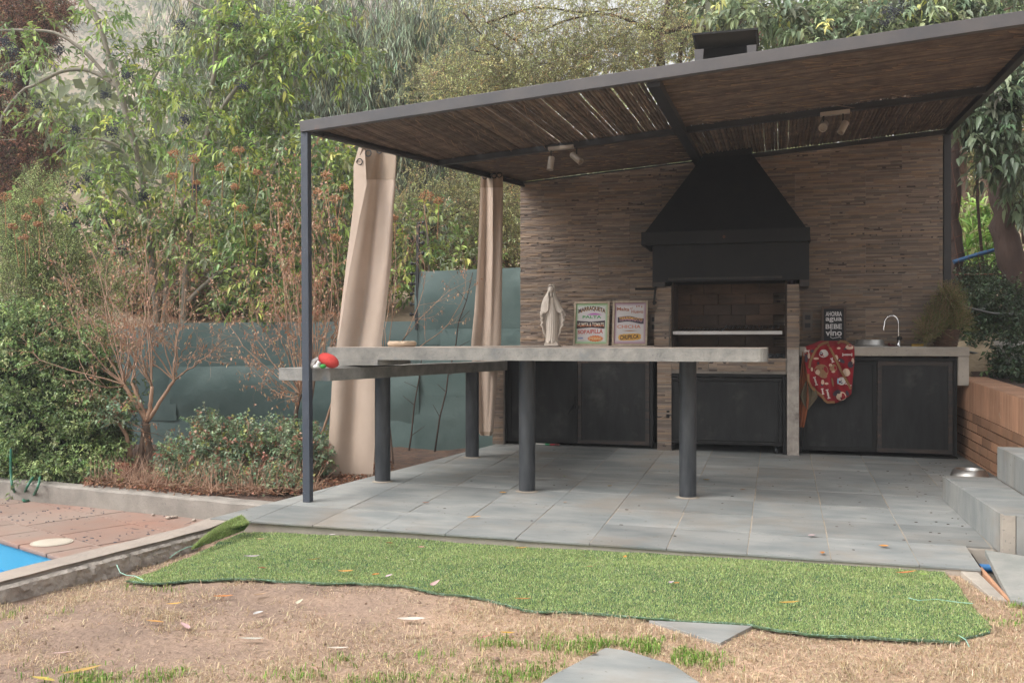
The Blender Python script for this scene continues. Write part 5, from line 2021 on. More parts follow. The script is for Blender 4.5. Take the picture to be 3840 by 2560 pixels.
mb.tube([((520 + 70 * math.cos(a) - 8) * u_ - 520 * u_, (-62 if True else 0) * u_ + 0.012 * (1 - math.sin(a)), zz(232 - 62 * math.sin(a))) for a in np.linspace(0.1, math.pi - 0.1, 14)], 0.0035, 8)
mb.build('veil', m_statue, stt, smooth='all')
for sx in (-1, 1):                               # hands held low and open
    bx = (335 - 520) * u_ if sx < 0 else (738 - 520) * u_
    mb = MB()
    w0 = Vector((bx, -0.040, zz(735)))
    mb.tube([w0 + Vector((-sx * 0.030, 0.012, 0.045)), w0 + Vector((-sx * 0.008, 0, 0.008)), w0, w0 + Vector((sx * 0.003, -0.004, -0.012)), w0 + Vector((sx * 0.006, -0.006, -0.022))],
            [0.013, 0.009, 0.0075, 0.0095, 0.008], 10)
    for k, (o_, L) in enumerate(((-0.0065, 0.018), (-0.002, 0.022), (0.0025, 0.021), (0.007, 0.016))):
        f0 = w0 + Vector((o_ + sx * 0.004, -0.006, -0.020))
        mb.tube([f0, f0 + Vector((sx * 0.003, -0.004, -L * 0.5)), f0 + Vector((sx * 0.004, -0.003, -L))], [0.0024, 0.0021, 0.0014], 6)
    f0 = w0 + Vector((-sx * 0.006, -0.006, -0.006))
    mb.tube([f0, f0 + Vector((-sx * 0.006, -0.006, -0.007)), f0 + Vector((-sx * 0.007, -0.007, -0.015))], [0.003, 0.0025, 0.0016], 6)
    mb.build('hand', m_statue, stt, smooth=True)
mb = MB()
for sx in (-1, 1):
    mb.ball((sx * 0.018 - 0.002, -0.058, 0.036), (0.012, 0.018, 0.009), 12, 8)
mb.build('feet', m_statue, stt, smooth=True)

# ---- round ashtray on the table
ac = P(923, 788, Y=6.38)
ash = MB()
ash.lathe([(0.0, 0.002), (0.092, 0.002), (0.102, 0.010), (0.106, 0.024), (0.101, 0.038), (0.088, 0.043), (0.070, 0.040), (0.060, 0.028), (0.0, 0.020)], 40)
ao = ash.mesh('ashtray', None, smooth=True)
bm = bmesh.new()
bm.from_mesh(ao)
for v in bm.verts:
    a_ = math.atan2(v.co.y, v.co.x)
    r = math.hypot(v.co.x, v.co.y)
    if v.co.z > 0.03 and r > 0.06 and abs(abs(a_) - 1.2) < 0.16:
        v.co.z -= 0.012
    v.co.x *= 1.0 + 0.02 * math.sin(3 * a_)
bm.to_mesh(ao)
bm.free()
m_ash = mat('pale_turned_wood', (0.50, 0.38, 0.27), (0.40, 0.29, 0.20), 5, 0.6, 0.2, 30, stretch=(1, 1, 8))
o = link('ashtray', ao, m_ash)
o.location = (ac.x, ac.y, TT)
tag(o, 'round pale wooden ashtray on the left of the concrete table', 'ashtray')

# ---- red plush toy
tc_ = P(748, 845, Z=0.992)
ty_ = empty('plush_toy', (tc_.x, tc_.y, 0.990))
tag(ty_, 'red plush toy with white and green limbs lying on the low concrete shelf', 'plush toy')
m_pr = mat('red_plush', (0.56, 0.06, 0.05), (0.48, 0.045, 0.04), 60, 0.95, 0.5, 400, bdist=0.003)
m_pw = mat('white_plush', (0.62, 0.60, 0.58), (0.52, 0.50, 0.48), 60, 0.95, 0.5, 400, bdist=0.003)
m_pg = mat('green_plush', (0.05, 0.30, 0.06), (0.04, 0.24, 0.05), 60, 0.95, 0.5, 400, bdist=0.003)
k = px(1, 6.5)
M_ = Matrix.Rotation(math.radians(24), 4, 'Y')
MB().ball((5 * k, 0.01, 18 * k), (24.5 * k, 0.05, 15 * k), 28, 18, M=M_, fn=lambda p: 1 + 0.08 * (p.x > 0) * p.x / 0.08).build('body', m_pr, ty_, smooth=True)
mb = MB()
mb.tube([(-15 * k, -0.02, 22 * k), (-24 * k, -0.03, 17 * k), (-27 * k, -0.03, 9 * k)], [0.012, 0.015, 0.018], 14)
mb.ball((-27 * k, -0.03, 7 * k), (7 * k, 0.022, 7 * k), 14, 10)
mb.build('arm', m_pw, ty_, smooth=True)
mb = MB()
mb.tube([(-8 * k, -0.045, 15 * k), (-11 * k, -0.055, 8 * k), (-13 * k, -0.055, 4 * k)], [0.014, 0.013, 0.017], 14)
mb.ball((-13 * k, -0.055, 4 * k), (8.5 * k, 0.02, 4.5 * k), 14, 10)
mb.build('leg', m_pw, ty_, smooth=True)
MB().ball((3 * k, -0.055, 5 * k), (7 * k, 0.022, 5 * k), 14, 10).build('foot', m_pg, ty_, smooth=True)

# ---- drink can on the right pillar
c_ = P(1820, 655, Y=8.68)
can = empty('drink_can', (c_.x - 0.005, 8.68, 1.668))
tag(can, 'tall dark printed can standing on top of the right grill pillar', 'can')
kk = px(1, 8.5)
m_can = mat('dark_can_print', (0.022, 0.018, 0.035), (0.05, 0.018, 0.03), 30, 0.35, metal=0.3)
MB().lathe([(0.026, 0), (0.031, 0.006), (0.031, 42 * kk - 0.008)], 28).build('body', m_can, can, smooth=True)
MB().lathe([(0.0305, 42 * kk - 0.0078), (0.027, 42 * kk), (0.024, 42 * kk), (0.023, 42 * kk - 0.004), (0, 42 * kk - 0.004)], 28).build('lid', m_steelb, can, smooth=True)
for (a, z, w, h) in ((-2.35, 0.78, 0.35, 0.10), (-2.35, 0.60, 0.4, 0.14), (-1.1, 0.75, 0.16, 0.09), (-1.25, 0.5, 0.3, 0.03), (-1.3, 0.42, 0.3, 0.02)):
    mb = MB()
    mb.grid(lambda s, t: (0.0314 * math.cos(a + w * (s - 0.5)), 0.0314 * math.sin(a + w * (s - 0.5)), 42 * kk * (z + h * t)), 5, 1)
    mb.build('label_patch', flat((0.5, 0.5, 0.52) if h > 0.05 else (0.2, 0.2, 0.25)), can)

# ---- dog print cloth and brown coat hung on the counter
hg = empty('hung_bag', P(1868, 800, Y=8.63))
tag(hg, 'red dog print cloth bag with brown straps draped over the right counter edge', 'bag')
hl = hg.location.copy()
U = lambda x: 1776.25 + 0.1641 * x
Vv = lambda y: 753.4 + 0.1641 * y
rws = np.array([(178, 640, 1010), (215, 560, 1080), (258, 432, 1136), (480, 440, 1136), (620, 474, 1120), (760, 484, 1108), (850, 535, 1100), (920, 600, 1094), (960, 650, 1050), (1000, 700, 980), (1045, 742, 890)], float)


def cloth(x, y, off=0.0):
    l, r = np.interp(y, rws[:, 0], rws[:, 1]), np.interp(y, rws[:, 0], rws[:, 2])
    t = (x - l) / max(1, r - l)
    dep = 8.635 - 0.035 * math.sin(math.pi * min(1, max(0, t))) ** 0.6 - 0.024 * math.sin(x * 0.020 + y * 0.006) - 0.013 * math.sin(x * 0.045 - y * 0.011)
    if y < 258:
        dep += (258 - y) / 80 * 0.16
    return P(U(x), Vv(y), Y=dep - off) - hl


m_red = mat('red_fleece', (0.27, 0.010, 0.018), (0.20, 0.008, 0.014), 12, 0.95, 0.3, 300, bdist=0.002)
m_strap = mat('brown_strap', (0.26, 0.13, 0.05), (0.21, 0.105, 0.045), 12, 0.85)
mb = MB()
mb.grid(lambda a, b: cloth(np.interp(178 + 867 * b, rws[:, 0], rws[:, 1]) * (1 - a) + np.interp(178 + 867 * b, rws[:, 0], rws[:, 2]) * a, 178 + 867 * b), 40, 50)
mb.build('cloth', m_red, hg, smooth='all')


def patch(cx_, cy_, rx, ry, c, rot=0.0, off=0.004, k=1.0, n=18, name='print'):
    pts = []
    for i in range(n):
        a = 2 * math.pi * i / n
        x, y = rx * math.cos(a) * (1 + 0.06 * math.sin(3 * a)), ry * math.sin(a)
        x, y = x * math.cos(rot) - y * math.sin(rot), x * math.sin(rot) + y * math.cos(rot)
        pts.append(cloth(cx_ + x, cy_ + y, off))
    mb = MB()
    mb.add([cloth(cx_, cy_, off)] + pts, [(0, 1 + (i + 1) % n, 1 + i) for i in range(n)])
    mb.build(name, flat(c), hg)


TAN, CR, DK, WH = (0.30, 0.17, 0.09), (0.58, 0.43, 0.32), (0.05, 0.035, 0.05), (0.62, 0.58, 0.54)
for a_ in ((675, 590, 100, 85, TAN, 0.3), (700, 660, 55, 40, TAN, 0.2), (628, 615, 40, 38, CR, 0, 0.0065), (703, 620, 15, 15, (0.4, 0.03, 0.04), 0, 0.0065), (688, 566, 7, 7, DK, 0, 0.0065), (645, 612, 7, 7, DK, 0, 0.008),
           (628, 490, 16, 20, DK), (705, 355, 65, 55, WH), (668, 350, 22, 22, (0.10, 0.10, 0.14), 0, 0.0065), (668, 350, 9, 9, WH, 0, 0.008), (700, 392, 10, 8, RED, 0, 0.0065), (735, 375, 20, 5, RED, -0.4, 0.0065),
           (840, 555, 52, 50, TAN), (800, 517, 24, 22, CR), (840, 608, 26, 16, CR), (955, 740, 58, 55, WH), (958, 752, 24, 24, (0.10, 0.10, 0.14), 0, 0.0065), (958, 752, 10, 10, WH, 0, 0.008), (905, 740, 12, 42, (0.25, 0.45, 0.6), 0, 0.0062),
           (1020, 620, 55, 55, CR), (955, 455, 50, 26, DK, 0.5), (925, 455, 10, 10, WH, 0, 0.0065), (880, 415, 28, 40, CR), (950, 950, 70, 62, CR), (890, 905, 60, 38, DK, -0.5), (945, 975, 10, 10, DK, 0, 0.0065),
           (935, 945, 5, 5, DK, 0, 0.0065), (978, 952, 5, 5, DK, 0, 0.0065), (1035, 910, 22, 40, DK, -0.4), (690, 755, 22, 36, CR), (745, 775, 28, 16, CR), (685, 790, 20, 22, DK, 0, 0.003), (1065, 265, 55, 34, CR), (1010, 290, 24, 16, DK, 0, 0.003),
           (915, 280, 26, 14, CR), (1080, 510, 40, 46, DK), (1112, 460, 20, 42, CR), (600, 425, 38, 16, CR), (540, 575, 16, 28, CR), (545, 320, 26, 22, DK), (460, 420, 22, 60, DK), (497, 385, 18, 42, CR)):
    patch(*a_)
BN = (0.58, 0.50, 0.46)
for (x, y, w, h, r) in ((1035, 372, 70, 13, 0), (590, 740, 60, 12, 1.3), (765, 920, 65, 12, 1.35), (690, 885, 40, 10, 1.4), (825, 448, 30, 12, 1.2), (1050, 790, 40, 12, 0.6), (470, 318, 30, 11, 0.2)):
    patch(x, y, w, h, BN, r, 0.0045)
    for s in (-1, 1):
        for q in (-1, 1):
            patch(x + s * w * math.cos(r) * 0.9 - q * h * math.sin(r), y + s * w * math.sin(r) * 0.9 + q * h * math.cos(r), 9, 9, BN, 0, 0.005, n=10)
for (x, y, w, h, r) in ((830, 755, 62, 13, 1.4),):
    patch(x, y, w, h, (0.22, 0.14, 0.07), r, 0.0045)


def ribbon(pts, w, off, name, m):
    mb = MB()
    V = []
    for i, (x, y) in enumerate(pts):
        x2, y2 = pts[min(i + 1, len(pts) - 1)]
        x1, y1 = pts[max(i - 1, 0)]
        dx, dy = x2 - x1, y2 - y1
        L = math.hypot(dx, dy)
        nx, ny = -dy / L * w / 2, dx / L * w / 2
        V += [cloth(x + nx, y + ny, off), cloth(x, y, off + 0.006), cloth(x - nx, y - ny, off)]
    mb.add(V, [(3 * i + k, 3 * i + 3 + k, 3 * i + 4 + k, 3 * i + 1 + k) for i in range(len(pts) - 1) for k in (0, 1)])
    mb.build(name, m, hg, smooth='all')


ribbon([(775, 192), (700, 212), (640, 248), (590, 310), (550, 390), (515, 470), (505, 560)], 34, 0.016, 'strap', m_strap)
ribbon([(762, 225), (800, 290), (850, 390), (905, 500), (950, 600), (1010, 710), (1060, 800), (1085, 852)], 32, 0.016, 'strap', m_strap)
ribbon([(488, 640), (492, 740), (530, 820), (600, 890), (680, 945), (720, 1010), (760, 1038), (860, 1036)], 34, 0.012, 'edge_binding', m_strap)
ribbon([(900, 215), (940, 182), (1000, 190), (1060, 225)], 36, 0.016, 'strap', m_strap)

coat = empty('hung_coat', P(1840, 850, Y=8.64))
tag(coat, 'rust and olive cloth hanging half hidden behind the red bag', 'cloth')
cl = coat.location.copy()
m_rustc = mat('rust_cloth', (0.30, 0.095, 0.04), (0.22, 0.07, 0.03), 6, 0.9, 0.3, 200, bdist=0.003)
m_olive = mat('olive_cloth', (0.13, 0.105, 0.065), (0.10, 0.08, 0.05), 6, 0.95, 0.3, 200, bdist=0.003)


def drape(rows__, name, m, yb):
    r = np.array(rows__, float)
    mb = MB()

    def f(a, b):
        y = r[0, 0] + (r[-1, 0] - r[0, 0]) * b
        l, rr = np.interp(y, r[:, 0], r[:, 1]), np.interp(y, r[:, 0], r[:, 2])
        return P(U(l + (rr - l) * a), Vv(y), Y=yb - 0.018 * math.sin(a * 7 + b * 2) - 0.01 * math.sin(a * 15)) - cl
    mb.grid(f, 30, 40)
    mb.build(name, m, coat, smooth='all')


drape([(330, 405, 470), (480, 395, 470), (740, 362, 480), (1000, 338, 500), (1150, 325, 480), (1300, 312, 450), (1385, 300, 432)], 'sleeve', m_rustc, 8.672)
drape([(740, 450, 520), (860, 405, 600), (960, 375, 625), (1050, 410, 560), (1140, 470, 490)], 'lining', m_olive, 8.655)

# ---- rosemary in a wicker basket
bc = P(2172, 797, Y=8.92)
bk = empty('plant_basket', (bc.x, 8.92, 1.125))
tag(bk, 'wicker basket of bushy rosemary at the right end of the sink counter', 'potted plant')
m_wick = mat('wicker', (0.10, 0.055, 0.035), (0.065, 0.038, 0.025), 40, 0.8)
mb = MB()
for r in range(11):
    z = 0.006 + r * 0.0135
    R0 = 0.088 + 0.022 * r / 10
    pts = [((R0 + 0.004 * math.sin(k * math.pi * 9 / 18 + r * math.pi)) * math.cos(k * math.pi / 18), (R0 + 0.004 * math.sin(k * math.pi * 9 / 18 + r * math.pi)) * math.sin(k * math.pi / 18), z) for k in range(37)]
    mb.tube(pts, 0.0068, 5, cap=False)
mb.lathe([(0.0, 0.0), (0.082, 0.0), (0.103, 0.14), (0.0, 0.13)], 20)
mb.build('basket', m_wick, bk, smooth=True)
rb_ = [(2160, 740, 36, 46, 8.95, 0.16, 1.2), (2180, 690, 26, 32, 8.95, 0.12, 0.6), (2135, 762, 28, 26, 8.85, 0.12, 0.5), (2205, 740, 26, 30, 8.9, 0.12, 0.5), (2190, 715, 24, 40, 8.98, 0.12, 0.4)]
o = foliage(None, [(b[0], b[1], b[2] * 0.85, b[3] * 0.85, b[4] * 0.92, b[5], b[6]) for b in rb_], 1500, 14, 0.10, 0.020, 0.0030, [(0.20, 0.24, 0.09), (0.14, 0.19, 0.07), (0.27, 0.28, 0.11)], up=0.9, droop=0.0, m=m_leafm, twm=m_twig, twr=0.0015, name='foliage')
for q in ('foliage', 'twigs'):
    ob = bpy.data.objects[q]
    ob.parent = bk
    ob.matrix_parent_inverse = Matrix.Translation((-bc.x, -8.92, -1.125))
    ob.name = 'rosemary_' + q

# ---- dog bowl behind the steps
db = P(2228, 1094, floor=True)
mb = MB()
mb.lathe([(0.135, 0.0), (0.135, 0.004), (0.112, 0.05), (0.105, 0.054), (0.098, 0.052), (0.085, 0.012), (0.0, 0.010)], 48, Matrix.Translation((db.x, db.y + 0.02, fz(db.x, db.y) + 0.002)))
m_dull = mat('dull_steel', (0.55, 0.53, 0.50), (0.42, 0.40, 0.38), 12, 0.38, metal=0.9)
tag(mb.build('dog_bowl', m_dull, smooth=True), 'steel dog bowl on the patio floor behind the lower step', 'bowl')

# ---- terracotta pot, hose, pebbles on the left
pp = P(284, 1112, D=7.75)
M_ = Matrix.Translation((pp.x, pp.y, 0.06)) @ Matrix.Rotation(math.radians(-14), 4, 'X')
mb = MB()
mb.lathe([(0.0, -0.03), (0.075, -0.03), (0.088, 0.05), (0.090, 0.085), (0.098, 0.087), (0.100, 0.112), (0.092, 0.114), (0.088, 0.090), (0.080, 0.06), (0.0, 0.05)], 36, M_)
m_tc = mat('terracotta', (0.30, 0.10, 0.06), (0.23, 0.08, 0.05), 9, 0.85, 0.3, 40)
tag(mb.build('terracotta_pot', m_tc, smooth=True), 'tilted terracotta pot in the planting bed under the green hedge', 'pot')
m_hose = mat('green_hose', (0.02, 0.12, 0.07), (0.03, 0.15, 0.09), 8, 0.4)
mb = MB()
hp = [P(25, 1030, D=7.62), P(25, 1085, D=7.60), P(29, 1118, D=7.55)] + [P(u, v, Z=TZ + 0.012) for u, v in ((40, 1138), (58, 1142), (62, 1136))]
hp2 = [P(92, 1095, D=7.5), P(86, 1120, D=7.42)] + [P(u, v, Z=TZ + 0.012) for u, v in ((72, 1144), (56, 1150), (54, 1140))] + [P(62, 1118, D=7.5), P(76, 1096, D=7.6)]
for q in (hp, hp2):
    pts = [Vector(p) for p in q]
    sm = []
    for i in range(len(pts) - 1):
        p0, p1, p2, p3 = pts[max(i - 1, 0)], pts[i], pts[i + 1], pts[min(i + 2, len(pts) - 1)]
        for k in range(8):
            t = k / 8
            sm.append(0.5 * ((2 * p1) + (p2 - p0) * t + (2 * p0 - 5 * p1 + 4 * p2 - p3) * t * t + (3 * p1 - p0 - 3 * p2 + p3) * t ** 3))
    mb.tube(sm + [pts[-1]], 0.010, 8)
tag(mb.build('garden_hose', m_hose, smooth=True), 'green garden hose looping down from the hedge onto the pool terrace', 'hose')
m_peb = mat('pebble', (0.38, 0.31, 0.25), (0.27, 0.23, 0.20), 20, 0.8, rand=0.25)
pebs = ((202, 1158, 'round pebble at the kerb foot, left one of the touching pair'), (209.5, 1158.5, 'paler round pebble at the kerb foot, right one of the touching pair'), (273, 1167, 'single grey pebble on the terrace left of the middle of the kerb'),
        (351.5, 1181, 'grey pebble on the terrace where dry leaves stain the kerb'), (386, 1189, 'flat grey pebble, leftmost of the three at the kerb foot'), (396, 1187.5, 'dark pebble in the middle of the three at the kerb foot'),
        (404, 1186.5, 'largest pale pebble of the three at the kerb foot'), (446, 1194, 'last grey pebble of the row, nearest the patio corner'))
for i, (u, v, lb) in enumerate(pebs):
    p = P(u, v + 3, Z=TZ)
    s = random.uniform(0.8, 1.15) * (1.2 if i == 6 else 1)
    o = MB().ball((0, 0, 0.011 * s), (0.017 * s, 0.014 * s, 0.012 * s), 12, 8, fn=lambda q, i=i: 1 + 0.15 * noise.noise(q * 60 + Vector((i, 0, 0)))).build('pebble', m_peb, smooth=True)
    o.location = p
    o.rotation_euler = (0, 0, random.random() * 6)
    tag(o, lb, 'pebble', 'pebbles lying along the kerb')

# ---- white mesh gate scrap seen at the far left edge
gp = P(16, 1070, D=8.3)
gt = empty('mesh_panel', gp)
tag(gt, 'pale wire mesh panel glimpsed behind the hedge at the left edge', 'mesh panel')
MB().box(-0.35, 0.10, 0.02, 0.03, -0.12, 0.35).build('backing', flat((0.42, 0.42, 0.45)), gt)
for i in range(8):
    MB().bar((-0.33 + i * 0.055, 0, -0.12), (-0.33 + i * 0.055, 0, 0.35), 0.004, 0.004, up=(0, 1, 0)).build('wire', m_frame, gt)
for i in range(8):
    MB().bar((-0.35, -0.004, -0.1 + i * 0.06), (0.10, -0.004, -0.1 + i * 0.06), 0.004, 0.004).build('wire', m_frame, gt)

# ============================================================ TURF, GRASS, LEAVES
tpix = [(291, 1318), (330, 1326), (360, 1329), (420, 1323), (540, 1321), (640, 1325), (720, 1330), (800, 1333), (850, 1336), (920, 1340), (955, 1346), (1000, 1357), (1060, 1362), (1100, 1368), (1140, 1376), (1180, 1386),
        (1240, 1398), (1330, 1403), (1430, 1411), (1500, 1418), (1600, 1424), (1725, 1432), (1790, 1444), (1860, 1459), (1990, 1471), (2070, 1477), (2130, 1477), (2203, 1481), (2207, 1472), (2272, 1456),
        (2278, 1448), (2240, 1405), (2200, 1350), (2170, 1310), (2150, 1303)]
tfr = [P(u, v, Z=0.03) for u, v in tpix]
tbk = [(0.62, 5.125), (0.0, 5.128), (-0.8, 5.13), (-1.6, 5.132), (-2.4, 5.135), (-2.9, 5.13), (-3.12, 5.08)]
tlf = [P(u, v, Z=0.03) for u, v in ((560, 1216), (500, 1236), (452, 1256), (400, 1275), (350, 1292), (305, 1305))]
TURF = [(p.x, p.y) for p in tfr] + tbk + [(p.x, p.y) for p in tlf]


def turf_z(x, y):
    return lawn_z(x, y, False) + 0.016 + 0.010 * noise.noise(Vector((x * 1.7, y * 2.5, 8))) + 0.006 * noise.noise(Vector((x * 4, y * 5, 4)))


bm = bmesh.new()
vsb = [bm.verts.new((x, y, 0)) for x, y in TURF]
bm.faces.new(vsb)
bmesh.ops.triangulate(bm, faces=bm.faces[:])
me = bpy.data.meshes.new('tmp')
bm.free()
# gridded backing sheet clipped to the outline
tg, cell = MB(), 0.035
xs = np.arange(min(p[0] for p in TURF), max(p[0] for p in TURF) + cell, cell)
ys = np.arange(min(p[1] for p in TURF), max(p[1] for p in TURF) + cell, cell)
cxy = np.array([(x + cell / 2, y + cell / 2) for x in xs for y in ys])
ins = inpoly(cxy, TURF).reshape(len(xs), len(ys))
for i, x in enumerate(xs):
    for j, y in enumerate(ys):
        if ins[i, j]:
            q = [(x, y), (x + cell, y), (x + cell, y + cell), (x, y + cell)]
            tg.add([(a, b, turf_z(a, b)) for a, b in q], [(0, 1, 2, 3)])
turf = tg.build('artificial_turf', m_turfb)
tag(turf, 'strip of bright green artificial turf rolled out along the patio edge', 'turf')
edge = MB()
pl = [(p.x, p.y) for p in tfr]
ep_ = []
for i in range(len(pl) - 1):
    n_ = max(1, int(math.dist(pl[i], pl[i + 1]) / 0.012))
    for k in range(n_):
        t = k / n_
        x, y = pl[i][0] + (pl[i + 1][0] - pl[i][0]) * t, pl[i][1] + (pl[i + 1][1] - pl[i][1]) * t
        j = 0.004 * noise.noise(Vector((x * 30, y * 30, 0)))
        ep_.append((x + j, y + j, turf_z(x, y)))
V, Fc = [], []
for i, (x, y, z) in enumerate(ep_):
    V += [(x, y - 0.001, z + 0.003), (x, y - 0.004, z), (x, y - 0.003, z - 0.008)]
Fc = [(3 * i + k, 3 * i + 3 + k, 3 * i + 4 + k, 3 * i + 1 + k) for i in range(len(ep_) - 1) for k in (0, 1)]
edge.add(V, Fc)
m_tedge = mat('turf_edge_weave', (0.07, 0.11, 0.055), (0.24, 0.38, 0.30), 90, 0.9, lo=0.5, hi=0.72)
edge.build('cut_edge', m_tedge, turf)


def blades(name, pts, zf, h, w, cols, parent=None, lean=0.6, jit=0.2, wts=None, flatn=False, kind=None, zarr=None, minlean=0.0):
    n = len(pts)
    z = zarr if zarr is not None else np.array([zf(a, b) for a, b in pts])
    base = np.column_stack([pts, z])
    ang = rng.random(n) * 2 * math.pi
    ln = minlean + rng.uniform(0, 1, n) * (lean - minlean)
    hh = h * rng.uniform(0.55, 1.35, n)
    d = np.column_stack([np.cos(ang) * np.sin(ln), np.sin(ang) * np.sin(ln), np.cos(ln)])
    sd = np.column_stack([-np.sin(ang + rng.normal(0, 0.8, n)), np.cos(ang), np.zeros(n)])
    sd = nrm(sd)
    ww = (w * rng.uniform(0.6, 1.3, n))[:, None]
    tip = base + d * hh[:, None]
    if flatn:
        mid = base + (d * np.array([0.5, 0.5, 0.75]) + np.array([0, 0, 0.15])) * hh[:, None] * 0.6
        tip = base + (d * np.array([1.0, 1.0, 0.55])) * hh[:, None]
        V = np.stack([base - sd * ww / 2, base + sd * ww / 2, mid - sd * ww * 0.4, mid + sd * ww * 0.4, tip], 1)
        idx = np.array([[0, 1, 3], [0, 3, 2], [2, 3, 4]])
    else:
        V = np.stack([base - sd * ww / 2, base + sd * ww / 2, tip], 1)
        idx = np.array([[0, 1, 2]])
    k = V.shape[1]
    Fc = (idx[None] + (np.arange(n) * k)[:, None, None]).reshape(-1, 3)
    C = np.repeat(palette(n, cols, jit, wts), k, 0)
    o = npmesh(name, V.reshape(-1, 3), Fc, m_grass, parent, C)
    if kind:
        o['kind'] = kind
    return o


tp = ground_pts(TURF, 230000)
zg_ = np.array([turf_z(a, b) for a, b in tp[::40]])
# cheap height for all blades: nearest grid of the same function
gxx, gyy = np.arange(tp[:, 0].min() - 0.05, tp[:, 0].max() + 0.1, 0.05), np.arange(tp[:, 1].min() - 0.05, tp[:, 1].max() + 0.1, 0.05)


def bil(grid, gx_, gy_, p):
    fx_, fy_ = (p[:, 0] - gx_[0]) / (gx_[1] - gx_[0]), (p[:, 1] - gy_[0]) / (gy_[1] - gy_[0])
    ix, iy = np.clip(fx_.astype(int), 0, len(gx_) - 2), np.clip(fy_.astype(int), 0, len(gy_) - 2)
    tx, ty = fx_ - ix, fy_ - iy
    return (grid[ix, iy] * (1 - tx) + grid[ix + 1, iy] * tx) * (1 - ty) + (grid[ix, iy + 1] * (1 - tx) + grid[ix + 1, iy + 1] * tx) * ty


gz = np.array([[turf_z(a, b) for b in gyy] for a in gxx])
blades('turf_pile', tp, None, 0.0110, 0.0034, [(0.34, 0.43, 0.165), (0.25, 0.335, 0.12), (0.43, 0.50, 0.22), (0.50, 0.45, 0.27)], turf, lean=1.35, jit=0.24, wts=[4, 4, 3, 1.0],
       zarr=bil(gz, gxx, gyy, tp) - 0.001, kind='stuff')
# turned up corner of the turf on the low wall
fq = [P(440, 1262, Z=0.035), P(560, 1218, Z=0.045), P(572, 1204, Z=0.085), P(556, 1187, Z=0.105), P(520, 1202, Z=0.098), P(474, 1232, Z=0.07)]
ctr = sum((Vector(p) for p in fq), Vector()) / 6
flap = MB()
flap.add([tuple(ctr + Vector((0, 0, -0.004)))] + [tuple(p) for p in fq], [(0, i + 1, (i + 1) % 6 + 1) for i in range(6)])
fo = flap.build('turned_corner', m_turfb, turf)
tris = [(ctr, fq[i], fq[(i + 1) % 6]) for i in range(6)]
pts = []
for k in range(22000):
    a, b, c = tris[rng.choice(6, p=[0.12, 0.18, 0.15, 0.15, 0.2, 0.2])]
    r1, r2 = math.sqrt(random.random()), random.random()
    pts.append(a * (1 - r1) + b * (r1 * (1 - r2)) + c * (r1 * r2))
pa = np.array([tuple(p) for p in pts])
blades('corner_pile', pa[:, :2], None, 0.020, 0.0034, [(0.34, 0.43, 0.165), (0.25, 0.335, 0.12), (0.43, 0.50, 0.22)], turf, lean=1.0, zarr=pa[:, 2], kind='stuff')
m_thread = mat('pale_turf_thread', (0.30, 0.52, 0.42), rough=0.8)
for pts_, lb in (([(556, 1186), (535, 1198), (500, 1212), (485, 1232), (470, 1248), (430, 1256), (405, 1268), (390, 1280)], 'loose pale green turf thread trailing from the turned up corner'),
                 ([(268, 1296), (276, 1314), (290, 1320), (310, 1322), (330, 1332)], 'loose pale green turf thread at the pointed left tip'),
                 ([(2086, 1372), (2110, 1378), (2150, 1375), (2200, 1382), (2235, 1385)], 'pale green turf thread lying across the right end of the turf'),
                 ([(2202, 1458), (2218, 1468), (2226, 1484)], 'short pale green turf thread at the lower right corner of the turf')):
    mb = MB()
    q = [P(u, v, Z=0.10 if (i < 2 and pts_[0][0] == 556) else 0.045) for i, (u, v) in enumerate(pts_)]
    mb.tube(q, 0.0018, 5)
    tag(mb.build('turf_thread', m_thread), lb, 'thread', 'loose threads of the turf')

# dead lawn
NG = 420000
vis = [(-3.40, 2.45), (1.55, 2.45), (1.55, 5.1), (-3.38, 5.1)]
g0 = ground_pts(vis, NG)
x, y = g0[:, 0], g0[:, 1]
n1, n2 = vnoise(x, y, 3.2, 1), vnoise(x, y, 9.0, 2)
right = 1 / (1 + np.exp(-(x + 1.45 + 0.35 * (vnoise(x, y, 1.5, 4) - 0.5) * 2) * 4))
bare = np.exp(-(((x + 2.25) / 0.85) ** 2 + ((y - 3.93) / 0.17) ** 2)) + np.exp(-(((x + 2.55) / 0.65) ** 2 + ((y - 3.18) / 0.16) ** 2)) + 0.8 * np.exp(-(((x + 1.75) / 0.35) ** 2 + ((y - 3.72) / 0.14) ** 2))
dens = 0.03 + 0.42 * right + 0.28 * np.clip((n1 * 0.6 + n2 * 0.6 - 0.48) * 3.2, 0, 1.3) * (1 - 0.4 * right)
dens = dens * (1 - 0.92 * np.clip(bare, 0, 1))
dens += 0.25 * np.exp(-((x + 3.20) / 0.08) ** 2) * (y < 4.6)
turfin = inpoly(g0, TURF)
trin = inpoly(g0, TRENCH)
stn = np.zeros(len(g0), bool)
for pts_ in ([(1505, 1436), (1655, 1478), (1740, 1428), (1610, 1400), (1475, 1411)], [(1215, 1600), (1645, 1600), (1548, 1530), (1440, 1497), (1391, 1490), (1266, 1556)],
             [(2206, 1317), (2250, 1310), (2324, 1388), (2282, 1382)]):
    poly = [tuple(P(u, v, Z=0.02)[:2]) for u, v in pts_]
    stn |= inpoly(g0, poly)
keep = (rng.random(NG) < dens * 0.9) & ~turfin & ~trin & ~stn
g1 = g0[keep]
lgx, lgy = np.arange(-3.5, 1.7, 0.03), np.arange(2.4, 5.2, 0.03)
lz_ = np.array([[lawn_z(a, b) for b in lgy] for a in lgx])
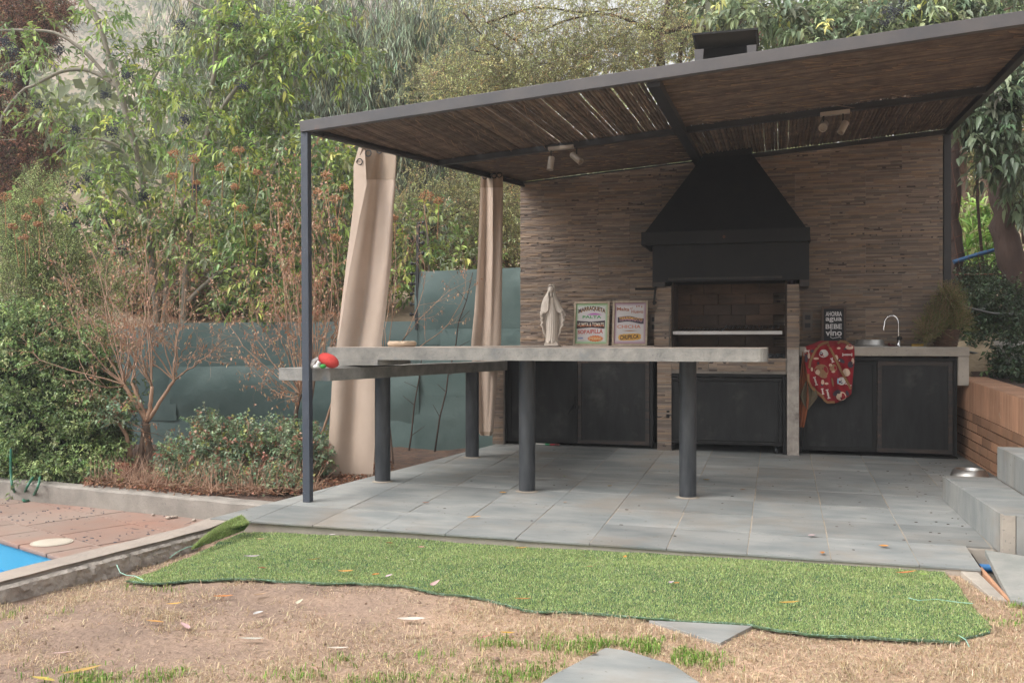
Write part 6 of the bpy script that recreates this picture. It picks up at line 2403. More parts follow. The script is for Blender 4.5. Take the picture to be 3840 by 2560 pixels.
blades('dead_grass', g1, None, 0.036, 0.0024, [(0.50, 0.385, 0.26), (0.43, 0.325, 0.21), (0.58, 0.46, 0.32), (0.33, 0.24, 0.155)], None, lean=1.52, minlean=0.8, jit=0.15, flatn=True, zarr=bil(lz_, lgx, lgy, g1) - 0.002)
tag(bpy.data.objects['dead_grass'], 'straw coloured dead grass on the worn lawn', 'dead grass', kind='stuff')
tq = (vnoise(g1[:, 0], g1[:, 1], 7.0, 12) * 0.6 + vnoise(g1[:, 0], g1[:, 1], 19.0, 13) * 0.5 > 0.66) & (rng.random(len(g1)) < 0.45)
g3 = g1[tq] + rng.normal(0, 0.006, (tq.sum(), 2))
blades('dead_tufts', g3, None, 0.050, 0.0026, [(0.56, 0.44, 0.29), (0.47, 0.36, 0.23), (0.66, 0.53, 0.37), (0.36, 0.27, 0.17)], None, lean=1.35, minlean=0.3, jit=0.15, flatn=True, zarr=bil(lz_, lgx, lgy, np.clip(g3, [-3.45, 2.42], [1.6, 5.1])) - 0.002)
tag(bpy.data.objects['dead_tufts'], 'longer straw tufts standing in the dead lawn', 'dead grass', kind='stuff')
# living tufts
gc = [(1310, 1488, 0.20, 0.05, 1.3), (1385, 1478, 0.10, 0.04, 1), (1490, 1480, 0.05, 0.035, 0.6), (1560, 1500, 0.10, 0.03, 1), (1600, 1520, 0.07, 0.03, 0.6), (1100, 1555, 0.32, 0.045, 1.6), (1240, 1545, 0.14, 0.06, 1),
      (880, 1562, 0.30, 0.03, 0.8), (1000, 1500, 0.06, 0.03, 0.35), (1140, 1478, 0.07, 0.03, 0.3), (820, 1510, 0.09, 0.03, 0.3), (240, 1550, 0.22, 0.035, 1.0), (400, 1545, 0.07, 0.03, 0.3), (2330, 1440, 0.06, 0.03, 0.25),
      (2340, 1400, 0.05, 0.05, 0.3), (60, 1395, 0.15, 0.03, 0.5), (330, 1340, 0.15, 0.02, 0.3), (180, 1562, 0.12, 0.02, 0.5), (1450, 1555, 0.05, 0.05, 0.3), (730, 1556, 0.2, 0.03, 0.4)]
w_ = np.array([g[4] for g in gc])
ii = rng.choice(len(gc), 6500, p=w_ / w_.sum())
cc_ = np.array([[*P(g[0], g[1], Z=0.02)[:2], g[2], g[3]] for g in gc])[ii]
g2 = cc_[:, :2] + rng.normal(0, 0.75, (len(ii), 2)) * cc_[:, 2:] * np.array([1.0, 1.7])
ok = ~inpoly(g2, TURF) & (vnoise(g2[:, 0], g2[:, 1], 16, 5) > 0.42)
for pts_ in ([(1208, 1600), (1655, 1600), (1548, 1524), (1440, 1491), (1391, 1484), (1258, 1552)], [(1505, 1436), (1655, 1478), (1740, 1428), (1610, 1400), (1475, 1411)]):
    ok &= ~inpoly(g2, [tuple(P(u, v, Z=0.02)[:2]) for u, v in pts_])
g2 = g2[ok]
blades('green_grass', g2, None, 0.045, 0.0036, [(0.17, 0.31, 0.05), (0.12, 0.24, 0.04), (0.26, 0.37, 0.09), (0.45, 0.38, 0.20)], None, lean=0.9, jit=0.18, flatn=True, zarr=bil(lz_, lgx, lgy, np.clip(g2, [-3.45, 2.42], [1.6, 5.1])) - 0.002)
tag(bpy.data.objects['green_grass'], 'patches of living green grass round the stepping stones', 'grass', kind='stuff')
# crumbs of earth
mb = MB()
for i in range(420):
    x, y = random.uniform(-3.3, 1.3), random.uniform(2.6, 4.4)
    if inpoly(np.array([[x, y]]), TURF)[0]:
        continue
    s = random.choice([0.003, 0.004, 0.005, 0.007, 0.012 if random.random() > 0.8 else 0.004])
    mb.ball((x, y, lawn_z(x, y) + s * 0.4), (s * random.uniform(0.8, 1.4), s, s * 0.7), 6, 4)
o = tag(mb.build('soil_crumbs', m_soil, colors=True), 'small crumbs of earth scattered on the lawn', 'crumbs', kind='stuff')

# fallen leaves, each one a thing
LV = {'yellow': (0.62, 0.36, 0.08), 'orange': (0.55, 0.26, 0.07), 'pale': (0.60, 0.50, 0.40), 'tan': (0.50, 0.32, 0.20), 'rust': (0.32, 0.12, 0.05), 'white': (0.68, 0.62, 0.58), 'lime': (0.34, 0.42, 0.12)}
fl = [(764, 1227, 'white', 30, .05, 'T', 'small whitish leaf on the turf near the patio edge, below the post'), (598, 1237, 'tan', 80, .05, 'T', 'curled tan leaf on the turf near the turned up corner'),
      (578, 1278, 'pale', 75, .085, 'T', 'long pale leaf on the left part of the turf'), (721, 1282, 'orange', 95, .075, 'T', 'slender light orange leaf, left half of the turf'), (602, 1299.5, 'rust', 85, .045, 'T', 'small brown leaf on the turf below the long pale leaf'),
      (794, 1304, 'orange', 110, .09, 'T', 'curled orange leaf near the front edge of the turf'), (863, 1317, 'orange', 60, .04, 'T', 'small orange leaf beside a whitish one at the turf front edge'),
      (894, 1320.6, 'white', 40, .045, 'T', 'crumpled whitish leaf at the front edge of the turf'), (947, 1285, 'pale', 30, .045, 'T', 'pale folded leaf in the middle of the turf strip, left half'), (894, 1247, 'rust', 80, .045, 'T', 'reddish brown leaf near the back edge of the turf'),
      (967, 1253, 'tan', 85, .04, 'T', 'small tan leaf near the back edge of the turf'), (1088, 1191, 'yellow', 92, .09, 'F', 'long yellow leaf lying alone on the slate tiles near the turf'), (1197, 1256, 'yellow', 92, .07, 'T', 'yellow leaf on the turf just under the patio edge'),
      (1437, 1279, 'orange', 10, .04, 'T', 'small upright orange leaf on the turf near the patio edge'), (1355, 1304, 'tan', 85, .04, 'T', 'tan leaf in the middle of the turf'), (1543, 1344, 'white', 20, .04, 'T', 'whitish leaf beside an orange one, right half of the turf'),
      (1554, 1347, 'orange', 85, .03, 'T', 'small orange leaf touching a whitish one on the turf'), (1001, 1349, 'pale', 8, .12, 'T', 'largest pale leaf, pointing up across the turf front edge'), (1201, 1374, 'orange', 92, .08, 'T', 'orange leaf at the turf front edge left of the stepping stone'),
      (945, 1429, 'white', 95, .12, 'G', 'long whitish leaf on the dirt in front of the turf'), (1165, 1461, 'yellow', 90, .06, 'G', 'thin yellow leaf on dead grass left of the green tufts'), (775, 1492, 'white', 80, .08, 'G', 'whitish leaf on the dirt at the bottom, left of centre'),
      (1362, 1506, 'rust', 80, .035, 'G', 'rust coloured leaf at the top left edge of the large stepping stone'), (1116, 1468, 'tan', 45, .06, 'G', 'tan leaf half hidden in dead grass beside a thin yellow leaf'),
      (1813, 1383, 'orange', 100, .09, 'T', 'long orange leaf on the right half of the turf'), (2082, 1319, 'orange', 97, .10, 'T', 'long curled orange leaf near the patio corner at the right end of the turf'), (2122, 1324, 'lime', 50, .05, 'T', 'yellow green leaf at the right end of the turf'),
      (2030, 1258, 'yellow', 110, .05, 'F', 'yellow leaf on the slate near the front right corner of the patio'), (1889.5, 1273, 'orange', 20, .05, 'F', 'orange leaf standing on the front row of slate tiles'), (1865, 1233, 'white', 80, .05, 'F', 'curled whitish leaf on the slate behind an orange leaf'),
      (1622, 1104, 'orange', 120, .055, 'F', 'orange leaf on the slate right of the rightmost table leg'), (1795, 1078, 'white', 95, .06, 'F', 'whitish curled leaf on the slate in front of the cart'), (1706, 1127, 'rust', 85, .04, 'F', 'small brown leaf on a slate joint in front of the cart'),
      (512, 1369, 'orange', 60, .09, 'G', 'pale orange leaf on dirt in front of the left part of the turf'), (598, 1364, 'tan', 35, .08, 'G', 'tan leaf on dirt right of a pale orange leaf'), (688, 1383, 'white', 10, .08, 'G', 'whitish upright leaf on the bare dirt'),
      (400, 1388, 'yellow', 95, .07, 'G', 'light yellow leaf on the dirt left of the pale orange leaf'), (356, 1430, 'orange', 100, .08, 'G', 'orange leaf on the dirt above the bare hollow'), (424, 1441, 'pale', 140, .10, 'G', 'pale leaf leaning in the dirt hollow'),
      (593, 1405, 'white', 40, .05, 'G', 'small whitish leaf in the middle of the bare dirt'), (188, 1548, 'yellow', 65, .13, 'G', 'large yellow leaf at the bottom left'), (100, 1561, 'yellow', 110, .10, 'G', 'yellow leaf cut by the bottom edge at the far left'),
      (719, 1538, 'tan', 130, .06, 'G', 'tan leaf near the bottom edge among dead grass'), (578, 1468, 'pale', 95, .10, 'G', 'pale and brown long leaf on dirt near the bottom'), (144, 1502, 'white', 80, .08, 'G', 'thin whitish leaf on the left dirt'),
      (1401, 1118, 'yellow', 60, .045, 'F', 'small yellow leaf on the slate between the two right table legs'), (1155, 1134, 'orange', 80, .05, 'F', 'small orange leaf left of the middle table leg'), (1298, 1156, 'tan', 80, .03, 'F', 'tiny pinkish leaf on the slate right of the middle table leg'),
      (978, 1157, 'tan', 80, .05, 'F', 'tan leaf on the slate in front of the left table leg'), (1297, 1096, 'lime', 90, .03, 'F', 'tiny yellow green leaf behind the middle table leg')]
m_fl = mat('fallen_leaf', (1, 1, 1), rough=0.7, attr=True, transl=0.15)
for i, (u, v, c, ang, L, w, lb) in enumerate(fl):
    if w == 'F':
        p = P(u, v, floor=True)
        z0 = fz(p.x, p.y) + 0.004
    elif w == 'T':
        p = P(u, v, Z=0.045)
        z0 = turf_z(p.x, p.y) + 0.017
    else:
        p = P(u, v, Z=0.02)
        z0 = lawn_z(p.x, p.y) + 0.012
    R = random.Random(i)
    mb = MB()
    nseg = 8
    wd = L * R.uniform(0.09, 0.14) if L > 0.055 else L * R.uniform(0.22, 0.34)
    curl = R.uniform(0.05, 0.35)
    V = []
    cc3 = tuple(min(0.85, q * R.uniform(0.62, 0.9)) for q in LV[c])
    for k in range(nseg + 1):
        t = k / nseg
        ww = wd * math.sin(math.pi * min(1, t * 0.96 + 0.02)) ** 0.8
        yv = curl * L * 0.35 * math.sin(t * 3.0)
        zz_ = 0.006 + curl * L * 0.30 * (2 * t - 1) ** 2
        V += [((t - 0.5) * L, yv + ww, zz_ + 0.25 * ww), ((t - 0.5) * L, yv, zz_ - 0.1 * ww), ((t - 0.5) * L, yv - ww, zz_ + 0.30 * ww)]
    mb.add(V, [(3 * k + j, 3 * k + 3 + j, 3 * k + 4 + j, 3 * k + 1 + j) for k in range(nseg) for j in (0, 1)], cc3)
    o = mb.build('fallen_leaf', m_fl, smooth='all', colors=True)
    o.location = (p.x, p.y, z0 + (0.012 if lb.startswith('largest') else 0))
    o.rotation_euler = (R.uniform(-0.15, 0.15), R.uniform(-0.1, 0.1), YAW + math.radians(90 - ang) + (R.uniform(-0.1, 0.1)))
    tag(o, lb, 'leaf', 'fallen leaves on lawn, turf and patio')
# dark litter and stains on the floor
mb = MB()
for i in range(110):
    if i < 60:
        x, y = random.uniform(-2.4, 1.4), random.uniform(5.3, 8.5)
    else:
        x, y = random.gauss(1.05, 0.18), random.uniform(5.7, 8.5)
    if not (-2.4 < x < 1.45):
        continue
    s = random.uniform(0.003, 0.008)
    mb.ball((x, y, fz(x, y) + 0.0015), (s * random.uniform(1, 2), s * 0.8, 0.0022), 7, 4)
o = tag(mb.build('dark_litter', m_barkd), 'dark seeds and crumbs scattered over the slate floor', 'litter', kind='stuff')
mb = MB()
for i in range(900):
    p = EW(random.uniform(-3.5, 1.8), random.uniform(0.25, 2.0))
    if p[0] > -3.62 or (Vector(p) - CURB_A).dot(kn) > -0.03:
        continue
    if vnoise(np.array([p[0]]), np.array([p[1]]), 2.5, 9)[0] < 0.42:
        continue
    s = random.uniform(0.003, 0.009)
    mb.ball((p[0], p[1], TZ + 0.003), (s * random.uniform(1, 2.2), s * 0.8, 0.003), 6, 4)
o = tag(mb.build('fallen_berries', m_berry), 'dark fallen berries scattered over the red terrace', 'berries', kind='stuff')

# ============================================================ PLANTS
def trunk_part(parent, name, lines, m):
    """lines: [(list of (u, v, D), r0, r1)]"""
    mb = MB()
    for pts, r0, r1 in lines:
        q = [P(u, v, D=d) for u, v, d in pts]
        sm = []
        for i in range(len(q) - 1):
            p0, p1, p2, p3 = q[max(i - 1, 0)], q[i], q[i + 1], q[min(i + 2, len(q) - 1)]
            for k in range(5):
                t = k / 5
                sm.append(0.5 * ((2 * p1) + (p2 - p0) * t + (2 * p0 - 5 * p1 + 4 * p2 - p3) * t * t + (3 * p1 - p0 - 3 * p2 + p3) * t ** 3)
                          + Vector((random.gauss(0, 1), random.gauss(0, 1), 0)) * r0 * 0.12)
        sm.append(q[-1])
        n = len(sm)
        mb.tube(sm, [r0 + (r1 - r0) * i / (n - 1) for i in range(n)], 8)
    return mb.build(name, m, parent, smooth='all')


def tree(name, label, lines, bark, base, cat='tree', group=None):
    e = empty(name)
    tag(e, label, cat, group)
    for i, ln_ in enumerate(lines):
        trunk_part(e, 'trunk' if i == 0 else 'branch', [ln_], bark)
    return e


def L3(pts, d):
    return [(u, v, d) for u, v in pts]


PRIV = [(0.33, 0.42, 0.12), (0.24, 0.33, 0.10), (0.16, 0.25, 0.09), (0.48, 0.54, 0.13), (0.29, 0.36, 0.20)]
PW = [4, 4, 3, 1.6, 2]


def berries(parent, spots_, D):
    for i, (u, v, r) in enumerate(spots_):
        c = P(u, v, D=D + random.uniform(-0.3, 0.3))
        R = px(r, D)
        mb = MB()
        R *= 1.25
        for k in range(int(40 + r * 5)):
            q = Vector((random.gauss(0, 0.5), random.gauss(0, 0.4), random.gauss(0, 0.42))) * R
            s = random.uniform(0.006, 0.009)
            mb.ball(c + q, s, 5, 3)
        mb.build('berry_cluster', m_berry, parent, smooth=True)['kind'] = 'stuff'


# ---- three slender privet trees behind the fence
D1 = 10.9
t = tree('privet_tree', 'slender privet with arching branches and dark berries, leftmost behind the fence',
         [(L3([(362, 830), (360, 742), (350, 600), (345, 517), (318, 380), (290, 262), (265, 180), (252, 145), (237, 87), (220, 40), (195, 0), (180, -40)], D1), 0.046, 0.024),
          (L3([(272, 200), (257, 192), (212, 137), (175, 105), (125, 76), (62, 70), (0, 71), (-60, 85)], D1), 0.026, 0.012),
          (L3([(255, 188), (212, 165), (175, 160), (135, 167), (82, 195), (50, 210), (7, 265), (0, 300)], D1), 0.026, 0.012),
          (L3([(290, 262), (330, 230), (370, 150), (400, 130)], D1), 0.018, 0.008), (L3([(345, 517), (300, 460), (260, 440), (200, 470), (150, 500)], D1 - 0.3), 0.022, 0.009),
          (L3([(318, 380), (260, 330), (180, 320), (120, 360)], D1), 0.018, 0.008), (L3([(135, 167), (115, 148), (60, 140), (20, 145)], D1), 0.010, 0.005)], m_barkg, None)
bl1 = [(100, 105, 105, 55, D1, .6, 1), (50, 185, 80, 50, D1, .6, 1), (235, 45, 45, 45, D1, .4, .5), (315, 125, 60, 38, D1, .4, .8), (330, 190, 95, 42, D1, .5, 1.2), (215, 232, 95, 38, D1, .5, .9),
       (115, 268, 65, 35, D1, .5, .5), (300, 300, 120, 48, D1, .5, 1.4), (180, 330, 85, 48, D1, .5, .9), (330, 415, 120, 70, D1 - .2, .5, 1.5), (205, 455, 95, 60, D1 - .4, .5, 1.5), (250, 530, 105, 60, D1 - .4, .5, 1.5),
       (20, 280, 30, 60, D1 - .8, .3, .3), (190, 560, 60, 45, D1 - .5, .4, .6), (340, 500, 60, 60, D1, .4, .7), (20, 60, 60, 60, D1, .5, .6)]
foliage(t, bl1, clump=100, crad=0.40, ntw=560, k=8, tl=0.24, L=0.088, W=0.033, cols=PRIV, up=0.1, droop=0.45, big=True, w=PW, twm=m_barkg, twr=0.004, leafdroop=0.35)
berries(t, [(147, 420, 13), (172, 429, 11), (205, 407, 15), (150, 480, 14), (212, 502, 17), (245, 510, 14), (172, 517, 11), (295, 522, 12), (295, 547, 14), (277, 572, 14), (200, 560, 15), (207, 597, 22), (232, 592, 18),
            (247, 620, 13), (95, 485, 10), (17, 175, 14), (87, 240, 10), (240, 217, 11), (260, 302, 15), (137, 115, 10), (172, 297, 11), (292, 172, 13), (30, 120, 16), (12, 95, 13), (327, 450, 14)], D1 - 0.5)
D2 = 10.7
t = tree('privet_tree', 'tall privet with a straight pale stem rising to the top of the picture',
         [(L3([(422, 830), (422, 742), (430, 592), (447, 467), (445, 385), (467, 337), (482, 275), (490, 175), (499, 82), (501, 25), (506, -30)], D2), 0.042, 0.022),
          (L3([(377, 800), (377, 737), (390, 580), (410, 492), (440, 420)], D2 + .1), 0.034, 0.022), (L3([(482, 290), (527, 225), (560, 180), (588, 145), (640, 108), (700, 85)], D2), 0.026, 0.012),
          (L3([(499, 60), (515, 20), (560, 15), (610, 30)], D2), 0.016, 0.008), (L3([(497, 40), (470, 20), (430, 0), (400, -10)], D2), 0.014, 0.008),
          (L3([(470, 330), (495, 328), (530, 345), (555, 375), (575, 400)], D2), 0.014, 0.007), (L3([(432, 692), (462, 662), (500, 630), (547, 611), (600, 612), (640, 630)], D2 - .2), 0.026, 0.012)], m_barkg, None)
bl2 = [(540, 95, 85, 50, D2, .5, 1), (525, 200, 65, 70, D2, .5, 1), (590, 40, 90, 42, D2, .5, 1), (650, 110, 80, 55, D2, .6, 1.2), (735, 60, 80, 50, D2, .6, 1.1), (775, 125, 50, 50, D2, .5, .9), (620, 225, 80, 50, D2, .5, .9),
       (545, 300, 85, 60, D2, .5, 1.3), (470, 400, 90, 70, D2, .5, 1.3), (400, 545, 80, 60, D2, .5, .9), (475, 640, 45, 50, D2, .4, .5), (410, 250, 40, 50, D2, .4, .5), (500, 20, 60, 40, D2, .5, .5)]
foliage(t, bl2, clump=110, crad=0.42, ntw=760, k=8, tl=0.24, L=0.088, W=0.033, cols=PRIV, up=0.1, droop=0.45, big=True, w=PW, twm=m_barkg, twr=0.004, leafdroop=0.35)
berries(t, [(425, 275, 11), (420, 55, 13), (545, 60, 11), (450, 430, 11), (560, 200, 9)], D2 - 0.4)
D3 = 10.3
t = tree('privet_tree', 'bushy privet mass behind the corner post and the wide curtain',
         [(L3([(560, 820), (565, 700), (590, 560), (620, 430), (640, 360)], D3), 0.035, 0.012), (L3([(760, 800), (755, 650), (745, 520), (750, 400)], D3), 0.03, 0.012), (L3([(590, 560), (660, 500), (700, 430)], D3), 0.018, 0.008),
          (L3([(980, 760), (985, 600), (975, 470)], D3 + .3), 0.022, 0.01)], m_barkg, None)
bl3 = [(600, 375, 100, 65, D3, .6, 1.4), (560, 490, 100, 75, D3, .6, 1.3), (650, 470, 80, 75, D3, .6, 1.2), (640, 600, 95, 60, D3, .6, 1.2), (760, 370, 50, 60, D3, .5, .8), (760, 480, 60, 70, D3, .5, 1), (745, 600, 70, 70, D3, .5, 1),
       (500, 590, 90, 60, D3, .6, 1), (960, 540, 70, 55, D3 + .3, .5, 1), (1040, 590, 60, 35, D3 + .3, .5, .7), (700, 680, 90, 40, D3, .5, .9), (590, 680, 80, 40, D3, .5, .7), (920, 620, 60, 60, D3 + .3, .4, .7), (830, 350, 40, 40, D3, .4, .3)]
foliage(t, bl3, clump=150, crad=0.40, ntw=1300, k=8, tl=0.22, L=0.080, W=0.031, cols=PRIV, up=0.2, droop=0.35, big=True, w=PW, twm=m_barkg, twr=0.004, leafdroop=0.3)

# ---- weeping eucalyptus
DE = 16.0
t = tree('eucalyptus_tree', 'large weeping eucalyptus with hanging blue green leaves above the post',
         [(L3([(690, 760), (688, 600), (692, 450), (700, 300), (690, 180), (720, 60), (760, -60)], DE), 0.16, 0.07), (L3([(600, 760), (615, 600), (640, 450), (625, 320), (600, 200)], DE), 0.08, 0.03),
          (L3([(695, 380), (780, 250), (860, 160), (940, 120)], DE), 0.06, 0.02), (L3([(700, 250), (620, 150), (560, 100)], DE), 0.05, 0.02), (L3([(700, 450), (800, 420), (900, 400), (1000, 380)], DE), 0.04, 0.015)], m_bark, None)
EUC = [(0.34, 0.41, 0.29), (0.25, 0.32, 0.23), (0.43, 0.49, 0.36), (0.40, 0.40, 0.23), (0.17, 0.20, 0.15)]
ble = [(600, 70, 90, 60, DE, 1, 1), (700, 60, 100, 60, DE, 1, 1.2), (820, 50, 100, 60, DE, 1, 1.3), (930, 70, 90, 60, DE, 1, 1.2), (560, 170, 60, 60, DE, 1, .6), (650, 180, 80, 60, DE, 1, 1), (760, 170, 80, 60, DE, 1, 1.1),
       (870, 170, 90, 60, DE, 1, 1.3), (700, 260, 90, 60, DE, 1, 1.1), (810, 260, 90, 55, DE, 1, 1.1), (640, 330, 70, 60, DE, 1, .8), (620, 440, 60, 80, DE, 1, .8), (690, 420, 60, 90, DE, 1, .8), (950, 190, 60, 60, DE, 1, .7),
       (960, 430, 80, 60, DE, 1, .9), (1010, 30, 80, 50, DE, 1, .8), (640, 540, 60, 70, DE, 1, .6), (480, 330, 40, 60, DE, 1, .25), (420, 90, 50, 50, DE, 1, .3), (770, 420, 60, 70, DE, 1, .6), (1080, 110, 60, 50, DE, 1, .3), (500, 20, 60, 40, DE, 1, .4)]
foliage(t, ble, 9000, 9, 0.5, 0.17, 0.021, EUC, clump=230, crad=0.75, cjit=0.28, droop=0.0, hang=True, m=m_leafm, w=[3, 3, 2, 1.5, 1.5], twm=m_fine, twr=0.004, leafdroop=0.05)
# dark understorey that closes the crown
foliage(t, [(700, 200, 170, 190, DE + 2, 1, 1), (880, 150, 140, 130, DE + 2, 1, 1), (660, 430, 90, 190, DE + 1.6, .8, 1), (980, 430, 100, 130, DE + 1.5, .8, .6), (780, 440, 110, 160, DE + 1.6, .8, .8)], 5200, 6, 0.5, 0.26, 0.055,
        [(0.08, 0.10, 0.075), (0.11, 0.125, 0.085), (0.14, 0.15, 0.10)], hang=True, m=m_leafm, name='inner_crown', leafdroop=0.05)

# ---- browned cypress at the far left
DC = 13.2
t = tree('cypress_tree', 'half dead cypress with rusty brown foliage at the top left', [(L3([(20, 760), (25, 500), (40, 300), (60, 120), (70, -40)], DC), 0.13, 0.05), (L3([(-30, 700), (-20, 400), (0, 200)], DC), 0.10, 0.05)], m_barkd, None)
blc = [(20, 60, 60, 80, DC, .7, 1), (85, 85, 35, 60, DC, .6, .7), (10, 330, 60, 70, DC, .7, 1), (70, 350, 50, 60, DC, .7, .9), (110, 330, 30, 40, DC, .5, .3), (60, 420, 60, 40, DC, .6, .5), (0, 220, 50, 80, DC, .7, .5), (5, 430, 50, 50, DC, .6, .7), (120, 30, 40, 30, DC, .5, .3)]
foliage(t, blc, 5200, 9, 0.22, 0.055, 0.012, [(0.33, 0.17, 0.11), (0.25, 0.13, 0.09), (0.16, 0.095, 0.075), (0.22, 0.23, 0.11), (0.42, 0.23, 0.15)], up=0.3, droop=0.2, m=m_leafm, twm=m_barkd, twr=0.004)

# ---- fine leaved tree behind the stone wall
DT = 12.2
ln = [([(1111, 56), (1208, 23), (1265, 19.5), (1340, 29), (1420, 20)], .018, .01), ([(1640, 68), (1583, 62), (1507, 78), (1463, 55), (1419, 39), (1372, 33), (1296, 49), (1240, 75)], .034, .010),
      ([(1127, 55), (1187, 96), (1223, 128), (1262, 177), (1290, 230)], .013, .008), ([(1064, 29), (1119, 94), (1187, 141), (1228, 185), (1250, 230)], .013, .007), ([(1083, 115), (1127, 128), (1145, 154), (1158, 193), (1165, 240)], .012, .007),
      ([(1468, 57), (1507, 85), (1517, 141), (1520, 260), (1520, 500)], .045, .07), ([(1545, -30), (1536, 0), (1525, 52), (1507, 83)], .03, .035), ([(1560, 300), (1562, 130), (1575, 90)], .04, .02), ([(1340, 160), (1370, 110), (1440, 75)], .010, .015),
      ([(1240, 145), (1300, 152), (1340, 175)], .010, .006), ([(1640, 68), (1690, 60), (1740, 30)], .03, .015), ([(940, 560), (1000, 520), (1080, 470), (1200, 420)], .015, .02), ([(1180, 620), (1160, 520), (1120, 440)], .014, .01)]
t = tree('fine_leaved_tree', 'spreading tree with thin dark arching branches and tiny leaves behind the stone wall', [(L3(a, DT), b, c) for a, b, c in ln], m_barkd, None)
FIN = [(0.50, 0.50, 0.23), (0.40, 0.43, 0.21), (0.58, 0.56, 0.26), (0.29, 0.32, 0.16), (0.56, 0.40, 0.20)]
blf = [(1080, 170, 90, 70, DT, .8, 1.2), (1160, 110, 90, 60, DT, .8, .8), (1260, 60, 100, 50, DT, .8, .7), (1380, 60, 100, 50, DT, .8, .65), (1490, 50, 90, 50, DT, .8, .7), (1180, 180, 90, 50, DT, .8, 1.2), (1290, 150, 100, 60, DT, .8, 1.3),
       (1400, 130, 100, 50, DT, .8, 1.3), (1500, 120, 80, 50, DT, .8, 1), (1010, 200, 60, 50, DT, .8, .7), (1090, 250, 70, 50, DT, .8, .6), (1100, 20, 80, 30, DT, .8, .4), (1180, 450, 60, 90, DT - .4, .5, 1.1), (1080, 480, 70, 70, DT - .4, .5, 1),
       (1000, 430, 70, 40, DT - .4, .5, .6), (1130, 560, 80, 50, DT - .4, .5, 1), (1580, 90, 50, 40, DT, .6, .4), (1340, 15, 150, 25, DT, .8, .4), (930, 470, 40, 60, DT - .4, .5, .4)]
foliage(t, blf, 8000, 9, 0.20, 0.034, 0.014, FIN, clump=420, crad=0.42, cjit=0.2, up=0.2, droop=0.15, m=m_leaf, w=[3, 3, 2, 2, .6], twm=m_fine, twr=0.0028)

# ---- big leaved privet above the roof at the right
DR = 10.3
t = tree('large_leaved_tree', 'broad leaved tree with glossy grey green leaves hanging over the pergola roof',
         [(L3([(1990, 420), (1992, 200), (2000, 60), (2010, -60)], DR + 1.5), .08, .05), (L3([(1840, 330), (1850, 110), (1870, 40), (1900, -20)], DR + .5), .045, .03), (L3([(2200, 400), (2210, 100), (2190, -60)], DR + 1.6), .10, .07),
          (L3([(1870, 60), (1780, 40), (1700, 50), (1650, 30)], DR), .014, .008), (L3([(1990, 60), (1930, 60), (1880, 90)], DR), .012, .007), (L3([(2150, 40), (2080, 50), (2030, 90)], DR), .012, .007), (L3([(2352, 10), (2280, 30), (2230, 40)], DR), .012, .007)], m_bark, None)
BIG = [(0.27, 0.33, 0.20), (0.19, 0.25, 0.15), (0.36, 0.42, 0.23), (0.12, 0.165, 0.10), (0.50, 0.52, 0.18)]
blr = [(1700, 25, 80, 28, DR, .6, .8), (1790, 40, 90, 35, DR, .6, 1), (1880, 65, 90, 42, DR, .6, 1.3), (1980, 75, 80, 40, DR, .6, 1.3), (1960, 20, 90, 30, DR, .6, .8), (2070, 45, 90, 40, DR, .6, 1.2), (2170, 25, 90, 35, DR, .6, 1.2), (2270, 10, 90, 30, DR, .6, 1.1),
       (1850, 105, 50, 20, DR, .5, .4), (2110, 60, 50, 20, DR, .5, .5), (2200, 50, 60, 14, DR, .5, .6)]
foliage(t, blr, clump=110, crad=0.42, ntw=800, k=8, tl=0.24, L=0.105, W=0.045, cols=BIG, up=0.0, droop=0.4, big=True, w=[4, 4, 3, 2, .9], twm=m_barkd, twr=0.004, leafdroop=0.4, jit=0.12)
c_ = []
berries(t, [(2050, 30, 20), (2075, 20, 15), (2035, 55, 14)], DR - 0.5)
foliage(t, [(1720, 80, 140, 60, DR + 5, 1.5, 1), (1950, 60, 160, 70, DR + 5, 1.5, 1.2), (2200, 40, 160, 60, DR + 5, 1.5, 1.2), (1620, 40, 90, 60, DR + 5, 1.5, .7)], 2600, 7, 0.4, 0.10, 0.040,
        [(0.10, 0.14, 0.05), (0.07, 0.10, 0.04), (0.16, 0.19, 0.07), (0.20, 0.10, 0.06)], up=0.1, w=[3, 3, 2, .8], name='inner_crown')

# ---- backdrop woods beyond, closing the view under the roof and at the right
wood = foliage(None, [(1000, 430, 230, 120, 19, 2, 1.2), (1150, 520, 180, 120, 17, 1.5, 1), (650, 560, 260, 90, 17, 1.5, 1), (1300, 230, 350, 70, 20, 2, 1), (2260, 400, 130, 230, 18, 2, 1.6), (2300, 150, 150, 120, 18, 2, 1), (820, 520, 100, 130, 17, 1, .8)],
               7500, 6, 0.5, 0.11, 0.05, [(0.32, 0.35, 0.16), (0.24, 0.27, 0.13), (0.40, 0.42, 0.20), (0.42, 0.30, 0.20)], up=0.3, m=m_leafm, name='distant_thicket')
tag(wood, 'tangled green thicket far behind the garden', 'thicket', kind='stuff')

bank = foliage(None, [(350, 700, 80, 35, 11.4, .3, 1), (480, 705, 90, 30, 11.3, .3, 1), (450, 640, 110, 45, 12.2, .6, 1), (640, 660, 130, 45, 12, .6, 1.2), (560, 560, 150, 50, 12.6, .6, .9), (300, 680, 90, 40, 12, .5, .5), (800, 620, 100, 70, 12, .5, .8), (950, 610, 90, 50, 12, .5, .8), (1120, 600, 70, 40, 12, .4, .6), (350, 560, 120, 50, 13, .6, .5)],
               4600, 7, 0.2, 0.055, 0.032, [(0.20, 0.28, 0.08), (0.14, 0.20, 0.07), (0.26, 0.33, 0.10), (0.30, 0.18, 0.12), (0.12, 0.09, 0.06)], up=0.4, droop=0.2, twm=m_twig, twr=0.003, name='bank_undergrowth')
tag(bank, 'mixed green and brown undergrowth on the bank behind the green fence', 'undergrowth', kind='stuff')

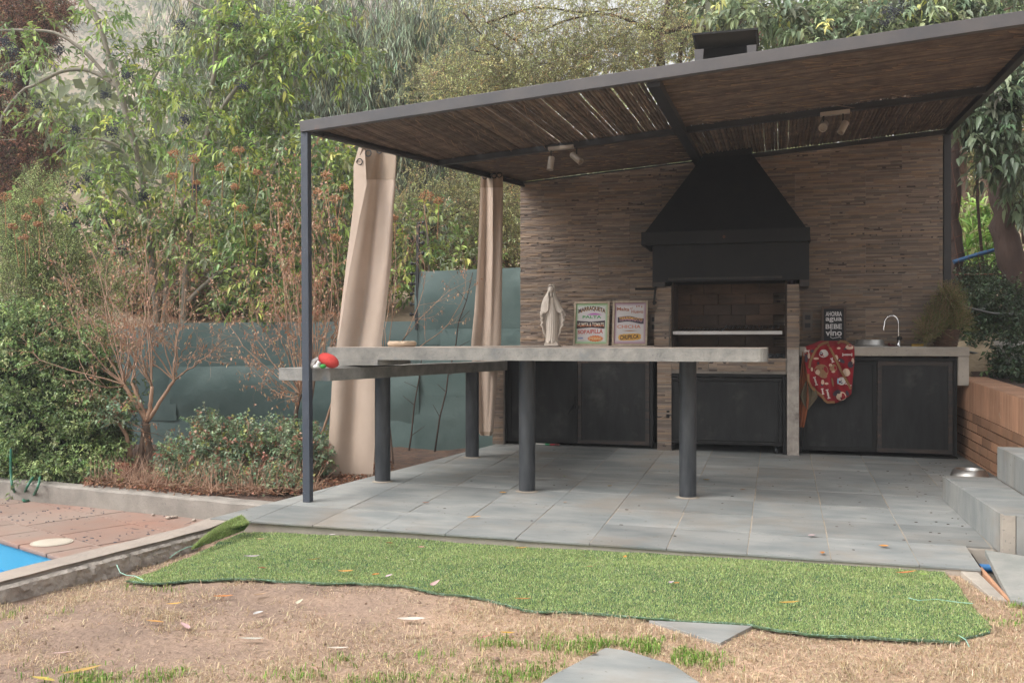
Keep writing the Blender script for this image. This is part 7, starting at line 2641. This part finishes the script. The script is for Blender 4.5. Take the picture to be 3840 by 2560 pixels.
# ---- shrubs on the far hillside
pts, cs_ = [], []
parts = []
R = random.Random(5)
for i in range(560):
    az = R.uniform(-46, 16) if i < 360 else R.choice((R.uniform(-85, -46), R.uniform(16, 45)))
    r = R.uniform(24, 175)
    if R.random() < 0.25:
        r = R.uniform(20, 60)
    x, y = r * math.sin(math.radians(az)), r * math.cos(math.radians(az))
    z = terrain_z(x, y)
    s = R.uniform(0.8, 2.4) * (1 + r / 90)
    n = 260
    q = nrm(rng.normal(size=(n, 3))) * (rng.random((n, 1)) ** 0.4) * np.array([s, s, s * 0.75]) + np.array([x, y, z + s * 0.35])
    base = np.array(R.choice([(0.24, 0.27, 0.14), (0.18, 0.21, 0.12), (0.29, 0.31, 0.15), (0.22, 0.23, 0.15), (0.14, 0.16, 0.11)]))
    c = np.clip(base * (1 + rng.normal(0, 0.2, (n, 1))), 0.01, 1)
    parts.append(leafarr(q, rng.normal(size=(n, 3)), rng.normal(size=(n, 3)) + np.array([0, 0, 1.5]), np.full(n, s * 0.15), np.full(n, s * 0.11), c, droop=0.1))
V, Fc, C = merge(parts)
o = npmesh('hillside_scrub', V, Fc, m_leafm, None, C)
tag(o, 'grey green scrub dotted over the hazy hillside', 'scrub', kind='stuff')

# ---- hedge and light feathery shrub at the left
e = tree('hedge', 'dense dark green rounded hedge spilling over the kerb at the left', [(L3([(150, 1110), (140, 1000), (120, 850)], 8.3), .03, .015), (L3([(60, 1090), (50, 950), (60, 800)], 8.4), .03, .015)], m_barkd, None, 'hedge')
HG = [(0.26, 0.35, 0.13), (0.19, 0.28, 0.10), (0.35, 0.43, 0.18), (0.13, 0.19, 0.075)]
blh = [(60, 790, 150, 95, 8.5, .45, 1.1), (90, 880, 165, 100, 8.4, .45, 1.3), (90, 980, 170, 95, 8.25, .45, 1.2), (170, 1040, 105, 70, 8.05, .35, .7), (210, 950, 75, 90, 8.2, .35, .7), (40, 1050, 100, 55, 8.1, .3, .6), (190, 830, 80, 80, 8.4, .4, .5),
       (200, 1085, 60, 38, 7.85, .2, .3), (110, 1085, 70, 32, 7.85, .2, .3)]
foliage(e, blh, 11500, 8, 0.10, 0.036, 0.018, HG, clump=900, crad=0.16, cjit=0.22, up=0.4, droop=0.15, w=[4, 4, 3, 2], shell=0.35, twm=m_barkd, twr=0.002, jit=0.14)
foliage(e, [(b[0] - 6, b[1], b[2] * 0.72, b[3] * 0.72, b[4] + .15, b[5], b[6]) for b in blh], 3000, 5, 0.10, 0.06, 0.04, [(0.03, 0.045, 0.02)], up=0.2, m=m_leafm, name='inner_crown')  # core of the hedge, its inner shade painted as near-black leaf colour
e = tree('feathery_shrub', 'pale green feathery shrub standing above the dark hedge', [(L3([(100, 760), (90, 600), (85, 480), (80, 400)], 9.0), .012, .004), (L3([(160, 760), (165, 640), (150, 560)], 9.0), .010, .004), (L3([(40, 760), (50, 620), (20, 520)], 9.0), .010, .004)], m_barkd, None, 'shrub')
foliage(e, [(50, 530, 90, 60, 9, .4, 1.1), (110, 590, 100, 60, 9, .4, 1.2), (40, 650, 90, 60, 9, .4, 1.2), (150, 660, 100, 60, 9, .4, 1.1), (190, 720, 80, 60, 9, .4, .6), (75, 430, 30, 40, 9, .3, .2), (60, 480, 40, 30, 9, .3, .3), (230, 650, 50, 60, 9, .3, .35), (130, 430, 14, 22, 9, .2, .08)],
        7000, 9, 0.12, 0.018, 0.010, [(0.46, 0.53, 0.22), (0.35, 0.43, 0.18), (0.56, 0.60, 0.28), (0.26, 0.32, 0.13)], up=0.7, droop=0.05, m=m_leafm, twm=m_barkd, twr=0.0015)


# ---- bare shrubs
def bare(name, label, base, mains, tips, D, r0, seed, twn=9, leaves=900, lcol=None, heads=(), depth=.35):
    R = random.Random(seed)
    e = empty(name)
    tag(e, label, 'shrub', 'bare brown shrubs in the planting bed')
    A, B, R0, R1 = [], [], [], []
    tipsP = []
    for i, ln_ in enumerate(mains):
        trunk_part(e, 'trunk' if i == 0 else 'branch', [ln_], m_twig if i > 1 else m_bark)

    def seg(p, q, ra, rb):
        A.append(p)
        B.append(q)
        R0.append(ra)
        R1.append(rb)

    def grow(p, d, L, r, lev):
        n = 5 if lev < 2 else 3
        for i in range(n):
            d = (d + Vector((R.gauss(0, .13), R.gauss(0, .13), R.gauss(0.04, .10)))).normalized()
            q = p + d * L / n
            seg(p, q, r * (1 - i / n * 0.5), r * (1 - (i + 1) / n * 0.5))
            p = q
            if lev < 3 and R.random() < (0.85 if lev < 2 else 0.5):
                s = d.cross(Vector((R.gauss(0, 1), R.gauss(0, 1), R.gauss(0, 1)))).normalized()
                grow(p, (d * 0.75 + s * 0.75 + Vector((0, 0, 0.15))).normalized(), L * R.uniform(0.3, 0.55), r * 0.5, lev + 1)
        tipsP.append(p)
    for (u0, v0), (u1, v1) in tips:
        dd = R.uniform(-depth, depth)
        p0, p1 = P(u0, v0, D=D), P(u1, v1, D=D + dd)
        n = 12
        prev = p0
        off = Vector((R.gauss(0, .085), R.gauss(0, .06), R.gauss(0, .05)))
        for i in range(1, n + 1):
            t_ = i / n
            q = p0.lerp(p1, t_) + off * math.sin(t_ * math.pi) * 2 + Vector((R.gauss(0, .008), R.gauss(0, .008), R.gauss(0, .006)))
            ra, rb = r0 * (1 - 0.8 * (t_ - 1 / n)), r0 * (1 - 0.8 * t_)
            seg(prev, q, ra, rb)
            if i > 2 and R.random() < 0.75:
                d = (q - prev).normalized()
                s = d.cross(Vector((R.gauss(0, 1), R.gauss(0, 1), R.gauss(0, .6)))).normalized()
                grow(q, (d * 0.7 + s * 0.8).normalized(), R.uniform(0.12, 0.34), rb * 0.55, 1)
            prev = q
        tipsP.append(prev)
    sticks('branches', np.array(A), np.array(B), np.array(R0), np.array(R1), m_twig, e)['kind'] = 'stuff'
    if leaves:
        k = rng.choice(len(A), leaves)
        pos = (np.array(A)[k] + np.array(B)[k]) / 2
        hgt = pos[:, 2]
        c = palette(leaves, lcol or [(0.50, 0.29, 0.19), (0.58, 0.40, 0.28), (0.40, 0.20, 0.11)], 0.15)
        V, Fc, C = leafarr(pos, rng.normal(0, .6, (leaves, 3)) + np.array([0, 0, -.8]), rng.normal(size=(leaves, 3)), rng.uniform(.014, .034, leaves), rng.uniform(.008, .018, leaves), c)
        npmesh('dry_leaves', V, Fc, m_leafm, e, C)['kind'] = 'stuff'
    for (u, v, r, d) in heads:
        c = P(u, v, D=d)
        mb = MB()
        Rr = px(r, d) * 1.25
        for k in range(64):
            q = Vector((R.gauss(0, 1), R.gauss(0, 1), R.gauss(0, .8))).normalized() * Rr * R.uniform(0.5, 1.0)
            q.z = q.z * 0.75
            mb.ball(c + q, (R.uniform(.005, .010), R.uniform(.005, .010), R.uniform(.004, .008)), 5, 3)
        mb.tube([c, c + Vector((R.gauss(0, .02), 0.01, -0.10)), c + Vector((R.gauss(0, .03), 0.02, -0.35))], 0.003, 5)
        mb.build('flower_head', m_seed, e)
    return e


DB = 7.95
bare('bare_shrub', 'largest bare shrub with a forked stump at the left of the bed',
     None, [(L3([(385, 1135), (350, 1060), (338, 1010), (335, 967)], DB), .035, .03), (L3([(318, 1120), (322, 1050), (335, 975)], DB), .028, .026), (L3([(338, 967), (310, 925), (285, 883)], DB), .022, .014),
            (L3([(336, 967), (320, 920), (302, 880)], DB), .02, .012), (L3([(338, 967), (345, 930), (349, 887)], DB), .022, .014), (L3([(340, 967), (372, 915), (400, 873)], DB), .018, .012), (L3([(300, 1050), (290, 1000), (275, 975), (262, 950)], DB), .02, .01)],
     [((285, 883), e_) for e_ in ((150, 560), (180, 690), (120, 640), (210, 760), (240, 570), (175, 806), (90, 560), (200, 640), (160, 460), (230, 480), (100, 500), (270, 520), (140, 740), (225, 610))] + [((302, 880), e_) for e_ in ((290, 600), (250, 700), (265, 780))] +
     [((349, 887), e_) for e_ in ((330, 600), (352, 480), (300, 720), (380, 760), (345, 700), (320, 500), (365, 620), (340, 800))] + [((400, 873), e_) for e_ in ((412, 560), (470, 700), (430, 650), (500, 800), (395, 720), (410, 480), (455, 580), (540, 760), (440, 760))] +
     [((262, 950), e_) for e_ in ((190, 900), (200, 960), (180, 990))], DB, .0078, 3, leaves=2200, heads=((10, 452, 13, 8.2), (88, 462, 11, 8.2), (60, 500, 10, 8.2), (30, 520, 9, 8.2), (55, 545, 8, 8.2), (85, 515, 8, 8.2)))
bare('bare_shrub', 'bare brown shrub with dry flower heads just left of the corner post',
     None, [(L3([(690, 1100), (688, 1020), (680, 960), (690, 905)], 8.3), .028, .016), (L3([(700, 1090), (715, 1000), (712, 940), (722, 870)], 8.3), .024, .014), (L3([(700, 1100), (745, 980), (770, 900)], 8.3), .014, .010)],
     [((690, 905), e_) for e_ in ((640, 520), (600, 640), (560, 760), (660, 430), (600, 850), (680, 560), (570, 690), (540, 620), (650, 600), (620, 460), (580, 540), (520, 700), (600, 400), (640, 380), (480, 650), (560, 820))] +
     [((722, 870), e_) for e_ in ((700, 380), (740, 420), (770, 470), (800, 600), (720, 520), (750, 560), (820, 700), (690, 480), (730, 640), (780, 560), (760, 350), (715, 330), (810, 480), (680, 400), (750, 700))], 8.3, .0070, 8, leaves=3600,
     heads=((400, 353, 11, 8.8), (447, 365, 12, 8.8), (547, 345, 12, 8.8), (508, 385, 12, 8.8), (396, 404, 11, 8.8), (451, 420, 8, 8.8), (475, 465, 9, 8.8), (555, 478, 12, 8.8), (540, 430, 9, 8.8), (590, 395, 8, 8.7), (750, 403, 12, 8.7), (770, 457, 12, 8.7),
            (730, 440, 9, 8.6), (770, 546, 11, 8.6), (640, 470, 8, 8.6), (790, 430, 9, 8.8), (592, 520, 9, 8.5), (660, 520, 8, 8.5), (700, 600, 8, 8.4)))
bare('bare_shrub', 'thin bare shrub seen between the two curtains in front of the green fence',
     None, [(L3([(905, 1085), (893, 960), (885, 850)], 8.6), .010, .008)],
     [((885, 850), e_) for e_ in ((960, 560), (1000, 470), (940, 420), (1085, 640), (900, 480), (870, 560), (930, 600), (1060, 560), (910, 520), (890, 440))], 8.6, .0055, 11, leaves=420,
     heads=((980, 450, 14, 8.7), (1007, 462, 10, 8.7), (905, 500, 8, 8.7)), depth=.2)
# climbing stems on the fence
for pts_, lb in (([(998, 1050), (1012, 957), (1025, 900), (1030, 860), (1045, 800), (1055, 740), (1070, 690), (1085, 625)], 'leafless vine stem climbing the green fence left of the narrow curtain'),
                 ([(935, 1060), (945, 1000), (950, 930), (958, 890), (965, 850), (970, 800)], 'leafless vine stem climbing the fence right of the left table leg')):
    mb = MB()
    q = [P(u + random.uniform(-2, 2), v, D=9.55 if u > 900 else 9.6) for u, v in pts_]
    mb.tube(q, [0.010 - 0.006 * i / len(q) for i in range(len(q))], 6)
    for i in range(1, len(q) - 1):
        mb.tube([q[i], q[i] + Vector((random.choice((-1, 1)) * random.uniform(.05, .16), -0.01, random.uniform(.03, .14)))], [0.004, 0.002], 5)
    tag(mb.build('vine_stem', m_barkd, smooth='all'), lb, 'vine')

# ---- low plants of the bed, left to right
GC = [(0.20, 0.28, 0.17), (0.15, 0.22, 0.13), (0.26, 0.34, 0.19), (0.33, 0.36, 0.11), (0.34, 0.17, 0.11)]
for i, (bl_, n_, lb) in enumerate((([(420, 1075, 55, 60, 7.7, .3, 1), (400, 1120, 50, 30, 7.5, .2, .5)], 420, 'low leafy plant right of the forked stump'),
                                   ([(490, 1045, 60, 60, 7.8, .3, 1), (480, 990, 30, 35, 7.9, .2, .4), (500, 1110, 60, 35, 7.4, .2, .8)], 560, 'tall leafy plant in the middle of the bed, in front of the fence'),
                                   ([(570, 1050, 60, 60, 7.7, .3, 1), (590, 1120, 60, 35, 7.3, .2, .8), (560, 1000, 40, 30, 7.9, .2, .4)], 560, 'leafy plant with reddish stems left of the corner post'),
                                   ([(655, 1060, 50, 60, 7.6, .3, 1), (660, 1125, 45, 35, 7.2, .2, .8), (650, 1005, 40, 30, 7.8, .2, .4)], 520, 'yellow flecked leafy plant right behind the corner post'),
                                   ([(728, 1075, 24, 50, 7.8, .2, 1), (800, 1088, 50, 22, 8.2, .2, .5), (730, 1020, 20, 40, 8.0, .2, .4)], 260, 'leafy plant between the corner post and the wide curtain'),
                                   ([(235, 1120, 35, 32, 7.7, .15, 1), (290, 1130, 40, 22, 7.5, .15, .6), (265, 950, 35, 30, 7.8, .2, .7)], 300, 'ivy like plant round the terracotta pot'))):
    e = empty('bed_plant')
    tag(e, lb, 'plant', 'low plants in the bed')
    foliage(e, bl_, n_, 9, 0.13, 0.034, 0.024, GC, up=0.7, droop=0.15, w=[4, 4, 3, 1, 1.3], twm=m_twig, twr=0.0016, jit=0.16, minz=0.04, name='foliage')
# dry litter and stalks on the bed
a_, b_ = [], []
for i in range(5200):
    t_ = random.random()
    u = random.uniform(200, 725)
    d = random.uniform(6.9, 8.6)
    p = P(u, 1100, D=d)
    if (Vector((p.x, p.y)) - CURB_A).dot(kn) < 0.12 or p.x > PL_A[0] + (p.y - PL_A[1]) * 0.23 - 0.03:
        continue
    z = 0.05 + random.random() * 0.05
    hgt = random.random() ** 3 * 0.22
    q = Vector((p.x, p.y, z))
    a_.append(q)
    b_.append(q + Vector((random.gauss(0, .07), random.gauss(0, .07), hgt)))
o = sticks('dry_stalks', a_, b_, 0.0022, 0.0012, m_twig)
tag(o, 'dry stalks and litter lying over the planting bed', 'litter', kind='stuff')
n = 9000
u = rng.uniform(190, 900, n)
d = rng.uniform(6.9, 8.7, n)
aa = (u * S - 1920) / F
xx, yy_ = (cY * aa - sY) * d, (sY * aa + cY) * d
kd = (xx - CURB_A.x) * kn.x + (yy_ - CURB_A.y) * kn.y
ok = (kd > 0.05) & (xx < PL_A[0] + (yy_ - PL_A[1]) * 0.23 - 0.02)
xx, yy_ = xx[ok], yy_[ok]
n = len(xx)
V, Fc, C = leafarr(np.column_stack([xx, yy_, 0.055 + rng.random(n) * 0.03]), rng.normal(0, 1, (n, 3)) * np.array([1, 1, .25]), rng.normal(0, .5, (n, 3)) + np.array([0, 0, 1]), rng.uniform(.02, .045, n), rng.uniform(.010, .022, n),
                   palette(n, [(0.24, 0.11, 0.065), (0.33, 0.18, 0.11), (0.15, 0.08, 0.05)], .2))
o = npmesh('leaf_litter', V, Fc, m_leafm, None, C)
tag(o, 'brown leaf litter covering the planting bed', 'leaf litter', kind='stuff')

# ---- right side garden
def one_trunk(name, label, pts, D, r0, r1, m):
    e = empty(name)
    tag(e, label, 'tree')
    trunk_part(e, 'trunk', [(L3(pts, D), r0, r1)], m)
    return e


m_brr = mat('reddish_dark_bark', (0.062, 0.038, 0.030), (0.038, 0.024, 0.02), 8, 0.95, 0.9, 30, stretch=(1, 1, 0.3), bdist=0.02)
DG = 10.0
t1 = one_trunk('garden_tree', 'dark reddish tree trunk standing just right of the stone wall', [(2196, 880), (2192, 700), (2186, 560), (2183, 420), (2188, 280), (2192, 100)], DG, .105, .095, m_brr)
t2 = one_trunk('garden_tree', 'thick leaning double trunk at the right edge of the picture', [(2352, 900), (2338, 740), (2322, 600), (2306, 470), (2297, 350), (2290, 150)], 9.7, .15, .10, m_brr)
trunk_part(t2, 'second_stem', [(L3([(2385, 900), (2365, 720), (2345, 600), (2320, 520)], 9.7), .12, .05)], m_brr)
for pts_, D_, r_, lb in (([(2257, 700), (2257, 607), (2248, 501), (2244, 404), (2246, 306), (2250, 180)], 10.2, .017, 'thin dark sapling between the two garden trunks'),
                         ([(2290, 600), (2269, 454), (2255, 335), (2245, 150)], 15, .085, 'pale trunk farther back between the two garden trunks'),
                         ([(2222, 600), (2216, 454), (2210, 365), (2200, 200)], 15.5, .06, 'thin grey trunk far back beside the first garden trunk'),
                         ([(2352, 560), (2345, 470), (2350, 400), (2345, 330)], 10.6, .018, 'twisted thin brown stem at the right edge')):
    one_trunk('garden_tree', lb, pts_, D_, r_, r_ * .8, m_brr if D_ < 12 else m_bark)
DKL = [(0.10, 0.14, 0.08), (0.065, 0.095, 0.055), (0.15, 0.20, 0.12), (0.22, 0.27, 0.18)]
foliage(t2, [(2290, 215, 65, 40, 8.9, .4, 1), (2315, 275, 60, 40, 8.9, .4, 1), (2235, 225, 45, 25, 8.9, .3, .6), (2300, 355, 55, 30, 8.8, .3, .7), (2340, 420, 40, 60, 9.6, .3, .5), (2345, 340, 40, 60, 9.2, .4, .6), (2190, 260, 30, 25, 8.9, .3, .3), (2255, 285, 30, 40, 8.9, .3, .4), (2340, 160, 40, 30, 8.8, .3, .5)],
        300, 8, 0.22, 0.10, 0.045, DKL, up=0.0, droop=0.45, big=True, twm=m_brr, twr=0.004, leafdroop=0.45)
foliage(t2, [(2345, 520, 35, 160, 11.5, .5, 1), (2350, 380, 35, 120, 12, .5, 1)], 500, 7, 0.2, 0.05, 0.026, [(0.20, 0.25, 0.07), (0.08, 0.11, 0.04)], name='far_leaves')
# strap leaved plants, sunlight and highlights put into the leaf colours
e = empty('strap_leaved_plant')
tag(e, 'plants painted a sunlit bright green with long arching strap leaves beyond the wire mesh', 'plant')
n = 620
C0, out = blobpts([(2240, 560, 45, 45, 12, .6, 1.2), (2270, 530, 35, 35, 12.4, .6, .8), (2225, 610, 40, 30, 11.8, .5, .8), (2275, 600, 35, 35, 11.8, .5, .9), (2250, 480, 50, 25, 14, .6, .5), (2230, 520, 40, 20, 12.5, .5, .7)], n)
parts = []
dd = nrm(rng.normal(0, .8, (n, 3)) + np.array([0, 0, .7]))
for L_, dr in ((0.42, 0.5),):
    parts.append(leafarr(C0, dd, rng.normal(0, .4, (n, 3)) + np.array([0, 0, 1]), rng.uniform(.22, .46, n), rng.uniform(.028, .05, n), palette(n, [(0.24, 0.42, 0.08), (0.34, 0.50, 0.14), (0.13, 0.26, 0.05), (0.45, 0.52, 0.25)], .18), big=True, droop=0.5, fold=0.4))
V, Fc, C = merge(parts)
npmesh('foliage', V, Fc, m_leaf, e, C)
# shady shrubs in front
for bl_, n_, lb, L_ in (([(2230, 680, 50, 50, 9.9, .4, 1), (2300, 700, 60, 50, 9.6, .4, 1), (2250, 640, 40, 30, 10.2, .3, .5), (2215, 745, 35, 45, 9.9, .3, .8)], 1200, 'dark small leaved shrub behind the drip hoses', .04),
                        ([(2235, 810, 45, 40, 9.4, .3, 1), (2260, 770, 50, 40, 9.6, .3, .7)], 420, 'dark ivy like shrub on the soil right of the counter', .05),
                        ([(2330, 830, 40, 50, 8.4, .3, 1), (2345, 770, 30, 40, 8.8, .3, .7), (2352, 880, 30, 40, 8.0, .2, .6)], 420, 'leafy shrub growing over the white planter at the right edge', .05)):
    e = empty('shade_shrub')
    tag(e, lb, 'shrub')
    foliage(e, bl_, n_, 8, 0.16, L_, L_ * .55, [(0.06, 0.095, 0.05), (0.04, 0.065, 0.035), (0.09, 0.135, 0.065), (0.13, 0.19, 0.07)], up=0.5, droop=0.2, twm=m_barkd, twr=0.002, name='foliage', w=[4, 4, 2, .5])
# wire mesh
e = empty('wire_mesh', P(2250, 640, D=9.9))
tag(e, 'rusty leaning wire mesh stretched between the garden trunks', 'wire mesh')
el = e.location.copy()
a_, b_ = [], []
for k in range(12):
    p0, p1 = P(2130 + k * 24, 200, D=9.9), P(2210 + k * 24, 650, D=9.85)
    for j in range(6):
        a_.append(p0.lerp(p1, j / 6) - el + Vector((0, .01 * math.sin(j * 2.0 + k), 0)))
        b_.append(p0.lerp(p1, (j + 1) / 6) - el + Vector((0, .01 * math.sin((j + 1) * 2.0 + k), 0)))
for k in range(11):
    a_.append(P(2180, 270 + k * 40, D=9.9) - el)
    b_.append(P(2310, 225 + k * 40, D=9.9) - el)
sticks('wires', a_, b_, 0.0022, 0.0022, m_rust, e)
MB().tube([P(2195, 631, D=9.8) - el, P(2310, 629, D=9.8) - el], 0.007, 6).build('rail', m_rust, e)
mb = MB().tube([P(2190, 602, D=9.9), P(2240, 586, D=9.9), P(2300, 570, D=9.9)], 0.022, 12)
tag(mb.build('water_pipe', m_npipe, smooth=True), 'blue water pipe sloping between the garden trunks', 'pipe')
for pts_, lb in (([(2203, 700), (2225, 707), (2280, 720), (2352, 722), (2420, 725)], 'upper black drip hose above the garden bed'), ([(2215, 806), (2260, 815), (2352, 829), (2420, 838)], 'lower black drip hose above the garden bed')):
    mb = MB().tube([P(u, v, D=8.9) for u, v in pts_], 0.011, 8)
    tag(mb.build('drip_hose', m_pipeg, smooth=True), lb, 'hose')
pc_ = P(2318, 885, D=8.5)
mb = MB().lathe([(0.0, -0.05), (0.085, -0.05), (0.105, 0.11), (0.125, 0.115), (0.127, 0.150), (0.115, 0.152), (0.10, 0.12), (0.0, 0.10)], 4 * 6, Matrix.Translation((pc_.x, pc_.y, P(2318, 822, D=8.5).z)))
tag(mb.build('white_planter', m_white, smooth=True), 'white plastic planter half hidden by leaves at the right edge', 'planter')

# ============================================================ AIR
mh = bpy.data.materials.new('haze')
mh.use_nodes = True
nt = mh.node_tree
nt.nodes.clear()
ho = nt.nodes.new('ShaderNodeOutputMaterial')
pv = nt.nodes.new('ShaderNodeVolumePrincipled')
pv.inputs['Color'].default_value = (0.86, 0.89, 0.94, 1)
pv.inputs['Density'].default_value = HAZE
pv.inputs['Anisotropy'].default_value = 0.2
nt.links.new(pv.outputs[0], ho.inputs['Volume'])
if HAZE > 0:
    hz = MB().box(-430, 430, -430, 430, -3.0, 92).build('haze', mh)
    tag(hz, kind='stuff')
